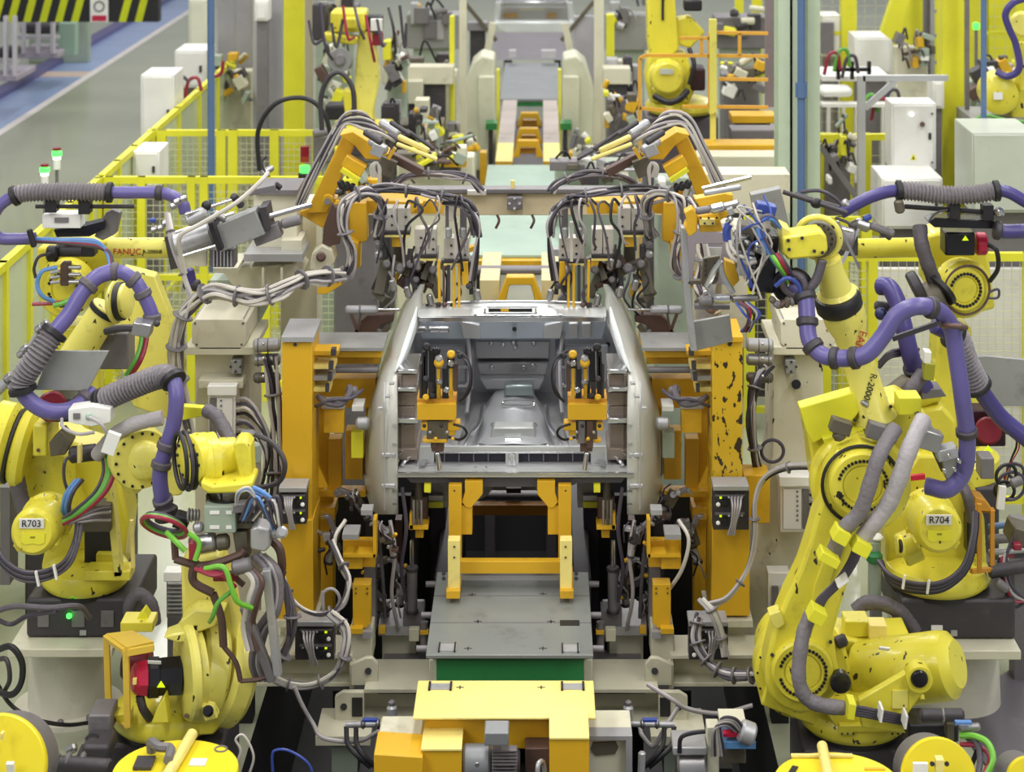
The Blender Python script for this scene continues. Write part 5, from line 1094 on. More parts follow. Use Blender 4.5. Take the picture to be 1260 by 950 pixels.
    # ---- horizontal cylinders linking column and post
    for i, (v, m_) in enumerate(((425, LGREY), (443, STEEL), (465, OLIVE))):
        q = T('lock_cylinder', ['topmost silver lock cylinder', 'middle banded lock cylinder', 'lowest brownish lock cylinder'][i] + f' between beige column and yellow post, {S}', 'cylinder', (325, v + 6, 12.45))
        MB().drum(P(312, v, 12.45), P(345, v - 1, 12.45), px(8.5 - i)).go('barrel', m_, q)
        for u in (318, 330): MB().ring(P(u, v, 12.45), (1, 0, 0), px(8.8 - i), px(.8)).go('band', MGREY, q)
        MB().ball(P(324, v - 2, 12.3), px(2)).go('fitting', CHROME, q)
    # ---- clamp pair inside the opening
    r = T('inner_clamp', f'black and yellow weld clamp standing inside the car opening, {S}', 'clamp', (540, 556, 11.95))
    MB().box(513, 497, 561, 517, 11.85, .12).go('yellow_block', YEL, r, bev=.003); MB().box(513, 491, 561, 498, 11.88, .2).go('block_top', mat('ochre_plate', (206, 150, 50), .45), r)
    for (u, v0, v1, w, m_) in ((523, 432, 494, 6, BLACK), (523, 436, 466, 3, YEL), (540, 452, 495, 4.5, YEL), (555, 440, 495, 4, YEL), (532, 430, 468, 8, BLACKG), (548, 452, 494, 7, BLACK), (555, 432, 452, 9, DGREY), (530, 468, 494, 6, DGREY), (561, 446, 480, 5, BROWN), (518, 446, 488, 3, DGREY), (536, 470, 492, 4, BLACKG)):
        MB().beam(P(u, v0, 11.92), P(u + jit(.6), v1, 11.92), px(w), .06).go('clamp_lever', m_, r, bev=.003)
    for (u, v, rp, m_) in ((525, 427, 5, BLACK), (537, 432, 5, BLACKG), (540, 446, 6, YEL), (540, 441, 4.5, LGREY), (555, 436, 5, YEL), (555, 447, 4, CHROME), (566, 438, 3.5, BLACK), (524, 489, 4, YEL), (532, 487, 3.5, BLACK), (541, 470, 3.5, STEEL), (549, 480, 3.5, CHROME), (524, 466, 3.5, DGREY)):
        MB().drum(P(u, v, 11.82), P(u, v, 11.93), px(rp)).go('pivot', m_, r)
    MB().tube([P(562, 432, 11.85), P(574, 440, 11.82), P(580, 460, 11.8), P(577, 482, 11.82), P(566, 494, 11.85)], px(1.7)).go('black_hose', BLACK, r); MB().tube([P(566, 436, 11.85), P(576, 448, 11.8), P(578, 470, 11.8), P(570, 490, 11.85)], px(1.3)).go('black_hose', CABLED, r)
    for (u0, v0, u1, v1, m_) in ((525, 518, 551, 542, OLIVE), (530, 518, 538, 552, BROWN), (540, 518, 548, 546, MGREY), (518, 520, 526, 530, YEL), (551, 520, 566, 530, YEL), (520, 541, 550, 545, YEL), (531, 545, 546, 556, BROWN), (552, 527, 560, 536, YEL)):
        MB().box(u0, v0, u1, v1, 11.88 + jit(.02), .08).go('clamp_foot', m_, r, bev=.003)
    for k in range(6): MB().ball(P(522 + k * 7, 524 + (k % 3) * 8, 11.84), px(2.4)).go('fitting', [BLACK, STEEL, YEL][k % 3], r)
    MB().tube([P(558, 522, 11.85), P(570, 526, 11.82), P(574, 534, 11.84), P(566, 541, 11.87), P(552, 538, 11.9)], px(1.6)).go('black_hose', BLACK, r)
    MB().drum(P(538, 556, 11.9), P(541, 578, 11.95), px(3)).go('lower_pin', CHROME, r)
    # ---- vertical clamps under the sill
    r = T('lift_clamp', f'dark vertical clamp with yellow collar under the corner of the car, {S}', 'clamp', (514, 815, 12.1))
    MB().cyl(P(515, 590, 12.15), P(515, 625, 12.15), px(5)).go('rod', OLIVE, r); MB().box(505, 612, 526, 650, 12.15, .12).go('clamp_body', BROWN, r, bev=.004); MB().box(504, 632, 508, 652, 12.05, .06).go('yellow_edge', YEL, r)
    MB().box(503, 646, 527, 652, 12.05, .14).go('yellow_collar', YEL, r, bev=.002); MB().box(511, 652, 521, 662, 12.1, .08).go('yellow_nut', YEL, r, bev=.003)
    for k, u in enumerate((509, 513.5, 518.5)): MB().cyl(P(u, 615, 12.05), P(u, 645, 12.05), px(1.8)).go('spring_rod', [STEEL, OLIVE, STEEL][k], r)
    cylunit(r, P(507, 752, 12.1), P(507, 665, 12.1), 6.5, 12.1, body=MGREY, rodlen=.4); MB().box(522, 596, 530, 606, 12.0, .05).go('yellow_marker', LEMON, r); MB().box(531, 592, 552, 625, 12.35, .2).go('side_box', GREYP, r, bev=.005); MB().box(523, 610, 545, 622, 12.3, .04).go('light_band', LGREY, r); MB().box(523, 618, 545, 625, 12.28, .03).go('yellow_band', LEMON, r)
    MB().box(496, 752, 522, 772, 12.1, .15).go('cylinder_base', MGREY, r, bev=.004)
    MB().box(505, 640, 512, 735, 12.6, .3).go('back_rail', DARKP, r)
    # ---- assorted clamps in the dark zone beside the platform
    spots = [('slim brown clamp below the flank of the car, next to the yellow bracket', 478, 665, 11.95, .85, -.2), ('grey clamp with a long cylinder beside the lift clamp', 492, 720, 12.2, 1.0, .15), ('dark clamp beneath the side frame next to the jig post', 408, 668, 12.3, 1.0, .3),
             ('low grey clamp above the pedestal cap', 470, 748, 12.3, .8, 0), ('brown clamp hooked behind the side frame feet', 440, 620, 12.3, .9, -.5), ('grey clamp tucked between guard plate and lift clamp', 462, 706, 12.2, .9, .35)]
    for i, (lab, u, v, d, sc, ln) in enumerate(spots): clampset(f'{lab}, {S}', u, v, d, sc, seed=i * 7 + (3 if Lf else 50), lean=ln, n=8)
    for i, pts in enumerate(([(450, 622, 12.1), (464, 650, 12.0), (470, 700, 12.0), (474, 760, 12.1)], [(480, 640, 12.0), (486, 680, 11.95), (482, 730, 12.0), (490, 775, 12.1)], [(425, 640, 11.9), (412, 664, 11.8), (420, 700, 11.8), (440, 730, 11.9)], [(495, 600, 12.0), (500, 650, 11.98), (494, 700, 12.0), (500, 740, 12.05)])):
        tag(MB().tube([P(*p) for p in pts], px(2.4)).go('hose', [SLEEVED, CABLE, CABLEL, CABLED][i]), ['dark hose hanging behind the yellow bracket', 'grey hose hanging beside the lift clamp', 'pale hose looped in front of the yellow bracket', 'black hose running down from the car sill corner'][i] + f', {S}', 'hose')
    # dark back wall plates filling the jig interior
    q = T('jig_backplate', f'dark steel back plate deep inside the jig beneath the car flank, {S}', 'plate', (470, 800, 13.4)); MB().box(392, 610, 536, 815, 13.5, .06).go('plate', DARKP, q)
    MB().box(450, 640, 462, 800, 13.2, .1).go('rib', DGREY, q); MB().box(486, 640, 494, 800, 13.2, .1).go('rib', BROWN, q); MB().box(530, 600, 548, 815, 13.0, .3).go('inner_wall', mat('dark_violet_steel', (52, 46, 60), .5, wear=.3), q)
    # valve and piping at the bottom
    r = T('air_regulator', f'grey air regulator with blue handle on a pipe at the pit edge, {S}', 'regulator', (480, 900, 11.2))
    MB().cyl(P(425, 892, 11.2), P(520, 890, 11.2), px(3.4)).go('pipe', LGREY, r); MB().drum(P(483, 888, 11.15), P(482, 868, 11.15), px(6)).go('filter_bowl', LGREY, r); MB().drum(P(482, 868, 11.15), P(482, 862, 11.15), px(4)).go('cap', MGREY, r)
    for u in (444, 462, 500, 512): MB().drum(P(u, 891, 11.2), P(u + 6, 891, 11.2), px(5.4)).go('coupling', STEEL, r)
    MB().box(446, 886, 464, 889, 11.1, .03).go('blue_handle', BLUED, r); MB().box(492, 895, 516, 905, 11.25, .1).go('grey_block', BEIGE, r)
    for k in range(2): MB().tube([P(426 + k * 12, 894, 11.2), P(428 + k * 11, 915, 11.15), P(440 + k * 8, 930, 11.1), P(456 + k * 6, 944, 11.1)], px(2.8)).go('black_hose', BLACK, r)
    MIR = 1
jig('R703'); jig('R704')
# crossbeam joining both sides
r = T('overhead_crossbeam', 'long pale beige crossbeam spanning the line behind the gripper heads', 'beam', (633, 265, 14.3))
MB().box(440, 238, 830, 265, 14.3, .12).go('beam_body', mat('cream_paint', (222, 206, 168), .5, wear=.5, wearcol=(170, 150, 110), scale=4), r, bev=.006); MB().box(440, 233, 830, 238, 14.25, .14).go('top_flange', MGREY, r, bev=.003)
MB().box(624, 243, 643, 258, 14.2, .12).go('sensor_block', MGREY, r, bev=.006); MB().bolts(P(633, 250, 14.2), (0, -1, 0), .035, 4, .01, .01).go('sensor_bolt', CHROME, r); MB().cyl(P(631, 232, 14.3), P(631, 222, 14.3), px(3)).go('top_pin', YPALE, r)
MB().box(575, 235, 598, 240, 14.2, .1).go('pale_patch', CABLEL, r)
for u in (612, 655): MB().tube([P(u, 265, 14.3), P(u + 2, 272, 14.25), P(u - 2, 281, 14.25)], px(2)).go('hook', BROWN, r)
# ================================================================ ROBOTS
def drumY(r, u, v, d, rp, L, m=ROBOT, name='housing', bev=.02, tilt=(0, 0)):
    """drum whose round face looks toward the viewer's side"""
    a = P(u, v, d); return MB().drum(a, a + V((tilt[0], L, tilt[1])), px(rp, d), bev).go(name, m, r)
def facemotor(r, u, v, d, rp, label, m=ROBOT):
    """round motor housing with collar, cable gland, name plate and tag"""
    c = P(u, v, d); R = px(rp, d); ax = V((0, 1, -.12)).normalized()
    mo = MB().lathe(c, ax, [(R * .80, 0), (R * .93, .015), (R, .05), (R, .3), (R * 1.12, .31), (R * 1.12, .36)], 36).go('motor_housing', m, r)
    MB().bolts(c + ax * .3, -ax, R * 1.06, 6, .014, .02, a0=.5).go('bolt', m, mo)
    for s in (-1, 1): MB().wbox(c + V((s * R * .7, .12, -R * .75)), (.05, .12, .05), (0, s * .6, 0)).go('lug', m, mo, bev=.006)
    if label:
        pl = MB().wbox(c + V((-.004, -.004, R * .42)), (R * 1.05, .008, R * .42), (.1, 0, 0)).go('name_plate', LABEL, mo)
        text(label, c + V((-.004, -.011, R * .42)), R * .40, INK, pl, rot=(PI / 2 - .1, 0, 0))
        tg = MB().poly([(u - rp * .48, v + 1), (u + rp * .52, v + 1), (u + rp * .5, v + rp * .42), (u + rp * .3, v + rp * .5), (u, v + rp * .44), (u - rp * .3, v + rp * .5), (u - rp * .48, v + rp * .4)], d - .012, .008).go('yellow_tag', TAG, mo)
        MB().box(u - 3, v + rp * .15, u + 3, v + rp * .22, d - .014, .003).go('tag_mark', mat('tag_dark', (150, 140, 30)), tg)
    return mo
def boltdisc(r, u, v, d, rp, rb, n, L=.06, m=ROBOT, name='joint_cover', axis=(0, 1, 0), gap=True):
    c = P(u, v, d); ax = V(axis).normalized(); R = px(rp, d)
    o = MB().lathe(c, ax, [(R * .60, .012), (R * .62, .0), (R * .93, 0), (R, .014), (R, L)], 40).go(name, m, r)
    MB().lathe(c + ax * .006, ax, [(R * .56, 0), (R * .58, .004), (R * .58, .02)], 36).go('hub_cap', m, o)
    if n: MB().bolts(c, -ax, px(rb, d), n, px(2.1, d), .006, a0=.3, a1=2 * PI * .93 + .3, seg=8).go('bolt_ring', INK, o)
    return o
def turntable(r, u, v, d, rp, m=ROBOT, h=.09):
    """round base ring, (u, v) the front of its rim"""
    z = P(u, v, d - px(rp, d)).z; c = V((P(u, v, d).x, d, z)); R = px(rp, d)
    MB().lathe(c, (0, 0, 1), [(R * .9, -.02), (R * .97, 0), (R, .015), (R, h * .6), (R * .93, h), (R * .7, h + .03)], 48).go('base_ring', m, r)
    MB().lathe(c - V((0, 0, .05)), (0, 0, 1), [(R * .86, 0), (R * .86, .05)], 40).go('base_gap', BLACK, r)
    return c
def guard(r, pts, w=.03, m=None):
    for a, b in pts: MB().beam(pt(a), pt(b), w).go('guard_bar', m or YPALE, r)

# ---------------------------------------------------------------- front robot, R704 side
d = 11.1
R1 = T('weld_robot', 'large yellow weld robot in front, leaning arm with grey wrapped sleeves, beside the stained column', 'robot', V((P(1047, 0, d).x, d, 0)))
c = turntable(R1, 1050, 917, d, 66)
b = MB(); b.aabb(c.x - .3, d - .25, 0, c.x + .34, d + .4, c.z - .05); b.go('base', DGREY, R1, bev=.02)
MB().poly([(1008, 868), (1028, 895), (1052, 906), (1112, 905), (1115, 882), (1138, 850), (1122, 822), (1060, 860)], 10.85, .28).go('carriage_casting', ROBOT, R1, bev=.012)
MB().poly([(938, 862), (945, 835), (1000, 845), (1055, 870), (1052, 905), (1000, 893), (936, 868)], 10.93, .3).go('skirt_casting', ROBOT, R1, bev=.012)
MB().poly([(1032, 905), (1050, 905), (1050, 901), (1112, 901), (1112, 893), (1033, 893)], 10.8, .05).go('bolt_strip', ROBOT, R1, bev=.004)
for u in (1036, 1043, 1050, 1098, 1105, 1111): MB().cyl(P(u, 903, 10.78), P(u, 903, 10.81), .006, seg=8).go('bolt', INK, R1)
mo = MB().lathe(P(1060, 831, 11.1), P(1178, 817, 10.85) - P(1060, 831, 11.1), [(px(34), 0), (px(36.5), .02), (px(37), .30), (px(37), .48), (px(35.5), .52), (px(30), .54), (px(25), .565), (.01, .57)], 44).go('counterbalance_drum', ROBOT, R1)
MB().wbox(P(1088, 798, 10.72), (.055, .01, .018), (.5, .12, 0)).go('small_label', LABEL, mo)
MB().cyl(P(1135, 862, 10.7), P(1134, 856, 10.72), px(3)).go('drain_plug', ROBOT, mo)
MB().poly([(1056, 862), (1118, 826), (1128, 822), (1142, 830), (1140, 848), (1118, 878), (1115, 903), (1060, 895)], 10.62, .05).go('side_plate', ROBOT, R1, bev=.008)
MB().box(1098, 850, 1117, 872, 10.612, .01).go('plate_emboss', ROBOT2, R1)
MB().lathe(P(1132, 837, 10.55), (0, 1, 0), [(px(8), 0), (px(9.5), .01), (px(10), .05)], 24).go('black_cap', BLACKG, R1); MB().lathe(P(1132, 837, 10.57), (0, 1, 0), [(px(14), 0), (px(14), .1)], 30).go('cap_boss', ROBOT, R1)
MB().lathe(P(1035, 842, 10.62), (0, 1, 0), [(px(10), 0), (px(11.5), .01), (px(11.5), .06)], 24).go('black_cap', BLACKG, R1)
# J2 body behind the arm
MB().lathe(P(988, 828, 10.95), (0, 1, 0), [(px(50), 0), (px(54), .02), (px(54), .14), (px(46), .16), (px(46), .4)], 44).go('shoulder_drum', ROBOT, R1)
MB().bolts(P(988, 828, 10.95), (0, -1, 0), px(51), 18, .006, .004, a0=0).go('bolt_ring', INK, R1)
MB().poly([(1010, 780), (1060, 790), (1122, 786), (1122, 796), (1060, 803), (1040, 850), (1000, 860)], 11.15, .3).go('rear_casting', ROBOT, R1, bev=.012)
MB().box(1040, 765, 1070, 784, 11.2, .15).go('cable_bracket', ROBOT, R1, bev=.004); MB().box(1070, 770, 1092, 790, 11.15, .12).go('orange_bracket', YPALE, R1, bev=.004)
MB().drum(P(1028, 792, 10.95), P(1042, 786, 10.95), px(7)).go('motor_stub', DGREY, R1)
# lower arm
MB().poly([(941, 838), (942, 815), (952, 775), (968, 735), (985, 700), (995, 670), (1003, 640), (1012, 612), (1016, 580), (1030, 556), (1060, 545), (1092, 556), (1106, 580), (1106, 605), (1090, 640), (1064, 670), (1046, 710), (1034, 750), (1026, 780), (1030, 815), (1034, 832), (1028, 856), (1008, 874), (985, 880), (962, 872), (946, 856)], 10.72, .2).go('lower_arm', ROBOT, R1, bev=.022)
MB().poly([(1002, 720), (1018, 676), (1032, 648), (1044, 655), (1030, 690), (1020, 725), (1010, 752), (998, 745)], 10.70, .03).go('arm_recess', ROBOT, R1, bev=.006)
boltdisc(R1, 988, 828, 10.66, 38, 28.5, 34, .08)
for v, u in ((856, 1006), (806, 950), (790, 1022)): MB().cyl(P(u, v, 10.7), P(u, v, 10.73), px(2)).go('bolt', INK, R1)
# J3 joint
MB().lathe(P(1060, 597, 10.85), (0, 1, 0), [(px(52), 0), (px(56), .02), (px(56), .1), (px(48), .12), (px(48), .34)], 44).go('elbow_drum', ROBOT, R1)
MB().ring(P(1060, 597, 10.71), (0, 1, 0), px(43), px(2), 44).go('elbow_seal', BLACK, R1)
boltdisc(R1, 1062, 598, 10.64, 41, 30.5, 36, .1)
# upper arm casting
MB().poly([(984, 502), (1050, 483), (1062, 500), (1048, 520), (1000, 546), (992, 530)], 10.95, .12).go('side_flange', LEMON, R1, bev=.006)
MB().poly([(992, 526), (1046, 512), (1090, 498), (1112, 492), (1142, 512), (1136, 536), (1110, 556), (1098, 570), (1070, 552), (1030, 560), (1010, 575), (1002, 600), (998, 560)], 11.0, .3).go('upper_arm_casting', ROBOT, R1, bev=.015)
MB().poly([(1012, 540), (1062, 528), (1070, 545), (1022, 562)], 10.9, .1).go('casting_cover', LEMON, R1, bev=.006); MB().poly([(1066, 538), (1082, 545), (1078, 552), (1062, 546)], 10.85, .05).go('tab_cover', LEMON, R1, bev=.003)
MB().box(1106, 490, 1134, 511, 10.8, .15).go('cable_clip', LEMON, R1, bev=.005)
for k in range(6): MB().cyl(P(1052 + k * 11, 517 - k * 4.2, 10.93), P(1052 + k * 11, 517 - k * 4.2, 10.97), px(2), seg=8).go('bolt', INK, R1)
# forearm
fa = MB().lathe(P(1078, 516, 11.0), P(1034, 372, 11.0) - P(1078, 516, 11.0), [(px(27, 11), 0), (px(26, 11), .02), (px(21, 11), .05), (px(19.5, 11), .3), (px(20, 11), .48), (px(26, 11), .55), (px(27, 11), .63)], 40).go('forearm', ROBOT2, R1)
ta = math.atan2(372 - 516, 1034 - 1078)
text('FANUC', P(1052, 424, 11.0) + V((0, -px(20, 11) - .004, 0)), .062, INKR, fa, roll=-(PI - math.atan2(144, 44)) , name='lettering')
text('R-2000iB', P(1066, 474, 11.0) + V((0, -px(20, 11) - .004, 0)), .05, INK, fa, roll=-(PI - math.atan2(144, 44)))
# wrist
ax = P(1013, 300, 10.9) - P(1032, 372, 11.0); axn = ax.normalized()
MB().lathe(P(1034, 380, 11.0), axn, [(px(27, 11), 0), (px(29, 11), .015), (px(29, 11), .07), (px(26, 11), .09)], 40).go('wrist_seal', BLACK, R1)
MB().lathe(P(1031, 366, 11.0), axn, [(px(27, 11), 0), (px(27, 11), .02), (px(20, 11), .05), (px(16, 11), .16), (px(16, 11), .24)], 40).go('wrist_tube', ROBOT2, R1)
MB().ring(P(1007, 292, 10.95), (.25, 1, .15), px(26, 11), px(4, 11), 40).go('wrist_ring', ROBOT2, R1); MB().drum(P(1007, 296, 10.92), P(1010, 292, 11.1), px(21, 11)).go('wrist_hub', OLIVE, R1)
MB().bolts(P(1007, 294, 10.9), (0, -1, 0), px(17, 11), 16, .007, .01, seg=6).go('hub_bolts', INK, R1)
MB().poly([(963, 292), (1010, 285), (1017, 290), (1019, 308), (1012, 316), (970, 320), (963, 312)], 10.72, .2).go('wrist_block', ROBOT, R1, bev=.012); MB().poly([(962, 278), (974, 284), (974, 296), (962, 318)], 10.75, .18).go('wrist_flange', ROBOT2, R1, bev=.008)
for (u, v) in ((971, 307), (987, 293), (1002, 309), (1012, 311), (970, 296)): MB().cyl(P(u, v, 10.7), P(u, v, 10.74), px(2), seg=8).go('bolt', INK, R1)
# grey wrapped sleeves and clips
def sleeve(r, pts, rp, d, m=SLEEVE):
    R = px(rp, d); o = MB().tube(pts, R, seg=14, res=8, rf=lambda t, i: R * (1 + .035 * math.sin(i * .9) + .03 * math.sin(i * 2.7))).go('wrapped_sleeve', m, r); return o
sleeve(R1, [P(1102, 526, 10.6), P(1082, 560, 10.5), P(1069, 600, 10.48), P(1058, 630, 10.5), P(1038, 652, 10.52), P(1030, 668, 10.55), P(1022, 690, 10.6)], 9.5, 10.6)
sleeve(R1, [P(1136, 516, 10.65), P(1120, 550, 10.5), P(1106, 590, 10.48), P(1092, 622, 10.5), P(1070, 650, 10.52), P(1058, 668, 10.55)], 10.5, 10.6, mat('pale_sleeve', (172, 166, 168), .5, wear=.5, wearcol=(110, 104, 104), bump=.6, scale=14))
for k in range(4): MB().tube([P(1052 + 3 * k, 672, 10.6), P(1044 + 3 * k, 692, 10.6), P(1028 + 3 * k, 716, 10.58), P(1008 + 3 * k, 736, 10.56), P(1000 + 3 * k, 752, 10.56)], px(2.3), seg=8).go('cable', CABLED, R1)
sleeve(R1, [P(1000, 752, 10.58), P(990, 775, 10.55), P(985, 800, 10.52), P(983, 835, 10.5), P(992, 858, 10.5), P(1012, 868, 10.5), P(1038, 871, 10.52)], 9, 10.6)
for k in range(4): MB().tube([P(1036, 867 + 3 * k, 10.52), P(1070, 873 + 3 * k, 10.55), P(1105, 880 + 3 * k, 10.6), P(1138, 886 + 2 * k, 10.7)], px(2.3), seg=8).go('cable', CABLED, R1)
for (u0, v0, u1, v1) in ((1026, 650, 1042, 664), (1050, 664, 1068, 678), (996, 748, 1013, 762), (1008, 680, 1030, 690)): MB().wbox(P((u0 + u1) / 2, (v0 + v1) / 2, 10.5), (px(u1 - u0), .12, px(v1 - v0)), (0, .5, 0)).go('cable_clip', LEMON, R1, bev=.003)
MB().wbox(P(1046, 870, 10.48), (px(8), .12, px(17)), (0, .15, 0)).go('cable_clip', LEMON, R1, bev=.003)
for u, v in ((1083, 876), (1113, 884), (1036, 714)): MB().wbox(P(u, v, 10.52), (.012, .1, px(14)), (0, .15 if u > 1050 else .9, 0)).go('cable_tie', LABEL, R1)
MB().poly([(946, 757), (960, 752), (966, 768), (956, 775), (950, 768)], 10.7, .1).go('stop_block', ROBOT2, R1, bev=.004)
# steel junction block + grey box by elbow
MB().wbox(P(1143, 540, 10.7), (.12, .1, .1), (0, .3, 0)).go('connector_block', STEEL, R1, bev=.006); MB().wbox(P(1172, 572, 10.75), (.11, .1, .12), (0, -.25, 0)).go('connector_block', STEEL, R1, bev=.006); MB().wbox(P(1164, 556, 10.7), (.11, .1, .06), (0, -.25, 0)).go('connector_block', LGREY, R1, bev=.006)
for u, v in ((1166, 562), (1172, 578), (1160, 580), (1178, 568)): MB().drum(P(u, v, 10.62), P(u + 4, v - 2, 10.62), px(3.5)).go('coupling', CHROME, R1)
MB().beam(P(1138, 520, 10.75), P(1156, 556, 10.75), px(11), .05).go('label_bar', LGREY, R1, bev=.003)
MB().beam(P(1128, 508, 10.78), P(1160, 578, 10.78), px(5), .05).go('guide_bar', OLIVE, R1); MB().drum(P(1036, 540, 10.8), P(1030, 530, 10.8), px(8)).go('valve', OLIVE, R1); MB().wbox(P(1034, 524, 10.8), (.11, .08, .07), (0, .3, 0)).go('valve_block', OLIVE, R1, bev=.004); MB().wbox(P(1078, 530, 10.8), (.1, .08, .08), (0, .3, 0)).go('valve_block', MGREY, R1, bev=.004)
MB().drum(P(1060, 494, 10.8), P(1068, 500, 10.8), px(3)).go('sensor', STEEL, R1)
# purple dress hose of the front robot
hose(R1, [(975, 352, 10.8), (990, 362, 10.75), (993, 390, 10.7), (996, 418, 10.65), (1012, 437, 10.6), (1040, 441, 10.55), (1066, 436, 10.5), (1086, 414, 10.5), (1104, 388, 10.5), (1128, 377, 10.5), (1154, 382, 10.55), (1170, 402, 10.6), (1177, 440, 10.6), (1184, 490, 10.6), (1190, 540, 10.65), (1186, 580, 10.7), (1166, 602, 10.7), (1140, 598, 10.75)], 10.5, 10.6, PURP, collars=(.045, .1, .155, .21, .255, .48, .80))
MB().beam(P(1098, 417, 10.55), P(1158, 396, 10.55), px(5)).go('hose_stay', DGREY, R1); MB().ring(P(1174, 402, 10.55), (.1, .3, 1), px(14, 10.6), px(3)).go('stay_ring', BROWN, R1)
hose(R1, [(1150, 400, 10.75), (1176, 415, 10.8), (1186, 440, 10.85), (1198, 466, 10.9), (1212, 488, 10.95), (1232, 514, 11.0), (1266, 542, 11.0)], 10.5, 10.9, PURPD, ribbed=((.14, .52),))
# bundle at the wrist
rk = MB().ring(P(975, 352, 10.8), (.2, 1, .3), px(20, 10.8), px(6, 10.8), 28, 10).go('coiled_hose', BLACKG, R1)
MB().ring(P(977, 350, 10.75), (.4, 1, .1), px(13, 10.8), px(4.5, 10.8), 28, 10).go('coiled_hose', SLEEVED, R1); MB().tube([P(954, 352, 10.7), P(968, 342, 10.68), P(982, 350, 10.7), P(986, 366, 10.72)], px(2.4)).go('blue_hose', BLUED, R1)
for k in range(5): MB().drum(P(948 + k * 6, 372 + (k % 2) * 6, 10.7), P(953 + k * 6, 366 + (k % 3) * 5, 10.7), px(4 + k % 3)).go('coupling', [OLIVE, MGREY, BROWN][k % 3], R1)
hose(R1, [(1012, 320, 10.75), (1004, 345, 10.75), (990, 360, 10.75)], 6, 10.7, SLEEVED, name='grey_hose')
# ---- weld gun held by this robot
G = T('weld_gun', 'intricate weld gun with blue and green hoses held by the large leaning robot', 'weld gun', (925, 400, 10.9))
MB().wbox(P(925, 302, 10.9), (px(36, 10.9), .16, px(54, 10.9)), (0, .12, 0)).go('gun_body', OLIVE, G, bev=.01); MB().wbox(P(918, 325, 10.8), (px(20, 10.9), .12, px(24, 10.9)), (0, .1, 0)).go('valve_body', LGREY, G, bev=.006)
MB().wbox(P(938, 320, 10.9), (px(30, 10.9), .2, px(70, 10.9)), (0, .1, 0)).go('transformer', BLACKG, G, bev=.01)
for u, v in ((906, 287), (907, 297)): MB().ring(P(u, v, 10.78), (0, 1, 0), px(3.2, 10.9), px(1.2, 10.9), 16, 6).go('port', CHROME, G)
for k in range(16):
    rs = random.Random(k * 13 + 5); u = rs.uniform(898, 958); v = rs.uniform(248, 345); w = rs.uniform(5, 12)
    if k % 3: MB().wbox(P(u, v, 10.78), (px(w, 10.9), .07, px(rs.uniform(4, 11), 10.9)), (0, rs.uniform(-.6, .6), 0)).go('gun_block', rs.choice([LGREY, OLIVE, STEEL, MGREY, BLACK]), G, bev=.004)
    else: MB().drum(P(u, v, 10.74), P(u + rs.uniform(-9, 9), v + rs.uniform(-9, 9), 10.76), px(3.4, 10.9)).go('fitting', rs.choice([STEEL, CHROME, DGREY]), G)
MB().wbox(P(942, 256, 10.8), (px(24, 10.9), .1, px(12, 10.9)), (0, .2, 0)).go('blue_block', BLUED, G, bev=.006); MB().wbox(P(946, 264, 10.78), (px(12, 10.9), .1, px(8, 10.9)), (0, .2, 0)).go('blue_block', mat('navy', (40, 44, 90), .4), G, bev=.004)
MB().tube([P(897, 276, 10.75), P(894, 285, 10.75), P(895, 296, 10.75)], px(5, 10.9)).go('blue_coupling', BLUED, G); MB().tube([P(895, 296, 10.75), P(897, 310, 10.72), P(905, 320, 10.7), P(920, 324, 10.72), P(930, 322, 10.75)], px(2.4)).go('pale_hose', CABLEL, G); MB().tube([P(898, 296, 10.72), P(901, 306, 10.7), P(910, 315, 10.68), P(924, 318, 10.7)], px(2)).go('pale_hose', CABLEL, G)
for k, (m_, o) in enumerate(((BLUE, 0), (BLUED, 4), (BLUE, -4), (SLEEVED, 8))): MB().tube([P(960, 280, 10.7), P(950, 269 - o * .3, 10.65), P(938, 270 - o * .3, 10.65), P(934 + o * .4, 284, 10.65), P(942 + o * .5, 303, 10.66), P(954 + o * .5, 322, 10.7), P(966 + o * .3, 338, 10.74)], px(2.3, 10.9)).go('blue_hose', m_, G)
for k, (m_, o) in enumerate(((GREEN, 0), (mat('green_lime', (130, 214, 60), .35), 3), (REDH, 11), (REDH, 15), (CABLED, 18))): MB().tube([P(948 + o * .6, 313 - o * .1, 10.68), P(956 + o * .6, 325, 10.66), P(964 + o * .5, 336, 10.7), P(970 + o * .2, 348, 10.76)], px(2.4, 10.9)).go('coloured_hose', m_, G)
for k in range(7):
    rs = random.Random(k + 80); MB().tube([P(rs.uniform(902, 950), rs.uniform(240, 262), 10.72), P(rs.uniform(905, 955), rs.uniform(256, 290), 10.64), P(rs.uniform(905, 950), rs.uniform(290, 320), 10.66), P(rs.uniform(910, 945), rs.uniform(330, 372), 10.72)], px(1.4, 10.9), seg=6).go('wire', rs.choice([CABLE, CABLED, BLACK, BLUED, CABLEL]), G)
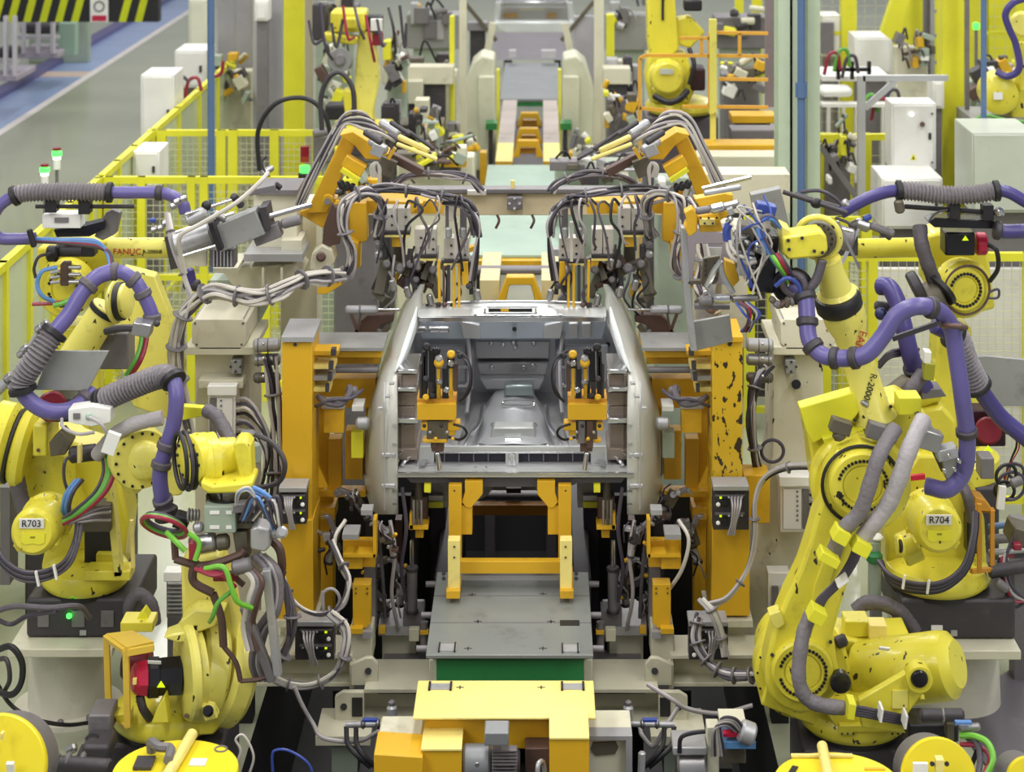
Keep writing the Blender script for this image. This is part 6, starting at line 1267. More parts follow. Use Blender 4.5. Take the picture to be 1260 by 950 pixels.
# forward jaws, yellow
MB().poly([(855, 245), (892, 238), (902, 240), (902, 247), (862, 256)], 10.95, .1).go('yellow_arm', YEL, G, bev=.004); MB().poly([(842, 262), (852, 256), (858, 262), (858, 285), (848, 292), (842, 280), (846, 272)], 10.9, .1).go('yellow_jaw', YEL, G, bev=.006)
MB().poly([(858, 266), (884, 262), (890, 285), (862, 286)], 10.92, .08).go('yellow_plate', YEL, G, bev=.004); MB().box(861, 270, 880, 277, 10.88, .04).go('ochre_bar', YPALE, G); MB().poly([(892, 320), (905, 326), (910, 345), (898, 358), (892, 340)], 10.95, .08).go('yellow_bracket', YEL, G, bev=.004)
for k in range(5): MB().cyl(P(862 + k * 5, 268 + (k % 2) * 7, 10.87), P(862 + k * 5, 268 + (k % 2) * 7, 10.9), px(1.4, 10.9), seg=8).go('hole', INK, G)
MB().drum(P(866, 238, 10.85), P(912, 230, 10.85), px(3.4, 10.9)).go('chrome_cylinder', LGREY, G); MB().drum(P(856, 260, 10.8), P(874, 257, 10.8), px(4.5, 10.9)).go('steel_cylinder', MGREY, G); MB().drum(P(874, 258, 10.8), P(892, 254, 10.8), px(6, 10.9)).go('white_cylinder', CHROME, G); MB().drum(P(890, 255, 10.8), P(910, 250, 10.8), px(5, 10.9)).go('steel_cylinder', STEEL, G)
MB().drum(P(860, 371, 10.85), P(878, 370, 10.85), px(6.5, 10.9)).go('nozzle', MGREY, G); MB().drum(P(878, 368, 10.82), P(900, 367, 10.82), px(6, 10.9)).go('white_cylinder', CHROME, G); MB().drum(P(900, 368, 10.84), P(934, 366, 10.84), px(4.5, 10.9)).go('rod_cylinder', STEEL, G); MB().box(855, 376, 898, 381, 10.9, .05).go('bar', MGREY, G)
MB().tube([P(870, 352, 10.85), P(878, 335, 10.82), P(887, 322, 10.8)], px(4, 10.9)).go('steel_link', CHROME, G); MB().tube([P(886, 322, 10.8), P(890, 340, 10.82), P(902, 360, 10.84)], px(3.6, 10.9)).go('steel_link', LGREY, G); MB().ring(P(869, 362, 10.78), (0, 1, 0), px(3.4, 10.9), px(1.2, 10.9), 16, 6).go('eyelet', CHROME, G)
MB().poly([(866, 318), (886, 315), (884, 345), (880, 350), (845, 350), (848, 345), (862, 345)], 11.05, .04).go('perforated_plate', OLIVE, G, bev=.003)
for k in range(8): MB().cyl(P(868 + (k % 2) * 12, 321 + k * 3, 11.03), P(868 + (k % 2) * 12, 321 + k * 3, 11.06), px(1.2), seg=8).go('hole', INK, G)
MB().poly([(853, 396), (898, 388), (902, 420), (880, 426), (856, 432)], 11.1, .03).go('grey_guard_plate', GREYP, G, bev=.003); MB().poly([(838, 280), (845, 282), (850, 360), (858, 432), (850, 432), (842, 360)], 11.05, .05).go('guard_strip', LGREY, G, bev=.003)
MB().poly([(838, 280), (855, 280), (890, 286), (890, 300), (857, 300), (852, 350), (840, 348)], 11.4, .08).go('lilac_plate', mat('lilac_grey_plate', (150, 142, 150)), G, bev=.004)
for k in range(6):
    rs = random.Random(k + 30); MB().tube([P(905 + k * 3, 372, 10.8), P(915 + k * 4, 385 + rs.uniform(-4, 4), 10.76), P(925 + rs.uniform(-6, 6), 396, 10.78), P(912 + k * 2, 408, 10.85)], px(1.6, 10.9), seg=6).go('wire', [BLUED, CABLED, REDH, BLACK, CABLE, BLUED][k], G)

# ---------------------------------------------------------------- robot tagged R704
d = 12.1
R2 = T('weld_robot', 'yellow weld robot with the name plate R704 on its round motor', 'robot', V((P(1160, 0, d).x, d, 0)))
c = turntable(R2, 1152, 737, d, 66)
b = MB(); zt_ = P(0, 787, 11.85).z
b.aabb(P(1108, 0, 11.85).x, 11.85, zt_, P(1250, 0, 11.85).x, 12.6, c.z - .03); b.go('base', DGREY, R2, bev=.02)
MB().box(1146, 770, 1160, 777, 11.84, .02).go('base_label', LABEL, R2); MB().box(1170, 776, 1178, 783, 11.84, .02).go('base_label', LGREY, R2)
MB().poly([(1092, 715), (1090, 670), (1085, 625), (1100, 600), (1130, 560), (1165, 560), (1200, 600), (1212, 640), (1215, 700), (1206, 724), (1110, 724)], 12.1, .4).go('casting', ROBOT, R2, bev=.02)
facemotor(R2, 1156, 652, 11.5, 30, 'R704', ROBOT)
MB().drum(P(1108, 678, 11.8), P(1130, 668, 11.8), px(20)).go('gear_drum', ROBOT, R2); MB().drum(P(1103, 672, 11.6), P(1112, 672, 11.6), px(13)).go('round_flange', ROBOT, R2); MB().drum(P(1106, 672, 11.55), P(1110, 672, 11.55), px(8)).go('flange_bore', INK, R2)
MB().poly([(1130, 505), (1160, 500), (1178, 520), (1180, 600), (1150, 620), (1120, 600)], 12.2, .2).go('lower_arm', ROBOT, R2, bev=.02); MB().drum(P(1120, 480, 12.3), P(1150, 470, 12.3), px(24)).go('elbow', ROBOT, R2)
for k in range(6): MB().tube([P(1080 + k, 690, 11.6), P(1096, 708 + 2 * k, 11.5), P(1125, 718 + 2 * k, 11.45), P(1160, 716 + 2 * k, 11.45), P(1185 + k, 696 + k, 11.5), P(1196 + k, 660, 11.6), P(1198 + k, 630, 11.7)], px(2.6), seg=8).go('cable', [CABLED, BLACK][k % 2], R2)
for u, v in ((1112, 716), (1142, 722)): MB().wbox(P(u, v, 11.42), (.012, .02, px(16)), (0, .15, 0)).go('cable_tie', LABEL, R2)
ob = mat('guard_orange', (200, 140, 40), .45, wear=.4)
guard(R2, (((1221, 628, 11.9), (1221, 700, 11.9)), ((1205, 620, 11.7), (1205, 705, 11.7)), ((1196, 626, 12.1), (1222, 628, 11.9)), ((1195, 703, 11.8), (1224, 700, 11.9))), px(5), ob); MB().poly([(1200, 612), (1212, 616), (1223, 630), (1198, 628)], 11.9, .15).go('guard_plate', ob, R2, bev=.003)
MB().box(1190, 636, 1208, 682, 12.0, .12).go('black_motor', BLACKG, R2, bev=.01); MB().wbox(P(1212, 572, 12.0), (px(17), .14, px(26)), (0, 0, 0)).go('grey_box', MGREY, R2, bev=.008); MB().tube([P(1180, 590, 12.0), P(1190, 610, 11.9), P(1196, 640, 11.95)], px(7)).go('grey_sleeve', SLEEVED, R2)
MB().beam(P(1100, 590, 12.0), P(1138, 586, 12.0), px(6)).go('red_lever', RED, R2)
MB().box(1190, 505, 1238, 550, 12.3, .16).go('dark_motor', mat('maroon_black', (50, 20, 30), .4), R2, bev=.012); MB().drum(P(1216, 530, 12.2), P(1216, 530, 12.3), px(17)).go('red_motor_cap', mat('dark_red', (120, 16, 36), .4), R2); MB().poly([(1216, 548), (1222, 556), (1210, 556)], 12.19, .005).go('warning_triangle', LED, R2)
for k in range(3): MB().tube([P(1238, 520 + 6 * k, 12.2), P(1250, 530 + 4 * k, 12.2), P(1253 - k, 550, 12.2), P(1244, 568, 12.2), P(1236, 590 + 6 * k, 12.2)], px(2)).go('cable', [REDH, YPALE, BLACK][k], R2)
MB().poly([(1188, 440), (1215, 438), (1262, 443), (1262, 500), (1212, 500)], 12.0, .03).go('grey_shield', GREYP, R2, bev=.003)
hose(R2, [(1082, 352, 12.0), (1094, 354, 11.95), (1104, 372, 11.9), (1112, 402, 11.85), (1120, 436, 11.85), (1128, 460, 11.9), (1138, 478, 11.95)], 11, 11.9, PURPD, collars=(.3, .78))
MB().drum(P(1076, 376, 12.0), P(1096, 378, 12.0), px(6)).go('valve', DGREY, R2); MB().ball(P(1084, 386, 11.95), px(8)).go('valve_bulb', mat('navy', (40, 44, 90)), R2)
sleeve(R2, [P(1112, 500, 11.7), P(1122, 478, 11.7), P(1136, 460, 11.75)], 9, 11.8, SLEEVED); MB().wbox(P(1142, 455, 11.7), (px(12), .1, px(20)), (0, .1, 0)).go('olive_block', mat('olive_yellow', (150, 150, 40), .5), R2, bev=.004); MB().wbox(P(1140, 438, 11.7), (px(8), .08, px(14)), (0, .1, 0)).go('white_sensor', WHITE, R2, bev=.003)
MB().drum(P(1096, 488, 11.8), P(1120, 470, 11.8), px(13)).go('elbow_motor', OLIVE, R2); MB().poly([(1134, 480), (1158, 478), (1165, 488), (1134, 492)], 11.9, .15).go('grey_cap', MGREY, R2, bev=.005)
for k in range(3): MB().tube([P(1082, 452 - k * 3, 11.9), P(1094, 440 - k * 3, 11.85), P(1110, 436 - k * 3, 11.9), P(1130, 430, 12)], px(2.4)).go('cable', CABLED, R2)
# its pedestal, a thing of its own
r = T('robot_pedestal', 'beige pedestal with wide flange under the robot tagged R704', 'pedestal', V((P(1175, 0, 12.2).x, 12.2, 0)))
MB().aabb(P(1112, 0, 11.75).x, 11.7, zt_ - .055, P(1254, 0, 11.75).x, 12.75, zt_ - .002).go('top_flange', BEIGE, r, bev=.005)
MB().cyl(V((r.location.x, 12.2, 0)), V((r.location.x, 12.2, zt_ - .05)), .27, .25, 40).go('drum', mat('pedestal_cream', (208, 204, 188), .5, wear=.2), r)
sleeve_o = T('ribbed_duct', 'grey crumpled cable duct arching behind the big yellow drum of the leaning robot', 'duct', (1120, 800, 11.6))
sleeve(sleeve_o, [P(1052, 752, 11.5), P(1066, 742, 11.5), P(1090, 744, 11.5), P(1112, 758, 11.5), P(1126, 778, 11.5)], 9, 11.5, SLEEVED)

# ---------------------------------------------------------------- back robot, R704 side
d = 13.2
R3 = T('weld_robot', 'rear yellow weld robot with big bolted joint disc behind the robot tagged R704', 'robot', V((P(1200, 0, 13.6).x, 13.6, 0)))
MB().cyl(P(1050, 306, 13.2), P(1140, 304, 13.2), px(12, 13.2)).go('forearm', ROBOT, R3); MB().cyl(P(1040, 306, 13.2), P(1052, 306, 13.2), px(9, 13.2)).go('wrist', DGREY, R3)
MB().poly([(1140, 290), (1165, 284), (1215, 300), (1225, 380), (1170, 395), (1140, 350)], 13.3, .3).go('elbow_casting', ROBOT, R3, bev=.02)
MB().lathe(P(1190, 357, 13.05), (-.25, 1, 0), [(px(32, 13), 0), (px(36, 13), .02), (px(36, 13), .12)], 40).go('disc_rim', ROBOT, R3)
boltdisc(R3, 1188, 357, 12.98, 27, 20, 26, .08, axis=(-.25, 1, 0)); MB().ring(P(1190, 357, 13.0), (-.25, 1, 0), px(30, 13), px(1.6, 13), 40).go('disc_seal', BROWN, R3)
MB().box(1163, 286, 1200, 315, 12.95, .18).go('black_motor', BLACKG, R3, bev=.012); MB().drum(P(1200, 300, 13.05), P(1214, 300, 13.05), px(14, 13)).go('red_motor_cap', RED, R3); MB().poly([(1188, 290), (1192, 296), (1184, 296)], 12.94, .005).go('warning_triangle', LED, R3)
MB().tube([P(1214, 300, 13), P(1226, 308, 12.95), P(1228, 330, 12.95), P(1218, 346, 13.0)], px(3, 13)).go('cable', BLACK, R3); MB().tube([P(1216, 360, 12.9), P(1228, 356, 12.9), P(1228, 366, 12.9), P(1216, 367, 12.9)], px(1.6, 13)).go('cable', CABLED, R3)
sleeve(R3, [P(1132, 278, 12.9), P(1134, 300, 12.85), P(1142, 326, 12.85), P(1150, 346, 12.9)], 9, 12.9, SLEEVED); MB().drum(P(1140, 370, 12.9), P(1160, 362, 12.9), px(21, 13)).go('lower_joint', OLIVE, R3); MB().drum(P(1122, 356, 12.9), P(1134, 350, 12.9), px(20, 13)).go('dark_drum', DGREY, R3)
MB().lathe(P(1156, 358, 12.85), V((.5, .2, .4)), [(px(22, 13), 0), (px(22, 13), .03)], 30).go('ring_seal', BLACK, R3); MB().beam(P(1170, 395, 13.5), P(1160, 560, 13.5), .22, .3).go('lower_arm', ROBOT, R3, bev=.02)
MB().aabb(P(1110, 0, 13.3).x, 13.3, 0, P(1230, 0, 13.3).x, 13.9, .9).go('base', DGREY, R3, bev=.02); MB().lathe(V((P(1170, 0, 13.6).x, 13.6, .9)), (0, 0, 1), [(.32, 0), (.32, .12), (.2, .2), (.2, .75)], 36).go('base_ring', ROBOT, R3)
hose(R3, [(1034, 262, 12.8), (1052, 252, 12.8), (1075, 241, 12.8), (1100, 235, 12.8), (1130, 236, 12.8), (1160, 240, 12.8), (1200, 239, 12.8), (1235, 235, 12.8), (1265, 250, 12.8)], 7.6, 12.8, PURPD, ribbed=((.33, .83),))
MB().cyl(P(1113, 254, 12.85), P(1230, 262, 12.85), px(3, 13)).go('support_rod', BLACK, R3); MB().box(1169, 251, 1182, 270, 12.8, .1).go('black_bracket', BLACK, R3, bev=.004); MB().box(1210, 253, 1223, 272, 12.8, .1).go('black_bracket', BLACK, R3, bev=.004)
MB().poly([(1142, 273), (1150, 268), (1225, 272), (1232, 282), (1150, 280)], 12.85, .15).go('support_plate', BLACKG, R3, bev=.004); MB().drum(P(1227, 256, 12.8), P(1232, 266, 12.8), px(6, 13)).go('fitting', CHROME, R3); MB().drum(P(1105, 246, 12.75), P(1108, 262, 12.75), px(6, 13)).go('fitting', OLIVE, R3)
hose(R3, [(1225, 283, 12.8), (1240, 285, 12.8), (1268, 284, 12.8)], 9, 12.8, PURPD, collars=(.1,)); MB().tube([P(1143, 272, 12.8), P(1152, 262, 12.8), P(1166, 258, 12.8)], px(1.5)).go('cable', CABLED, R3)
G2 = T('weld_gun', 'grey clamp tool with couplings at the tip of the rear robot behind the R704 robot', 'weld gun', (1060, 300, 12.9))
for (u, v, u2, v2, rp, m_) in ((1036, 248, 1050, 258, 6, STEEL), (1052, 274, 1070, 280, 7, STEEL), (1070, 277, 1100, 288, 5, MGREY), (1062, 270, 1072, 266, 4, BLUED), (1045, 280, 1058, 274, 6, OLIVE), (1080, 282, 1096, 294, 3, DGREY)): MB().drum(P(u, v, 12.8), P(u2, v2, 12.8), px(rp, 12.8)).go('coupling', m_, G2)
MB().beam(P(1056, 282, 12.75), P(1032, 332, 12.6), px(4)).go('link_rod', CHROME, G2); MB().tube([P(985, 236, 12.8), P(1010, 235, 12.8), P(1030, 246, 12.8), P(1038, 262, 12.8)], px(2.4)).go('cable', CABLED, G2); MB().tube([P(1028, 268, 12.8), P(1046, 276, 12.75), P(1052, 290, 12.75)], px(2)).go('cable', CABLED, G2)
MB().cyl(P(978, 240, 12.7), P(1032, 256, 12.7), px(4)).go('dark_rod', DGREY, G2); MB().ball(P(1005, 250, 12.65), px(7)).go('black_knob', BLACK, G2)
MB().box(1032, 290, 1056, 315, 12.9, .15).go('dark_body', DGREY, G2, bev=.008)

# ---------------------------------------------------------------- robot tagged R703
d = 12.0
R4 = T('weld_robot', 'yellow weld robot with the name plate R703 on its round motor', 'robot', V((P(95, 0, d).x, d, 0)))
c = turntable(R4, 106, 735, d, 54); zt4 = P(0, 785, 11.8).z
MB().aabb(P(32, 0, 11.8).x, 11.8, zt4, P(166, 0, 11.8).x, 12.5, c.z - .03).go('base', DGREY, R4, bev=.02)
for k, (u0, u1) in enumerate(((46, 60), (88, 104), (124, 140))): MB().box(u0, 752, u1, 772, 11.79, .02).go('base_relief', MGREY, R4, bev=.003)
MB().cyl(P(85, 758, 11.76), P(85, 758, 11.8), px(3.4)).go('green_indicator', GLOWG, R4); MB().box(98, 776, 106, 782, 11.79, .02).go('base_label', LGREY, R4)
MB().poly([(50, 700), (62, 640), (62, 600), (20, 585), (0, 560), (0, 520), (30, 505), (62, 520), (92, 545), (140, 560), (158, 640), (150, 712), (60, 715)], 12.2, .3).go('casting', ROBOT, R4, bev=.02)
MB().poly([(8, 556), (40, 550), (82, 560), (86, 600), (110, 650), (96, 664), (60, 650), (36, 620), (14, 590)], 12.02, .2).go('lower_arm', ROBOT, R4, bev=.018)
MB().drum(P(-14, 542, 12.0), P(16, 548, 12.0), px(50), .03).go('shoulder_drum', ROBOT, R4); MB().drum(P(16, 548, 12.0), P(20, 549, 12.0), px(46), .004).go('shoulder_seal', BLACK, R4); MB().drum(P(20, 549, 12.0), P(40, 553, 12.0), px(48), .03).go('shoulder_cover', ROBOT, R4)
MB().box(40, 523, 58, 562, 11.8, .3).go('arm_block', ROBOT, R4, bev=.012); MB().cyl(P(47, 554, 11.79), P(47, 554, 11.81), px(2.2)).go('bolt', BROWN, R4)
facemotor(R4, 40, 656, 11.35, 29, 'R703', ROBOT)
MB().box(104, 648, 143, 700, 11.95, .03).go('cavity', INK, R4); MB().box(118, 682, 143, 705, 11.9, .06).go('cavity_plate', ROBOT, R4, bev=.004)
MB().beam(P(135, 590, 11.8), P(147, 705, 11.8), px(8), .1).go('frame_strut', ROBOT2, R4); MB().beam(P(162, 640, 11.8), P(164, 698, 11.8), px(4), .03).go('frame_strut', YPALE, R4)
MB().box(104, 703, 160, 715, 11.75, .15).go('lower_lug', ROBOT, R4, bev=.006)
MB().box(0, 600, 12, 720, 12.5, .2).go('grey_duct', MGREY, R4); sleeve(R4, [P(20, 588, 11.9), P(28, 620, 11.9), P(40, 640, 11.9)], 10, 11.9, SLEEVED)
for k in range(6): MB().tube([P(-6, 668 + 2 * k, 11.3), P(6, 690 + 2 * k, 11.25), P(30, 704 + 2 * k, 11.2), P(58, 702 + 2 * k, 11.2), P(80 + k, 690 + k, 11.3), P(92 + k, 664, 11.4), P(95 + k, 640, 11.6)], px(2.7), seg=8).go('cable', [CABLED, BLACK, SLEEVED][k % 3], R4)
for u, v in ((46, 712), (68, 704)): MB().wbox(P(u, v, 11.17), (.012, .02, px(17)), (0, -.2, 0)).go('cable_tie', LABEL, R4)
for k, (m_, o) in enumerate(((GREEN, 0), (REDH, 5), (GREEN, -3), (CABLED, -8))): MB().tube([P(134 + o, 560, 11.5), P(135 + o, 582, 11.4), P(124 + o, 606, 11.35), P(100 + o, 628, 11.35), P(78, 642 + o * .5, 11.4)], px(2.9 if k < 2 else 2)).go('coloured_hose', m_, R4)
for k in range(3): MB().tube([P(94 + 4 * k, 590, 11.6), P(82 + 4 * k, 606, 11.55), P(77 + 4 * k, 624, 11.55), P(80 + 4 * k, 640, 11.6)], px(2.4)).go('blue_hose', [BLUE, BLUE, CABLED][k], R4)
MB().tube([P(90, 560, 11.6), P(80, 568, 11.55), P(79, 590, 11.55), P(86, 610, 11.6)], px(2)).go('cable', CABLED, R4); MB().box(100, 621, 136, 655, 11.7, .12).go('connector_block', OLIVE, R4, bev=.008)
for k in range(4): MB().tube([P(136, 625 + 5 * k, 11.6), P(118, 628 + 4 * k, 11.55), P(100, 636 + 2 * k, 11.55), P(84, 645, 11.6)], px(1.8)).go('cable', [SLEEVED, CABLE][k % 2], R4)
MB().drum(P(86, 560, 11.7), P(120, 556, 11.7), px(10)).go('actuator', DGREY, R4); MB().box(95, 548, 99, 570, 11.55, .05).go('yellow_strap', YPALE, R4); MB().poly([(60, 545), (75, 530), (88, 545), (80, 560), (62, 562)], 11.7, .12).go('fitting_block', OLIVE, R4, bev=.006)
# upper structure
MB().poly([(150, 330), (190, 340), (214, 400), (226, 452), (218, 520), (164, 500), (140, 420)], 12.6, .12).go('rear_plate', ROBOT2, R4, bev=.008)
MB().cyl(P(92, 440, 11.9), P(132, 378, 11.9), px(20), px(19), 32).go('forearm', ROBOT2, R4); MB().lathe(P(128, 385, 11.9), P(134, 376, 11.9) - P(128, 385, 11.9), [(px(21), 0), (px(21), .03)], 32).go('forearm_seal', BLACK, R4)
MB().lathe(P(138, 372, 11.9), (1, -.2, .1), [(px(22), 0), (px(26), .02), (px(26), .03), (px(20), .04)], 32).go('joint_flange', ROBOT2, R4); MB().lathe(P(145, 371, 11.9), (1, -.2, .1), [(px(23), 0), (px(23), .035)], 32).go('joint_seal', BLACK, R4); MB().lathe(P(151, 370, 11.9), (1, -.2, .1), [(px(21), 0), (px(21), .03), (px(15), .045)], 32).go('joint_cover', ROBOT2, R4)
MB().poly([(43, 480), (62, 432), (134, 432), (108, 481)], 11.45, .02).go('grey_shield', GREYP, R4, bev=.003)
MB().drum(P(64, 500, 11.7), P(64, 500, 11.9), px(18)).go('red_motor_cap', mat('dark_red', (120, 16, 36)), R4); MB().box(54, 492, 90, 520, 11.75, .2).go('black_motor', BLACKG, R4, bev=.012)
MB().box(122, 410, 158, 455, 12.0, .2).go('warm_box', MGREY, R4, bev=.01); MB().box(118, 412, 140, 420, 11.95, .1).go('bracket', OLIVE, R4)
for k, (m_, o) in enumerate(((GREEN, 0), (REDH, 6))): MB().tube([P(176 + o, 400, 11.9), P(173 + o, 425, 11.85), P(166 + o, 445, 11.8), P(155 + o, 462, 11.8)], px(3)).go('coloured_hose', m_, R4)
MB().wbox(P(176, 403, 11.5), (px(22), .12, px(16)), (0, .2, 0)).go('steel_clamp', STEEL, R4, bev=.008); MB().tube([P(130, 408, 11.7), P(150, 404, 11.65), P(172, 404, 11.6)], px(4.5)).go('dark_arm', DGREY, R4); MB().ball(P(193, 398, 11.5), px(4)).go('knob', DGREY, R4)
for (u, v) in ((48, 405), (55, 400), (30, 430), (10, 465), (14, 475), (26, 436)): MB().drum(P(u - 4, v + 3, 11.5), P(u + 5, v - 4, 11.5), px(5)).go('steel_clamp', STEEL, R4)
MB().cyl(P(30, 436, 11.5), P(50, 404, 11.5), px(3)).go('stay_rod', LGREY, R4); MB().cyl(P(-6, 484, 11.5), P(8, 470, 11.5), px(6)).go('stay_rod', LGREY, R4)
hose(R4, [(138, 334, 11.6), (118, 342, 11.55), (100, 362, 11.5), (84, 388, 11.45), (66, 410, 11.4), (46, 440, 11.35), (28, 466, 11.35), (32, 488, 11.35), (56, 505, 11.35), (84, 505, 11.4), (106, 492, 11.45), (114, 482, 11.5)], 10, 11.5, PURP, ribbed=((.36, .64),), collars=(.12, .96), cm=SLEEVED)
hose(R4, [(138, 334, 11.6), (152, 336, 11.6), (168, 348, 11.6), (178, 366, 11.6), (186, 384, 11.6), (187, 396, 11.6)], 8.5, 11.6, PURP, collars=(.03, .35, .6, .95), cm=SLEEVED)
hose(R4, [(118, 498, 11.4), (140, 486, 11.35), (168, 474, 11.3), (196, 464, 11.25), (212, 466, 11.2), (217, 488, 11.15), (214, 520, 11.15), (205, 550, 11.15), (197, 580, 11.15), (199, 610, 11.15), (206, 632, 11.2)], 9.5, 11.3, PURP, ribbed=((.04, .42),), collars=(.70, .78, .93), cm=SLEEVED)
# cable gathering end
MB().drum(P(203, 624, 11.1), P(206, 640, 11.1), px(14)).go('hose_end_ring', BLACK, R4)
# white box with label on arm
MB().poly([(84, 504), (112, 500), (136, 503), (136, 520), (112, 525), (84, 520)], 11.25, .12).go('sensor_box', WHITE, R4, bev=.004); MB().box(90, 509, 98, 516, 11.24, .01).go('box_label', MGREY, R4); MB().drum(P(109, 512, 11.15), P(109, 514, 11.24), px(3.4)).go('plug', TEAL, R4)
MB().tube([P(110, 514, 11.15), P(122, 520, 11.1), P(130, 530, 11.1), P(136, 545, 11.15)], px(2)).go('cable', CABLE, R4); MB().wbox(P(137, 545, 11.12), (px(15), .04, px(24)), (0, .35, 0)).go('white_tag', WHITE, R4)
MB().tube([P(76, 515, 11.3), P(78, 526, 11.25), P(96, 534, 11.2), P(116, 532, 11.2)], px(2)).go('cable', CABLE, R4)
sleeve(R4, [P(120, 560, 11.5), P(140, 536, 11.4), P(165, 522, 11.35), P(200, 514, 11.35)], 9, 11.4, mat('pale_sleeve', (172, 166, 168)))
r = T('robot_pedestal', 'beige drum pedestal with wide flange under the robot tagged R703', 'pedestal', V((P(84, 0, 12.1).x, 12.1, 0)))
MB().aabb(P(12, 0, 11.7).x, 11.65, zt4 - .05, P(140, 0, 11.7).x, 12.6, zt4 - .002).go('top_flange', BEIGE, r, bev=.005)
cz = V((r.location.x, 12.1, 0)); MB().lathe(cz, (0, 0, 1), [(.32, 0), (.32, .03), (.235, .035), (.225, zt4 - .05)], 44).go('drum', mat('pedestal_cream', (208, 204, 188)), r)
for a in (-.9, -1.5, -2.2): MB().drum(cz + V((math.cos(a) * .28, math.sin(a) * .28, .03)), cz + V((math.cos(a) * .28, math.sin(a) * .28, .06)), .018).go('anchor_bolt', MGREY, r)
r = T('ribbed_duct', 'dark grey arched cable duct behind the red capped motor guard of the front robot', 'duct', (175, 775, 11.7)); sleeve(r, [P(162, 768, 11.7), P(160, 745, 11.7), P(172, 732, 11.7), P(186, 745, 11.7), P(190, 768, 11.7)], 8.5, 11.7, SLEEVED)

# ---------------------------------------------------------------- back robot, R703 side
R5 = T('weld_robot', 'rear yellow weld robot with horizontal forearm at the fence, behind the robot tagged R703', 'robot', V((P(60, 0, 13.6).x, 13.6, 0)))
fa = MB().cyl(P(134, 305, 13.2), P(212, 305, 13.2), px(12.5, 13.2), seg=32).go('forearm', ROBOT2, R5); text('FANUC', P(159, 307, 13.2) + V((0, -px(12.5, 13.2) - .003, 0)), .055, INKR, fa); text('R-2000iB', P(190, 307, 13.2) + V((0, -px(12.5, 13.2) - .003, 0)), .034, INK, fa)
MB().poly([(202, 292), (212, 290), (220, 330), (210, 332)], 13.1, .12).go('wrist_flange', DGREY, R5); MB().poly([(45, 305), (100, 300), (135, 295), (138, 330), (125, 360), (110, 375), (60, 378), (48, 350)], 13.3, .3).go('elbow_casting', ROBOT, R5, bev=.02)
MB().lathe(P(76, 357, 13.15), (.25, 1, 0), [(px(32, 13), 0), (px(36, 13), .02), (px(36, 13), .12)], 40).go('disc_rim', ROBOT, R5); boltdisc(R5, 78, 357, 13.08, 27, 20, 26, .08, axis=(.25, 1, 0))
MB().drum(P(68, 308, 13.0), P(116, 308, 13.0), px(8, 13)).go('black_actuator', DGREY, R5); MB().drum(P(58, 312, 12.95), P(72, 312, 12.95), px(10, 13)).go('motor_end', BLACK, R5); MB().box(100, 303, 116, 316, 12.95, .12).go('dark_cap', BLACK, R5, bev=.006)
MB().box(74, 325, 84, 352, 12.9, .1).go('manifold', BROWN, R5, bev=.005)
for k in range(3): MB().drum(P(84, 329 + 9 * k, 12.9), P(100, 329 + 9 * k, 12.9), px(2.6, 13)).go('fitting', STEEL, R5); MB().drum(P(62, 336 + 6 * k, 12.9), P(74, 333 + 7 * k, 12.9), px(2, 13)).go('fitting', LGREY, R5)
MB().tube([P(70, 329, 12.8), P(52, 334, 12.75), P(46, 350, 12.75), P(52, 364, 12.75), P(66, 371, 12.8)], px(2.6, 13)).go('blue_hose', BLUE, R5); MB().tube([P(62, 312, 12.85), P(48, 316, 12.8), P(42, 330, 12.8), P(44, 342, 12.8)], px(2, 13)).go('cable', DGREY, R5)
MB().tube([P(40, 374, 12.8), P(66, 373, 12.8), P(90, 370, 12.85)], px(2.6, 13)).go('red_hose', REDH, R5); MB().tube([P(66, 376, 12.75), P(80, 372, 12.75), P(94, 364, 12.8)], px(3, 13)).go('green_hose', GREEN, R5)
for k, m_ in enumerate((BLUE, BLUE, REDH, CABLED)): MB().tube([P(44, 294 + k, 12.8), P(70, 295 + k, 12.75), P(100, 295 + 2 * k, 12.75), P(120, 298 + 2 * k, 12.75), P(132 + k, 312, 12.75), P(136 + k, 332, 12.7)], px(2.6, 13)).go('coloured_hose', m_, R5)
bx_ = MB().box(52, 264, 99, 281, 12.85, .14).go('white_control_box', WHITE, R5, bev=.004); MB().box(67, 268, 84, 274, 12.84, .01).go('box_label', MGREY, bx_)
MB().poly([(66, 283), (105, 278), (128, 272), (128, 282), (110, 291), (70, 292)], 12.9, .15).go('black_plate', BLACKG, R5); MB().poly([(116, 291), (130, 262), (138, 258), (148, 262), (142, 288), (126, 296)], 12.95, .08).go('grey_bracket', MGREY, R5, bev=.004)
MB().cyl(P(44, 254, 12.85), P(165, 254, 12.85), px(2.6, 13)).go('support_rod', DGREY, R5); MB().box(55, 246, 69, 262, 12.8, .1).go('black_bracket', BLACK, R5, bev=.004); MB().box(96, 246, 110, 264, 12.8, .1).go('black_bracket', BLACK, R5, bev=.004)
hose(R5, [(44, 293, 12.8), (20, 294, 12.8), (-2, 292, 12.8), (-10, 275, 12.8), (-2, 255, 12.8), (14, 243, 12.8), (36, 237, 12.8), (90, 236, 12.8), (150, 237, 12.8), (180, 237, 12.8), (206, 239, 12.8), (224, 250, 12.8), (228, 262, 12.8)], 7.4, 12.8, PURP, ribbed=((.34, .69),), collars=(.87,))
MB().drum(P(36, 282, 12.7), P(42, 304, 12.7), px(4)).go('hose_bracket', BLACK, R5)
for (u, v) in ((214, 250), (222, 246), (210, 255), (194, 282), (200, 276), (186, 284)): MB().drum(P(u, v, 12.6), P(u + 8, v - 3, 12.6), px(4.4)).go('steel_clamp', STEEL, R5)
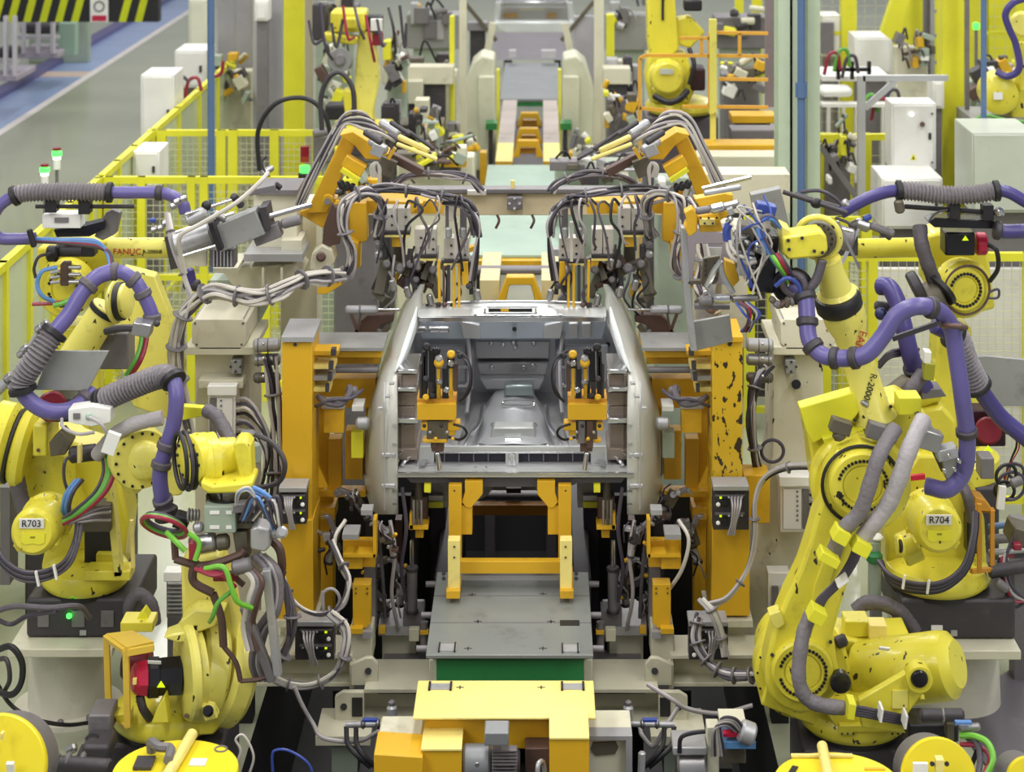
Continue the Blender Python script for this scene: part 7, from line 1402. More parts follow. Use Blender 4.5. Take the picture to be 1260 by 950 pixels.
MB().drum(P(188, 268, 12.6), P(188, 274, 12.6), px(4)).go('knob', BLUED, R5); MB().drum(P(231, 330, 12.6), P(236, 356, 12.6), px(8)).go('purple_stub', PURPD, R5); MB().drum(P(226, 348, 12.6), P(246, 352, 12.6), px(8)).go('dark_joint', DGREY, R5)
MB().beam(P(90, 395, 13.5), P(100, 560, 13.5), .22, .3).go('lower_arm', ROBOT, R5, bev=.02); MB().aabb(P(30, 0, 13.4).x, 13.4, 0, P(150, 0, 13.4).x, 13.95, .9).go('base', DGREY, R5, bev=.02)
MB().lathe(V((P(90, 0, 13.7).x, 13.7, .9)), (0, 0, 1), [(.3, 0), (.3, .12), (.2, .2), (.2, .75)], 36).go('base_ring', ROBOT, R5)

# ---------------------------------------------------------------- front robot, R703 side
d = 11.1
R6 = T('weld_robot', 'front yellow weld robot with red capped black motor in a yellow guard frame', 'robot', V((P(215, 0, d).x, d, 0)))
c = turntable(R6, 205, 915, d, 66)
MB().aabb(c.x - .3, d - .2, 0, c.x + .34, d + .4, c.z - .05).go('base', DGREY, R6, bev=.02)
MB().poly([(152, 890), (190, 880), (214, 870), (236, 820), (296, 860), (280, 884), (262, 905), (200, 908)], 10.9, .3).go('carriage_casting', ROBOT, R6, bev=.015)
MB().drum(P(238, 824, 11.0), P(268, 826, 11.05), px(55), .02).go('gear_drum', ROBOT2, R6); MB().drum(P(266, 826, 11.05), P(270, 826, 11.05), px(52), .004).go('drum_seal', INK, R6); MB().drum(P(270, 827, 11.05), P(299, 832, 11.1), px(56), .03).go('gear_drum', ROBOT2, R6)
MB().lathe(P(224, 826, 10.86), (1, .42, 0), [(px(40), 0), (px(50), .004), (px(53), .02), (px(53), .05), (px(44), .07), (px(44), .1)], 48).go('motor_flange', ROBOT2, R6); MB().poly([(200, 785), (214, 780), (240, 776), (246, 786), (220, 792)], 10.82, .14).go('flange_lug', ROBOT2, R6, bev=.01)
MB().poly([(246, 868), (262, 872), (268, 884), (252, 888)], 10.68, .08).go('cap_block', ROBOT2, R6, bev=.005); MB().drum(P(256, 875, 10.62), P(256, 875, 10.7), px(6)).go('black_cap', BLACKG, R6); MB().cyl(P(229, 881, 10.7), P(229, 881, 10.78), px(2.4)).go('bolt', BROWN, R6)
mo = MB().lathe(P(180, 834, 10.85), P(222, 831, 10.9) - P(180, 834, 10.85), [(px(20), 0), (px(23), .01), (px(23), .06), (px(21), .065), (px(22), .18)], 8).go('black_motor', BLACKG, R6)
MB().lathe(P(163, 836, 10.82), P(181, 834, 10.85) - P(163, 836, 10.82), [(px(13), 0), (px(18), .02), (px(20), .06), (px(20), .085)], 8).go('red_motor_cap', RED, mo); MB().wbox(P(190, 815, 10.74), (.07, .004, .02), (.4, .05, 0)).go('motor_label', LABEL, mo); MB().poly([(198, 838), (203, 846), (193, 846)], 10.735, .005).go('warning_triangle', LED, mo); MB().wbox(P(166, 838, 10.76), (.02, .02, .03)).go('cap_label', YPALE, mo)
MB().drum(P(160, 812, 11.2), P(186, 810, 11.2), px(17)).go('rear_red_motor', mat('dark_red', (120, 16, 36)), R6); MB().drum(P(150, 820, 11.2), P(162, 820, 11.2), px(14)).go('rear_black_motor', BLACK, R6)
GY = mat('guard_yellow', (226, 190, 70), .45, wear=.4, wearcol=(170, 130, 50))
guard(R6, (((131, 783, 11.1), (134, 880, 11.1)), ((155, 800, 10.75), (157, 894, 10.75)), ((131, 784, 11.1), (155, 801, 10.75)), ((134, 880, 11.1), (157, 893, 10.75))), px(6.5), GY); MB().prism([(131, 784, 11.1), (163, 780, 11.15), (189, 794, 10.85), (156, 801, 10.72)], V((0, 0, .02))).go('guard_top', GY, R6); MB().poly([(156, 800), (189, 794), (189, 802), (156, 808)], 10.72, .02).go('guard_lip', GY, R6)
MB().poly([(140, 880), (160, 878), (160, 892), (146, 892)], 10.8, .1).go('guard_foot', ROBOT, R6, bev=.004); MB().poly([(194, 870), (202, 858), (208, 890), (186, 890)], 10.7, .1).go('rib', ROBOT, R6, bev=.006); MB().tube([P(172, 856, 10.8), P(176, 872, 10.8), P(184, 884, 10.85)], px(5)).go('motor_cable', DGREY, R6)
MB().box(148, 766, 188, 778, 11.2, .15).go('cable_bracket', ROBOT, R6, bev=.005); MB().poly([(168, 762), (176, 752), (184, 764), (186, 776), (166, 776)], 11.25, .1).go('cable_bracket', LEMON, R6, bev=.004)
# lower arm going up
MB().poly([(222, 690), (270, 684), (286, 740), (300, 830), (270, 860), (236, 790), (224, 760)], 11.0, .22).go('lower_arm', ROBOT2, R6, bev=.02)
MB().poly([(221, 765), (240, 750), (276, 754), (264, 772), (240, 780), (226, 776)], 10.85, .15).go('arm_collar', ROBOT2, R6, bev=.01); MB().poly([(233, 744), (238, 756), (229, 756)], 11.04, .005).go('warning_triangle', mat('triangle_ochre', (190, 180, 50), .5), R6)
# forearm/wrist
MB().lathe(P(160, 566, 11.6), (1, -.2, 0), [(px(34), 0), (px(37), .02), (px(37), .06), (px(28), .1), (px(26), .24)], 36).go('elbow_cone', ROBOT2, R6); pass
MB().lathe(P(175, 566, 11.4), (-.5, 1, 0), [(px(34), 0), (px(36), .02), (px(36), .1)], 36).go('elbow_disc', ROBOT2, R6); MB().bolts(P(175, 566, 11.4), (.5, -1, 0), px(31), 16, px(1.8), .01).go('bolt_ring', INK, R6); MB().ball(P(178, 566, 11.4), px(23), (1, .5, 1), 24).go('elbow_dome', ROBOT2, R6)
wd = V((1, .45, .02)); MB().ring(P(222, 567, 10.93), wd, px(30), px(2.6), 36).go('wrist_cable', BLACK, R6); MB().ring(P(229, 567, 10.95), wd, px(31), px(2.6), 36).go('wrist_cable', DGREY, R6); MB().ring(P(235, 567, 10.96), wd, px(29), px(3), 36).go('wrist_seal', BLACK, R6); MB().lathe(P(232, 566, 10.90), (.75, .66, .0), [(px(24), 0), (px(27), .008), (px(27), .07)], 40).go('wrist_disc', ROBOT, R6)
MB().bolts(P(232, 566, 10.9), (-.75, -.66, 0), px(22.5), 12, px(1.8), .008).go('bolt_ring', INK, R6)
MB().lathe(P(245, 567, 10.95), wd, [(px(28), 0), (px(30), .01), (px(30), .045), (px(29), .05), (px(29), .09), (px(22), .1), (px(20), .2)], 40).go('wrist_drum', ROBOT, R6); MB().ring(P(254, 567, 10.99), wd, px(29.6), px(1.4), 40).go('drum_seal', BLACK, R6); MB().ring(P(266, 567, 11.04), wd, px(29.5), px(1.4), 40).go('drum_seal', BLACK, R6)
MB().box(276, 549, 297, 590, 10.95, .12).go('wrist_tube', ROBOT, R6, bev=.02); MB().poly([(286, 548), (292, 543), (302, 543), (308, 550), (311, 602), (298, 604)], 10.85, .16).go('wrist_fork', ROBOT, R6, bev=.012)
MB().poly([(247, 592), (262, 598), (300, 594), (311, 592), (311, 602), (300, 607), (256, 608), (247, 602)], 10.75, .22).go('wrist_base', ROBOT, R6, bev=.012); MB().lathe(P(280, 620, 10.9), (0, 0, 1), [(px(24), 0), (px(24), .05)], 36).go('tool_flange', BLACKG, R6); MB().poly([(210, 540), (226, 545), (232, 596), (222, 610), (200, 612), (190, 600)], 11.35, .1).go('arm_side', ROBOT2, R6, bev=.01)
MB().poly([(222, 500), (250, 502), (250, 512), (222, 518)], 11.3, .06).go('yellow_bracket', LEMON, R6, bev=.004)
sleeve(R6, [P(254, 505, 11.2), P(266, 512, 11.15), P(276, 528, 11.1), P(284, 545, 11.05)], 8.5, 11.1, SLEEVED)
# ---- weld gun L
G3 = T('weld_gun', 'grey weld gun with transformer box, red and green hoses, below the smaller yellow wrist', 'weld gun', (270, 840, 10.9))
MB().box(251, 623, 290, 656, 10.75, .2).go('transformer', TRGREY, G3, bev=.006)
for (a, b_) in ((258, 629), (278, 629), (258, 647), (278, 647)): MB().box(a, b_, a + (12 if a < 270 else 7), b_ + 4, 10.745, .008).go('transformer_label', WHITE, G3)
MB().box(290, 620, 318, 651, 10.8, .16).go('valve_plate', OLIVE, G3, bev=.004); MB().wbox(P(305, 622, 10.75), (px(30), .08, px(9)), (0, -.1, 0)).go('cable_chain', MGREY, G3, bev=.003)
for k in range(8): MB().cyl(P(295 + (k % 4) * 5, 633 + (k // 4) * 10, 10.79), P(295 + (k % 4) * 5, 633 + (k // 4) * 10, 10.81), px(1.3), seg=8).go('hole', INK, G3)
MB().poly([(308, 652), (316, 648), (331, 652), (333, 672), (326, 680), (308, 676)], 10.7, .14).go('gun_motor', LGREY, G3, bev=.01); MB().poly([(286, 655), (304, 655), (306, 690), (290, 682)], 10.78, .12).go('motor_bracket', OLIVE, G3, bev=.006)
MB().drum(P(347, 655, 10.65), P(347, 655, 10.75), px(6.5)).go('round_cap', LGREY, G3); MB().tube([P(347, 655, 10.72), P(336, 656, 10.75), P(325, 660, 10.78)], px(6)).go('pipe', LGREY, G3); MB().tube([P(334, 664, 10.8), P(344, 676, 10.78), P(347, 695, 10.8), P(345, 715, 10.85)], px(5)).go('brown_pipe', BROWN, G3)
MB().drum(P(234, 672, 10.8), P(266, 666, 10.8), px(11)).go('servo_cylinder', STEEL, G3); MB().drum(P(266, 668, 10.8), P(282, 666, 10.8), px(9)).go('servo_cylinder', OLIVE, G3); 
for k in range(4): MB().drum(P(231 + k * 4, 634, 10.8), P(233.5 + k * 4, 634, 10.8), px(8 - k * .5)).go('coupling_ring', STEEL, G3)
MB().drum(P(238, 650, 10.8), P(250, 648, 10.8), px(6)).go('coupling', LGREY, G3); MB().wbox(P(224, 640, 10.85), (px(16), .1, px(14)), (0, .3, 0)).go('dark_block', BLACK, G3, bev=.005)
for (pts, w) in ((((215, 688), (250, 696), (292, 684), (302, 676)), 9), (((240, 690), (238, 715), (262, 730)), 10), (((262, 730), (272, 760), (275, 795)), 9), (((275, 795), (290, 815), (296, 838)), 6), (((296, 838), (318, 836), (340, 828)), 5), (((214, 660), (216, 688)), 8), (((250, 696), (280, 705), (300, 720)), 7)):
    MB().tube([P(*a, 10.75) for a in pts], px(w * .5), seg=8).go('gun_arm', BROWN, G3)
MB().drum(P(286, 700, 10.7), P(310, 694, 10.7), px(8)).go('piston', MGREY, G3); MB().box(232, 668, 244, 690, 10.7, .06).go('red_block', REDH, G3, bev=.006); MB().box(262, 706, 292, 716, 10.72, .05).go('red_block', mat('dark_red', (120, 16, 36)), G3, bev=.006)
for k, (m_, o) in enumerate(((GREEN, 0), (REDH, 5), (CABLED, -7))): MB().ring(P(202, 646 + o * .5, 10.8), (.3, .9, 1), px(24 + o * .4), px(2.6), 28, 8).go('coloured_hose', m_, G3)
LIME = mat('green_leaf', (118, 190, 62), .35)
MB().tube([P(205, 655, 10.75), P(218, 668, 10.7), P(228, 678, 10.7)], px(3)).go('green_hose', LIME, G3); MB().tube([P(232, 656, 10.7), P(245, 668, 10.7), P(240, 690, 10.68)], px(3)).go('green_hose', LIME, G3)
MB().tube([P(252, 700, 10.65), P(275, 698, 10.62), P(284, 720, 10.6), P(292, 740, 10.6), P(310, 748, 10.65)], px(3)).go('green_hose', LIME, G3); MB().tube([P(284, 728, 10.62), P(268, 742, 10.6), P(262, 758, 10.6), P(258, 765, 10.65)], px(2.6)).go('green_hose', GREEN, G3)
for k in range(3): MB().tube([P(240 + 6 * k, 700, 10.66), P(262 + 4 * k, 708 - k, 10.62), P(280, 706 + 4 * k, 10.62), P(284 + 3 * k, 722, 10.64)], px(2.4)).go('red_hose', REDH, G3)
# big grey looped sleeves
for k in range(4): MB().tube([P(312 + 4 * k, 684, 10.8), P(328 + 4 * k, 700, 10.75), P(336 + 3 * k, 722, 10.75), P(332 + 3 * k, 752, 10.75), P(318 + 3 * k, 775, 10.78), P(310 + 3 * k, 812, 10.8), P(316 + 4 * k, 836, 10.85)], px(4.2), seg=10).go('grey_hose', [SLEEVE, SLEEVED, CABLE, SLEEVE][k], G3)
for k in range(3): MB().tube([P(300 + 5 * k, 700, 10.7), P(312 + 5 * k, 716, 10.66), P(306 + 5 * k, 740, 10.66), P(300 + 5 * k, 770, 10.7), P(306 + 5 * k, 800, 10.7)], px(3.6), seg=8).go('grey_hose', [CABLEL, SLEEVE, BROWN][k], G3)
MB().beam(P(300, 745, 10.7), P(335, 836, 10.75), px(9), .06).go('steel_strip', MGREY, G3, bev=.004); MB().beam(P(328, 700, 10.72), P(342, 830, 10.75), px(9), .05).go('pale_strip', LGREY, G3, bev=.004)
for k in range(7):
    rs = random.Random(k + 200); MB().tube([P(296 + 3 * k, 640, 10.72), P(310 + 5 * k, 616 + rs.uniform(-6, 6), 10.66), P(328 + 3 * k, 640 + rs.uniform(-6, 6), 10.66), P(344 + rs.uniform(-8, 4), 652, 10.7)], px(1.7), seg=6).go('wire', rs.choice([CABLE, CABLED, BLUE, CABLEL, BLACK]), G3)
for k in range(3): MB().tube([P(290, 622, 10.7), P(292 + k * 2, 606, 10.64), P(306, 600 + k * 2, 10.64), P(314, 614, 10.66), P(312, 630, 10.7)], px(1.5), seg=6).go('wire', [CABLEL, BLUE, CABLEL][k], G3)
for k in range(2): MB().tube([P(312, 600 + 4 * k, 10.75), P(324, 606 + 4 * k, 10.7), P(338, 618 + 3 * k, 10.7)], px(2.6)).go('blue_hose', BLUE, G3)
MB().drum(P(296, 534, 11.2), P(314, 534, 11.2), px(5)).go('air_fitting', CHROME, G3); MB().drum(P(312, 545, 11.25), P(314, 570, 11.25), px(7)).go('filter_bowl', TRGREY, G3)
MB().tube([P(314, 534, 11.2), P(336, 546, 11.15), P(350, 568, 11.1), P(346, 590, 11.1), P(330, 598, 11.1), P(316, 600, 11.1)], px(3)).go('black_hose', DGREY, G3)
# ================================================================ FAR ROBOTS, LIDS, FLOOR ITEMS
d = 20.5
r = T('weld_robot', 'distant pale yellow robot working behind the raised yellow arm on the R703 side', 'robot', V((P(445, 0, 21).x, 21, 0)))
MB().poly([(442, 38), (458, 38), (464, 70), (466, 100), (458, 140), (462, 160), (438, 160), (436, 100), (438, 70)], 20.6, .3).go('lower_arm', ROBOT2, r, bev=.02)
MB().box(406, 14, 450, 40, 20.5, .4).go('upper_casting', ROBOT, r, bev=.03); MB().box(422, 22, 440, 36, 20.4, .1).go('casting_cover', ROBOT, r, bev=.02)
MB().poly([(398, 40), (440, 46), (438, 56), (402, 52)], 20.45, .2).go('forearm', ROBOT, r, bev=.02); MB().drum(P(418, 74, 20.4), P(418, 74, 20.6), px(15, d)).go('grey_disc', GREYP, r); MB().drum(P(418, 74, 20.3), P(418, 74, 20.4), px(7, d)).go('disc_hub', MGREY, r)
MB().box(448, 20, 470, 40, 20.6, .2).go('black_motor', BLACK, r, bev=.02); MB().box(456, 24, 470, 38, 20.5, .1).go('white_motor', WHITE, r); MB().box(458, 42, 470, 56, 20.6, .2).go('red_motor_cap', REDH, r)
MB().box(384, 5, 402, 50, 20.6, .2).go('dark_tool', DGREY, r, bev=.02); MB().poly([(422, 110), (436, 112), (438, 160), (424, 160)], 20.5, .2).go('base_casting', ROBOT, r, bev=.02); MB().box(400, 130, 425, 148, 20.5, .3).go('dark_motor', BLACK, r, bev=.02)
MB().box(405, 158, 480, 172, 20.4, .6).go('base_ring', ROBOT, r, bev=.03); MB().aabb(P(405, 0, 20.5).x, 20.5, 0, P(480, 0, 20.5).x, 21.2, P(0, 170, 20.5).z).go('base', DGREY, r)
for k in range(9):
    rs = random.Random(k); MB().tube([P(380 + 14 * k, rs.uniform(0, 30), 20.3), P(386 + 14 * k, rs.uniform(30, 60), 20.2), P(396 + 13 * k, rs.uniform(20, 90), 20.3)], px(2, d), seg=6).go('cable', rs.choice([DGREY, SLEEVED, CABLED, BLUED, REDH]), r)
d = 19.5
r = T('weld_robot', 'distant yellow robot behind orange guard rails with a round motor facing front', 'robot', V((P(835, 0, 20).x, 20, 0)))
MB().poly([(796, -10), (830, -10), (836, 60), (826, 72), (800, 72), (797, 50)], 19.7, .35).go('lower_arm', ROBOT, r, bev=.02); MB().box(814, -10, 817, 25, 19.68, .03).go('arm_slot', INK, r)
MB().poly([(798, 66), (846, 66), (856, 110), (848, 128), (800, 126), (794, 96)], 19.7, .4).go('casting', ROBOT, r, bev=.03); facemotor(r, 822, 96, 19.3, 21, None, ROBOT); MB().wbox(P(820, 88, 19.28), (.13, .01, .05)).go('name_plate', mat('plate_grey', (190, 196, 190)), r)
MB().box(850, 84, 868, 112, 19.6, .3).go('dark_motor', mat('maroon_black', (50, 20, 30)), r, bev=.02); MB().poly([(820, 25), (850, 20), (868, 40), (850, 60), (836, 56)], 19.8, .2).go('upper_casting', ROBOT, r, bev=.02); MB().box(842, 0, 864, 14, 19.7, .2).go('black_motor', BLACK, r, bev=.02)
MB().tube([P(846, 112, 19.3), P(836, 122, 19.2), P(822, 126, 19.2), P(805, 118, 19.3)], px(4, d)).go('cable', BLACK, r); MB().tube([P(848, 60, 19.4), P(854, 80, 19.3), P(848, 104, 19.3)], px(3, d)).go('cable', BLACK, r)
cc = turntable(r, 838, 142, 20.0, 44); MB().aabb(P(795, 0, 19.8).x, 19.8, 0, P(884, 0, 19.8).x, 20.6, cc.z - .04).go('base', mat('base_grey', (96, 90, 96), .5, wear=.4), r, bev=.02)
d = 18.8; OR = mat('rail_orange', (226, 168, 60), .45, wear=.3)
r = T('guard_rail', 'orange yellow tubular guard rail around the distant robot beside the brown duct', 'guard rail', (860, 180, d))
for a, b_ in (((787, 72), (787, 170)), ((787, 72), (795, 68)), ((795, 68), (945, 69)), ((787, 133), (840, 138)), ((840, 131), (945, 132)), ((873, 40), (873, 130)), ((884, 97), (945, 98)), ((880, 40), (945, 41)), ((910, 41), (910, 68)), ((863, 48), (863, 66)), ((836, 47), (873, 47))): MB().beam(P(*a, d), P(*b_, d), px(4, d)).go('rail_tube', OR, r)
MB().box(873, 24, 882, 140, d - .05, .08).go('yellow_upright', ROBOT2, r); MB().aabb(P(786, 0, d).x, d, 0, P(789, 0, d).x, d + .05, P(0, 170, d).z).go('leg', OR, r); MB().aabb(P(874, 0, d).x, d, 0, P(881, 0, d).x, d + .06, P(0, 138, d).z).go('leg', ROBOT2, r)
r = T('weld_robot', 'distant yellow robot with purple cable at the upper corner beyond the pale cabinet', 'robot', V((P(1245, 0, 19).x, 19, 0)))
MB().lathe(P(1230, 118, 18.3), (.15, 1, 0), [(px(18, 18), 0), (px(24, 18), .03), (px(25, 18), .4)], 36).go('motor_housing', ROBOT, r); MB().wbox(P(1228, 118, 18.28), (px(11, 18), .02, px(9, 18))).go('name_plate', WHITE, r); MB().drum(P(1258, 30, 18.4), P(1258, 30, 18.7), px(17, 18), .03).go('upper_joint', ROBOT2, r)
MB().box(1244, 100, 1275, 148, 18.5, .4).go('casting', ROBOT, r, bev=.02); MB().tube([P(1262, -2, 18.3), P(1246, 4, 18.2), P(1237, 18, 18.2), P(1242, 36, 18.2), P(1250, 55, 18.2), P(1254, 84, 18.2), P(1240, 94, 18.25), P(1226, 88, 18.3)], px(4.5, 18)).go('purple_hose', PURPD, r)
MB().beam(P(1254, 50, 18.4), P(1256, 110, 18.4), px(8, 18), .2).go('arm', ROBOT, r, bev=.01); MB().box(1196, 146, 1275, 160, 18.4, .7).go('base', GREYP, r); MB().aabb(P(1200, 0, 18.6).x, 18.5, 0, P(1270, 0, 18.6).x, 19, P(0, 160, 18.6).z).go('stand', DGREY, r)
tag(MB().tube([P(1196, 150, 17.9), P(1212, 142, 17.9), P(1240, 148, 17.9), P(1265, 150, 17.9)], px(2, 18)).go('cable', GREEN), 'green cable lying above the pale grey green cabinet', 'cable')
r = T('stack_light', 'small glowing green light high beside the conduit pipe', 'signal light', V((P(1201, 0, 24).x, 24, 0))); MB().drum(P(1201, 36, 24), P(1201, 28, 24), px(4, 24)).go('green_lamp', GLOWG, r); MB().cyl(V((r.location.x, 24, 0)), P(1201, 36, 24), .02).go('pole', MGREY, r)
# dense fixtures filling the middle distance
PAL = [BEIGE, OLIVE, MGREY, LGREY, DGREY, LEMON, YEL, BROWN, TRGREY, WHITE]
for i, (u0, v0, u1, v1, d, lab) in enumerate(((388, 52, 434, 130, 22.5, 'grey clamp rack behind the distant pale robot'), (470, 40, 505, 118, 23.5, 'cluttered tooling rack right beside the distant pale robot'), (505, 128, 545, 190, 21.5, 'cluttered clamp station before the far carrier, behind the dark cables'),
        (545, 150, 590, 212, 23.8, 'pale hose covered fixture beside the far rails, R703 side'), (480, 176, 590, 226, 18.6, 'cream and steel fixture just behind the looped dark cables, R703 side'), (700, 160, 742, 225, 23.8, 'pale hose covered fixture beside the far rails, R704 side'), (676, 186, 790, 228, 18.6, 'cream and steel fixture just behind the looped dark cables, R704 side'),
        (742, 100, 786, 160, 22.8, 'grey clamp rack beside the guarded distant robot'), (884, 70, 942, 128, 21.5, 'cluttered tooling seen through the orange yellow guard rails'), (1012, 150, 1056, 230, 19.2, 'cluttered tooling behind the low yellow panel fence'), (1100, 40, 1150, 90, 25, 'cluttered tooling before the tall yellow mesh screen'),
        (262, 62, 312, 130, 25.5, 'cluttered fixture in front of the grey riveted columns'), (1190, 70, 1262, 150, 21, 'cluttered tooling beyond the conduit pipe'), (400, 205, 470, 262, 15.5, 'steel fixture behind the gripper beam, R703 side'), (800, 200, 872, 262, 15.5, 'steel fixture behind the gripper beam, R704 side'), (30, -8, 110, 16, 40, 'dark machinery behind the striped barrier'))):
    rs = random.Random(i + 400); q = T('tooling_fixture', lab, 'fixture', ((u0 + u1) / 2, v1, d)); a = P(u0, v0, d); c_ = P(u1, v1, d)
    MB().aabb(a.x + .05, d + .15, 0, c_.x - .05, d + .4, P(0, v0 + (v1 - v0) * .4, d).z).go('body', rs.choice([BEIGE, TRGREY, MGREY]), q, bev=.02)
    for k in range(22):
        w = rs.uniform(.1, .32) * (u1 - u0); h = rs.uniform(.06, .3) * (v1 - v0); u = rs.uniform(u0, u1 - w); v = rs.uniform(v0, v1 - h); m_ = rs.choice(PAL); e = rs.random(); dd = d - rs.uniform(0, .25)
        if e < .45: MB().wbox(P(u + w / 2, v + h / 2, dd), (px(w, d), .2, px(h, d)), (0, rs.choice([0, 0, .4, -.5]), 0)).go('block', m_, q, bev=.008)
        elif e < .75: MB().drum(P(u, v, dd), P(u + w, v + rs.uniform(-h, h), dd), px(rs.uniform(2, 4.5), d)).go('actuator', m_, q)
        else: MB().tube([P(u, v, dd), P(u + w * .5, v - rs.uniform(2, 10), dd - .1), P(u + w, v + h, dd)], px(1.4, d), seg=6).go('hose', rs.choice([CABLED, CABLE, SLEEVED, BLACK]), q)
# ---------------------------------------------------------------- yellow lids at the front edge
LID = mat('lid_yellow', (236, 216, 40), .4, wear=.35, wearcol=(180, 150, 40), scale=5)
def hlid(u, vtop, rp, d, label):
    k = (0); z = CZ - (vtop + 265) * (d + px(rp, d)) / F; c_ = V((P(u, 0, d).x, d, z)); R = px(rp, d)
    q = T('yellow_drum', label, 'drum', V((c_.x, d, 0)))
    MB().lathe(V((c_.x, d, 0)), (0, 0, 1), [(R * .92, 0), (R * .92, z - .05)], 44).go('drum_body', MGREY, q); MB().lathe(V((c_.x, d, z - .05)), (0, 0, 1), [(R * .98, 0), (R, .005), (R, .042), (R * .985, .05)], 56).go('lid', LID, q)
    return q, c_, R
q, c_, R = hlid(216, 910, 77, 9.9, 'yellow round drum lid with grey pipe handle below the guarded motor robot'); z = c_.z
MB().cyl(c_ + V((-.02, -.16, .03)), c_ + V((.03, R * .98, .03)), .028).go('lid_bar', YPALE, q); MB().tube([c_ + V((-.15, .17, .0)), c_ + V((-.15, .17, .05)), c_ + V((-.1, .1, .06)), c_ + V((-.04, .08, .06)), c_ + V((-.03, -.04, .06))], .024).go('pipe_handle', MGREY, q); MB().wbox(c_ + V((-.16, .04, .01)), (.09, .12, .015)).go('handle_plate', DGREY, q); MB().wbox(c_ + V((.1, .06, .004)), (.08, .07, .006)).go('lid_label', WHITE, q)
MB().ring(c_ + V((.19, .2, .003)), (0, 0, 1), .03, .004, 20, 6).go('lid_mark', MGREY, q)
q, c_, R = hlid(1030, 925, 78, 9.7, 'yellow round drum lid with yellow bar below the large leaning robot')
MB().cyl(c_ + V((-.05, -.2, .03)), c_ + V((-.03, R * .99, .03)), .026).go('lid_bar', YPALE, q); MB().wbox(c_ + V((-.04, R * .8, .01)), (.3, .02, .012)).go('cross_strap', YPALE, q); MB().wbox(c_ + V((.2, .12, .004)), (.1, .02, .005)).go('lid_text_mark', YEL, q); MB().wbox(c_ + V((-.2, .1, .004)), (.03, .1, .004), (0, 0, -.4)).go('scratch', INK, q)
def vlid(u, v, rp, d, label, marks=True):
    q = T('yellow_tank_end', label, 'tank', V((P(u, 0, d).x, d + .2, 0))); c_ = P(u, v, d); R = px(rp, d); ax = V((0, 1, -.35)).normalized()
    MB().lathe(c_, ax, [(R * .97, 0), (R, .01), (R, .05)], 56).go('lid', LID, q); MB().lathe(c_ + ax * .05, ax, [(R * .93, 0), (R * .93, .3)], 44).go('tank_body', MGREY, q)
    MB().aabb(c_.x - .08, c_.y + .1, 0, c_.x + .08, c_.y + .25, c_.z - .1).go('stand', DGREY, q)
    return q, c_
q, c_ = vlid(-6, 946, 62, 9.6, 'large yellow round tank end cut off at the edge, by the R703 pedestal'); MB().wbox(P(13, 944, 9.55), (px(9, 9.6), .02, px(13, 9.6)), (.3, 0, 0)).go('end_label', WHITE, q); MB().wbox(P(3, 905, 9.58), (px(3, 9.6), .03, px(8, 9.6))).go('end_hook', YPALE, q)
q, c_ = vlid(1156, 958, 46, 9.7, 'yellow round tank end with hasp right of the yellow bar lid'); MB().box(1152, 935, 1162, 960, 9.6, .05).go('hasp', YPALE, q, bev=.004); MB().cyl(P(1147, 940, 9.62), P(1147, 940, 9.66), px(2.4)).go('bolt', INK, q); MB().cyl(P(1165, 940, 9.62), P(1165, 940, 9.66), px(2.4)).go('bolt', INK, q); MB().box(1124, 940, 1142, 965, 9.62, .02).go('end_label', WHITE, q)
vlid(1268, 962, 28, 9.7, 'edge of a yellow tank end at the lower corner')
# floor mat
b = MB(); pts = [P(1174, 868, floor_d(868)), P(1262, 815, floor_d(815)), P(1300, 815, floor_d(815)), P(1300, 960, floor_d(960)), P(1225, 960, floor_d(960)), P(1176, 892, floor_d(892))]
b.prism([V((p.x, p.y, .001)) for p in pts], V((0, 0, .012))); b.thing('floor_mat', 'dark grey rubber floor mat beside the R704 pedestal', 'mat', mat('mat_grey', (98, 94, 100), .55, wear=.6, wearcol=(128, 122, 126), scale=5))
r = T('pipe_coupling', 'grey pipe and brass valve with green and red hoses beside the yellow tank end', 'valve', (1190, 900, 10.4))
MB().drum(P(1132, 880, 10.4), P(1186, 880, 10.4), px(7)).go('grey_pipe', DGREY, r); MB().drum(P(1158, 880, 10.4), P(1162, 880, 10.4), px(8)).go('pipe_ring', STEEL, r); MB().box(1118, 892, 1180, 914, 10.5, .2).go('dark_block', BLACK, r, bev=.01); MB().box(1166, 892, 1174, 912, 10.4, .1).go('brass_plate', OLIVE, r)
MB().drum(P(1180, 896, 10.3), P(1206, 894, 10.3), px(4)).go('brass_valve', STEEL, r); MB().box(1176, 889, 1196, 892, 10.25, .03).go('blue_lever', BLUE, r); MB().tube([P(1182, 905, 10.3), P(1200, 906, 10.25), P(1216, 915, 10.2), P(1222, 935, 10.15), P(1214, 955, 10.1)], px(3.4)).go('green_hose', LIME, r)
MB().tube([P(1182, 916, 10.3), P(1204, 918, 10.25), P(1218, 932, 10.2), P(1210, 955, 10.1)], px(2.6)).go('red_hose', REDH, r); MB().tube([P(1188, 905, 10.3), P(1202, 914, 10.25), P(1206, 935, 10.2), P(1203, 955, 10.1)], px(3.4)).go('grey_hose', SLEEVED, r); MB().beam(P(1196, 940, 10.3), P(1204, 920, 10.3), px(4)).go('stay', BLACK, r)
MB().aabb(P(1140, 0, 10.6).x, 10.6, 0, P(1160, 0, 10.6).x, 10.7, P(0, 905, 10.6).z).go('support', DGREY, r)
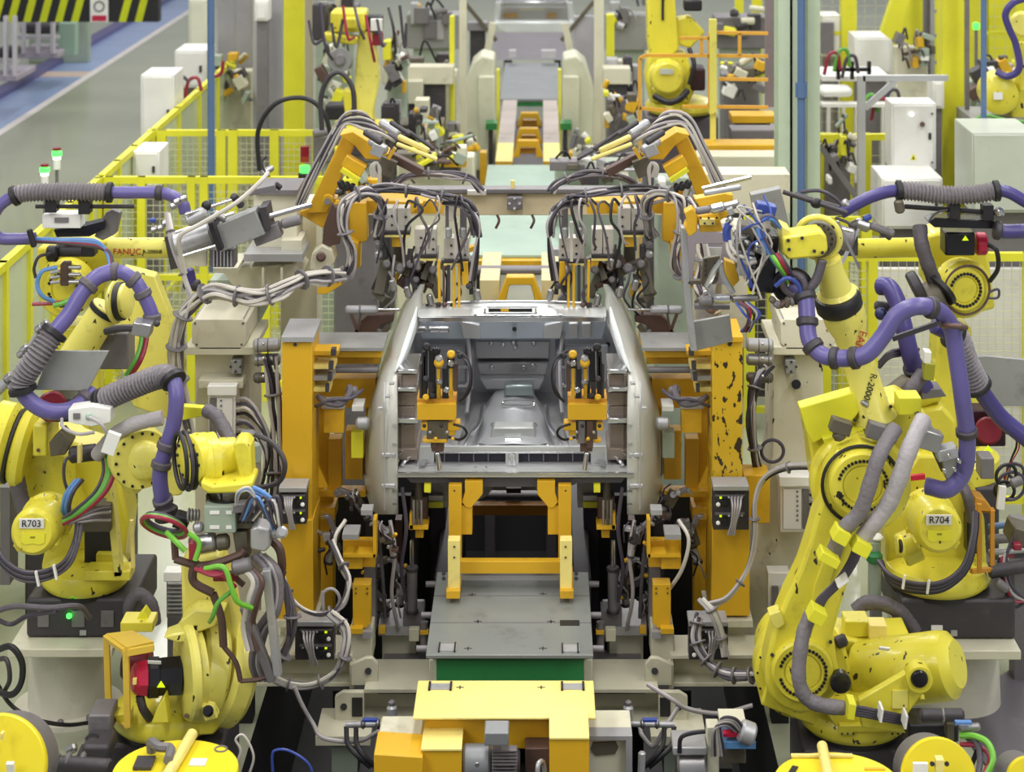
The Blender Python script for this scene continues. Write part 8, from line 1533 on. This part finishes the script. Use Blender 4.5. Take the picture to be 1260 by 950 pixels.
# gearbox with blue tray by the pit
r = T('pump_unit', 'grey pump unit with blue tray and red strips at the pit edge', 'pump', (885, 965, 10.6))
MB().drum(P(832, 945, 10.6), P(868, 945, 10.6), px(24)).go('silver_body', STEEL, r); MB().box(828, 920, 870, 930, 10.5, .2).go('top_plate', LGREY, r, bev=.006); MB().box(886, 913, 930, 922, 10.4, .2).go('blue_tray', mat('tray_blue', (90, 140, 190), .45), r, bev=.003); MB().box(870, 895, 885, 965, 10.55, .1).go('bracket', BEIGE, r, bev=.004)
MB().box(886, 888, 918, 895, 10.45, .15).go('cream_block', BEIGE, r, bev=.004); MB().drum(P(910, 898, 10.4), P(928, 905, 10.4), px(12)).go('grey_motor', LGREY, r); MB().box(890, 922, 918, 940, 10.5, .15).go('lower_block', OLIVE, r, bev=.006); MB().box(893, 890, 908, 895, 10.4, .05).go('red_strip', RED, r); MB().box(890, 903, 918, 907, 10.4, .05).go('red_strip', RED, r)
for k in range(5): MB().tube([P(876 + k * 4, 930, 10.4), P(878 + 2 * k, 900 - 3 * k, 10.35), P(892 + 3 * k, 892 - 2 * k, 10.35), P(906 + 3 * k, 900, 10.4)], px(1.6), seg=6).go('wire', [CABLE, CABLED, CABLEL][k % 3], r)
MB().tube([P(836, 926, 10.5), P(838, 908, 10.5), P(852, 902, 10.5), P(868, 900, 10.5)], px(2.4)).go('hose', BLACK, r); MB().aabb(P(840, 0, 10.7).x, 10.65, -1.09, P(900, 0, 10.7).x, 10.9, P(0, 940, 10.7).z).go('base', DARKP, r)
r = T('steel_box', 'worn steel box frame with oval opening beside the pale yellow block on the R704 side', 'frame', (752, 965, 10.5))
MB().box(724, 906, 778, 965, 10.5, .3).go('box_body', BEIGE, r, bev=.006); MB().box(724, 906, 778, 911, 10.46, .1).go('worn_top', LGREY, r); MB().poly([(730, 914), (758, 913), (761, 920), (757, 928), (733, 930), (727, 922)], 10.49, .01).go('oval_opening', OLIVE, r); MB().box(770, 911, 778, 965, 10.46, .1).go('worn_edge', LGREY, r)
MB().drum(P(790, 925, 10.5), P(789, 955, 10.5), px(4)).go('side_pin', LGREY, r); MB().aabb(P(730, 0, 10.6).x, 10.6, -1.09, P(772, 0, 10.6).x, 10.8, P(0, 964, 10.6).z).go('leg', DARKP, r)
# clutter on the floor by the R703 pedestal and at the left edge
for i, (pts, rp, m_, lab) in enumerate((([(-5, 800, 11.2), (14, 796, 11.1), (27, 815, 11.1), (26, 840, 11.1), (14, 855, 11.1), (-5, 850, 11.2)], 4, BLACK, 'black hose coil standing at the left edge before the R703 pedestal'), ([(-5, 838, 11.3), (12, 866, 11.4), (40, 884, 11.4), (80, 892, 11.5), (112, 889, 11.7)], 2.6, BLACK, 'black cable lying around the foot of the R703 pedestal'),
        ([(-5, 812, 11.2), (8, 812, 11.1), (12, 835, 11.1), (6, 850, 11.2)], 3, DGREY, 'grey inner hose coil at the left edge'), ([(-5, 752, 11.2), (20, 746, 11.15), (60, 748, 11.1), (96, 746, 11.15), (110, 760, 11.3)], 3.6, SLEEVED, 'grey sleeved cable across the R703 robot base'),
        ([(-5, 762, 11.2), (14, 768, 11.2), (34, 758, 11.15), (70, 752, 11.1)], 3, CABLED, 'dark cable crossing in front of the R703 robot base'), ([(286, 950, 10.3), (296, 925, 10.3), (290, 910, 10.3), (300, 905, 10.3), (312, 930, 10.3), (306, 955, 10.3)], 1.4, CABLEL, 'thin white cable curl beside the grey pipe handle lid'),
        ([(336, 955, 10.5), (335, 930, 10.5), (340, 923, 10.5), (356, 924, 10.5), (378, 938, 10.5), (386, 955, 10.5)], 1.6, BLUED, 'thin blue hose on the pit floor edge'))):
    tag(MB().tube([P(*p) for p in pts], px(rp, 11.2)).go('cable', m_), lab, 'cable')
r = T('hose_coupling', 'dark pipe coupling with grey rings between the yellow tank end and the round lid', 'coupling', (95, 945, 10.3))
MB().drum(P(58, 940, 10.3), P(136, 945, 10.2), px(9)).go('pipe', DGREY, r)
for u in (66, 80, 98): MB().drum(P(u, 938, 10.28), P(u + 6, 939, 10.28), px(11)).go('ring', [STEEL, BLACK, MGREY][u % 3], r)
MB().box(100, 918, 134, 940, 10.5, .2).go('grey_block', DGREY, r, bev=.02); MB().drum(P(82, 925, 10.4), P(94, 918, 10.4), px(5)).go('elbow', STEEL, r); MB().box(108, 880, 136, 905, 10.7, .2).go('grey_bracket', MGREY, r, bev=.01); MB().drum(P(114, 905, 10.6), P(114, 918, 10.6), px(8)).go('black_valve', BLACK, r); MB().aabb(P(90, 0, 10.5).x, 10.55, 0, P(120, 0, 10.5).x, 10.7, P(0, 938, 10.5).z).go('support', DGREY, r)
r = T('connector_panel', 'beige connector panel behind the brown hoses of the front weld gun', 'panel', (215, 745, 11.9)); MB().box(201, 704, 223, 716, 11.9, .1).go('panel_box', WHITE, r, bev=.005); MB().box(205, 716, 225, 760, 12.0, .1).go('chain_guide', MGREY, r)
for k in range(8): MB().box(206, 718 + 5 * k, 224, 720 + 5 * k, 11.98, .03).go('chain_link', LGREY, r)
MB().aabb(P(206, 0, 12.2).x, 12.2, 0, P(222, 0, 12.2).x, 12.3, P(0, 750, 12).z).go('post', MGREY, r)
r = T('terminal_strip', 'second white terminal box low behind the arm of the large leaning robot', 'junction box', (958, 750, 12.2)); MB().box(945, 705, 972, 755, 12.35, .12).go('box_body', WHITE, r, bev=.004); MB().box(950, 722, 958, 752, 12.33, .03).go('connector_strip', MGREY, r); MB().box(962, 722, 970, 752, 12.33, .03).go('label_plate', LABEL, r)
r = T('floor_valve', 'grey valve with green cap and drain plate between the leaning robot and the R704 robot', 'valve', (1070, 700, 12.0)); MB().drum(P(1076, 735, 12.0), P(1076, 664, 12.0), px(8)).go('valve_body', TRGREY, r); MB().drum(P(1076, 692, 11.95), P(1076, 680, 11.95), px(10)).go('green_cap', GREENP, r); MB().drum(P(1078, 664, 12.0), P(1078, 658, 12.0), px(9)).go('white_cap', WHITE, r)
MB().aabb(P(1070, 0, 12.1).x, 12.0, 0, P(1082, 0, 12.1).x, 12.1, P(0, 735, 12.0).z).go('post', MGREY, r)
r = T('cable_cluster', 'black looped cables with a white tag at the edge beneath the dark grey shield', 'cables', (1240, 700, 12.1))
for k, (u, v, R_) in enumerate(((1238, 585, 14), (1244, 598, 18), (1236, 604, 12), (1250, 580, 10))): MB().ring(P(u, v, 12.1 + .03 * k), (.2 * k - .3, 1, .1), px(R_), px(2.2), 24, 7).go('cable', [BLACK, CABLED][k % 2], r)
MB().wbox(P(1232, 612, 12.0), (px(9), .03, px(28)), (0, .1, 0)).go('white_tag', WHITE, r); MB().drum(P(1244, 596, 12.0), P(1258, 590, 12.0), px(6)).go('connector', MGREY, r)
for k in range(4): MB().drum(P(1216, 648 + 16 * k, 12.4), P(1268, 644 + 16 * k, 12.4), px(4 + k % 2 * 2)).go('pipe', [BLUEP, MGREY, LGREY, MGREY][k], r)
MB().wbox(P(1252, 655, 12.1), (px(24), .2, px(22)), (0, .3, 0)).go('valve_block', OLIVE, r, bev=.01); MB().wbox(P(1250, 670, 12.0), (px(10), .1, px(8))).go('red_valve', REDH, r, bev=.006); MB().drum(P(1216, 704, 11.9), P(1266, 696, 11.9), px(8)).go('dark_pipe', DGREY, r); MB().drum(P(1226, 716, 11.85), P(1240, 726, 11.85), px(6)).go('elbow', MGREY, r)
for k in range(4): MB().tube([P(1246, 660 + 12 * k, 12.0), P(1238 - 3 * k, 690, 11.95), P(1244, 720 + 8 * k, 11.9), P(1264, 740, 11.9)], px(2)).go('cable', [CABLED, CABLE, REDH, BLACK][k], r)
MB().aabb(P(1246, 0, 12.5).x, 12.45, 0, P(1262, 0, 12.5).x, 12.6, P(0, 640, 12.5).z).go('post', MGREY, r)
# ================================================================ LIGHT AND CAMERA
w = bpy.data.worlds.new('hall_light'); bpy.context.scene.world = w; w.use_nodes = True
w.node_tree.nodes['Background'].inputs[0].default_value = (.93, .96, 1.0, 1); w.node_tree.nodes['Background'].inputs[1].default_value = .27
def area(x, y, z, sx, sy, p, rx=0, ry=0):
    l = bpy.data.lights.new('ceiling_lamp', 'AREA'); l.shape = 'RECTANGLE'; l.size = sx; l.size_y = sy; l.energy = p; l.color = (1, .98, .95)
    o = bpy.data.objects.new('ceiling_lamp', l); o.location = (x, y, z); o.rotation_euler = (rx, ry, 0); C.objects.link(o)
for y in (6, 13, 20, 28, 37, 47):
    for x in (-6, 0, 6): area(x, y, 9.5, 1.2, 5, 240)
area(-7, 3, 7, 4, 4, 230, math.radians(50), math.radians(-35)); area(7, 3, 7, 4, 4, 190, math.radians(50), math.radians(35))
cam = bpy.data.cameras.new('camera'); co = bpy.data.objects.new('camera', cam); C.objects.link(co)
co.location = (CX, 0, CZ); co.rotation_euler = (PI / 2, 0, 0)
cam.sensor_width = 36; cam.lens = F / 1260 * 36; cam.shift_x = (630 - 667) / 1260; cam.shift_y = -(475 + 265) / 1260
cam.clip_end = 200; cam.dof.use_dof = True; cam.dof.focus_distance = 11.6; cam.dof.aperture_fstop = 2.8
s = bpy.context.scene; s.camera = co
s.view_settings.view_transform = 'Standard'; s.view_settings.look = 'None'; s.view_settings.gamma = 1; s.view_settings.exposure = 0.3
s.view_settings.use_curve_mapping = False
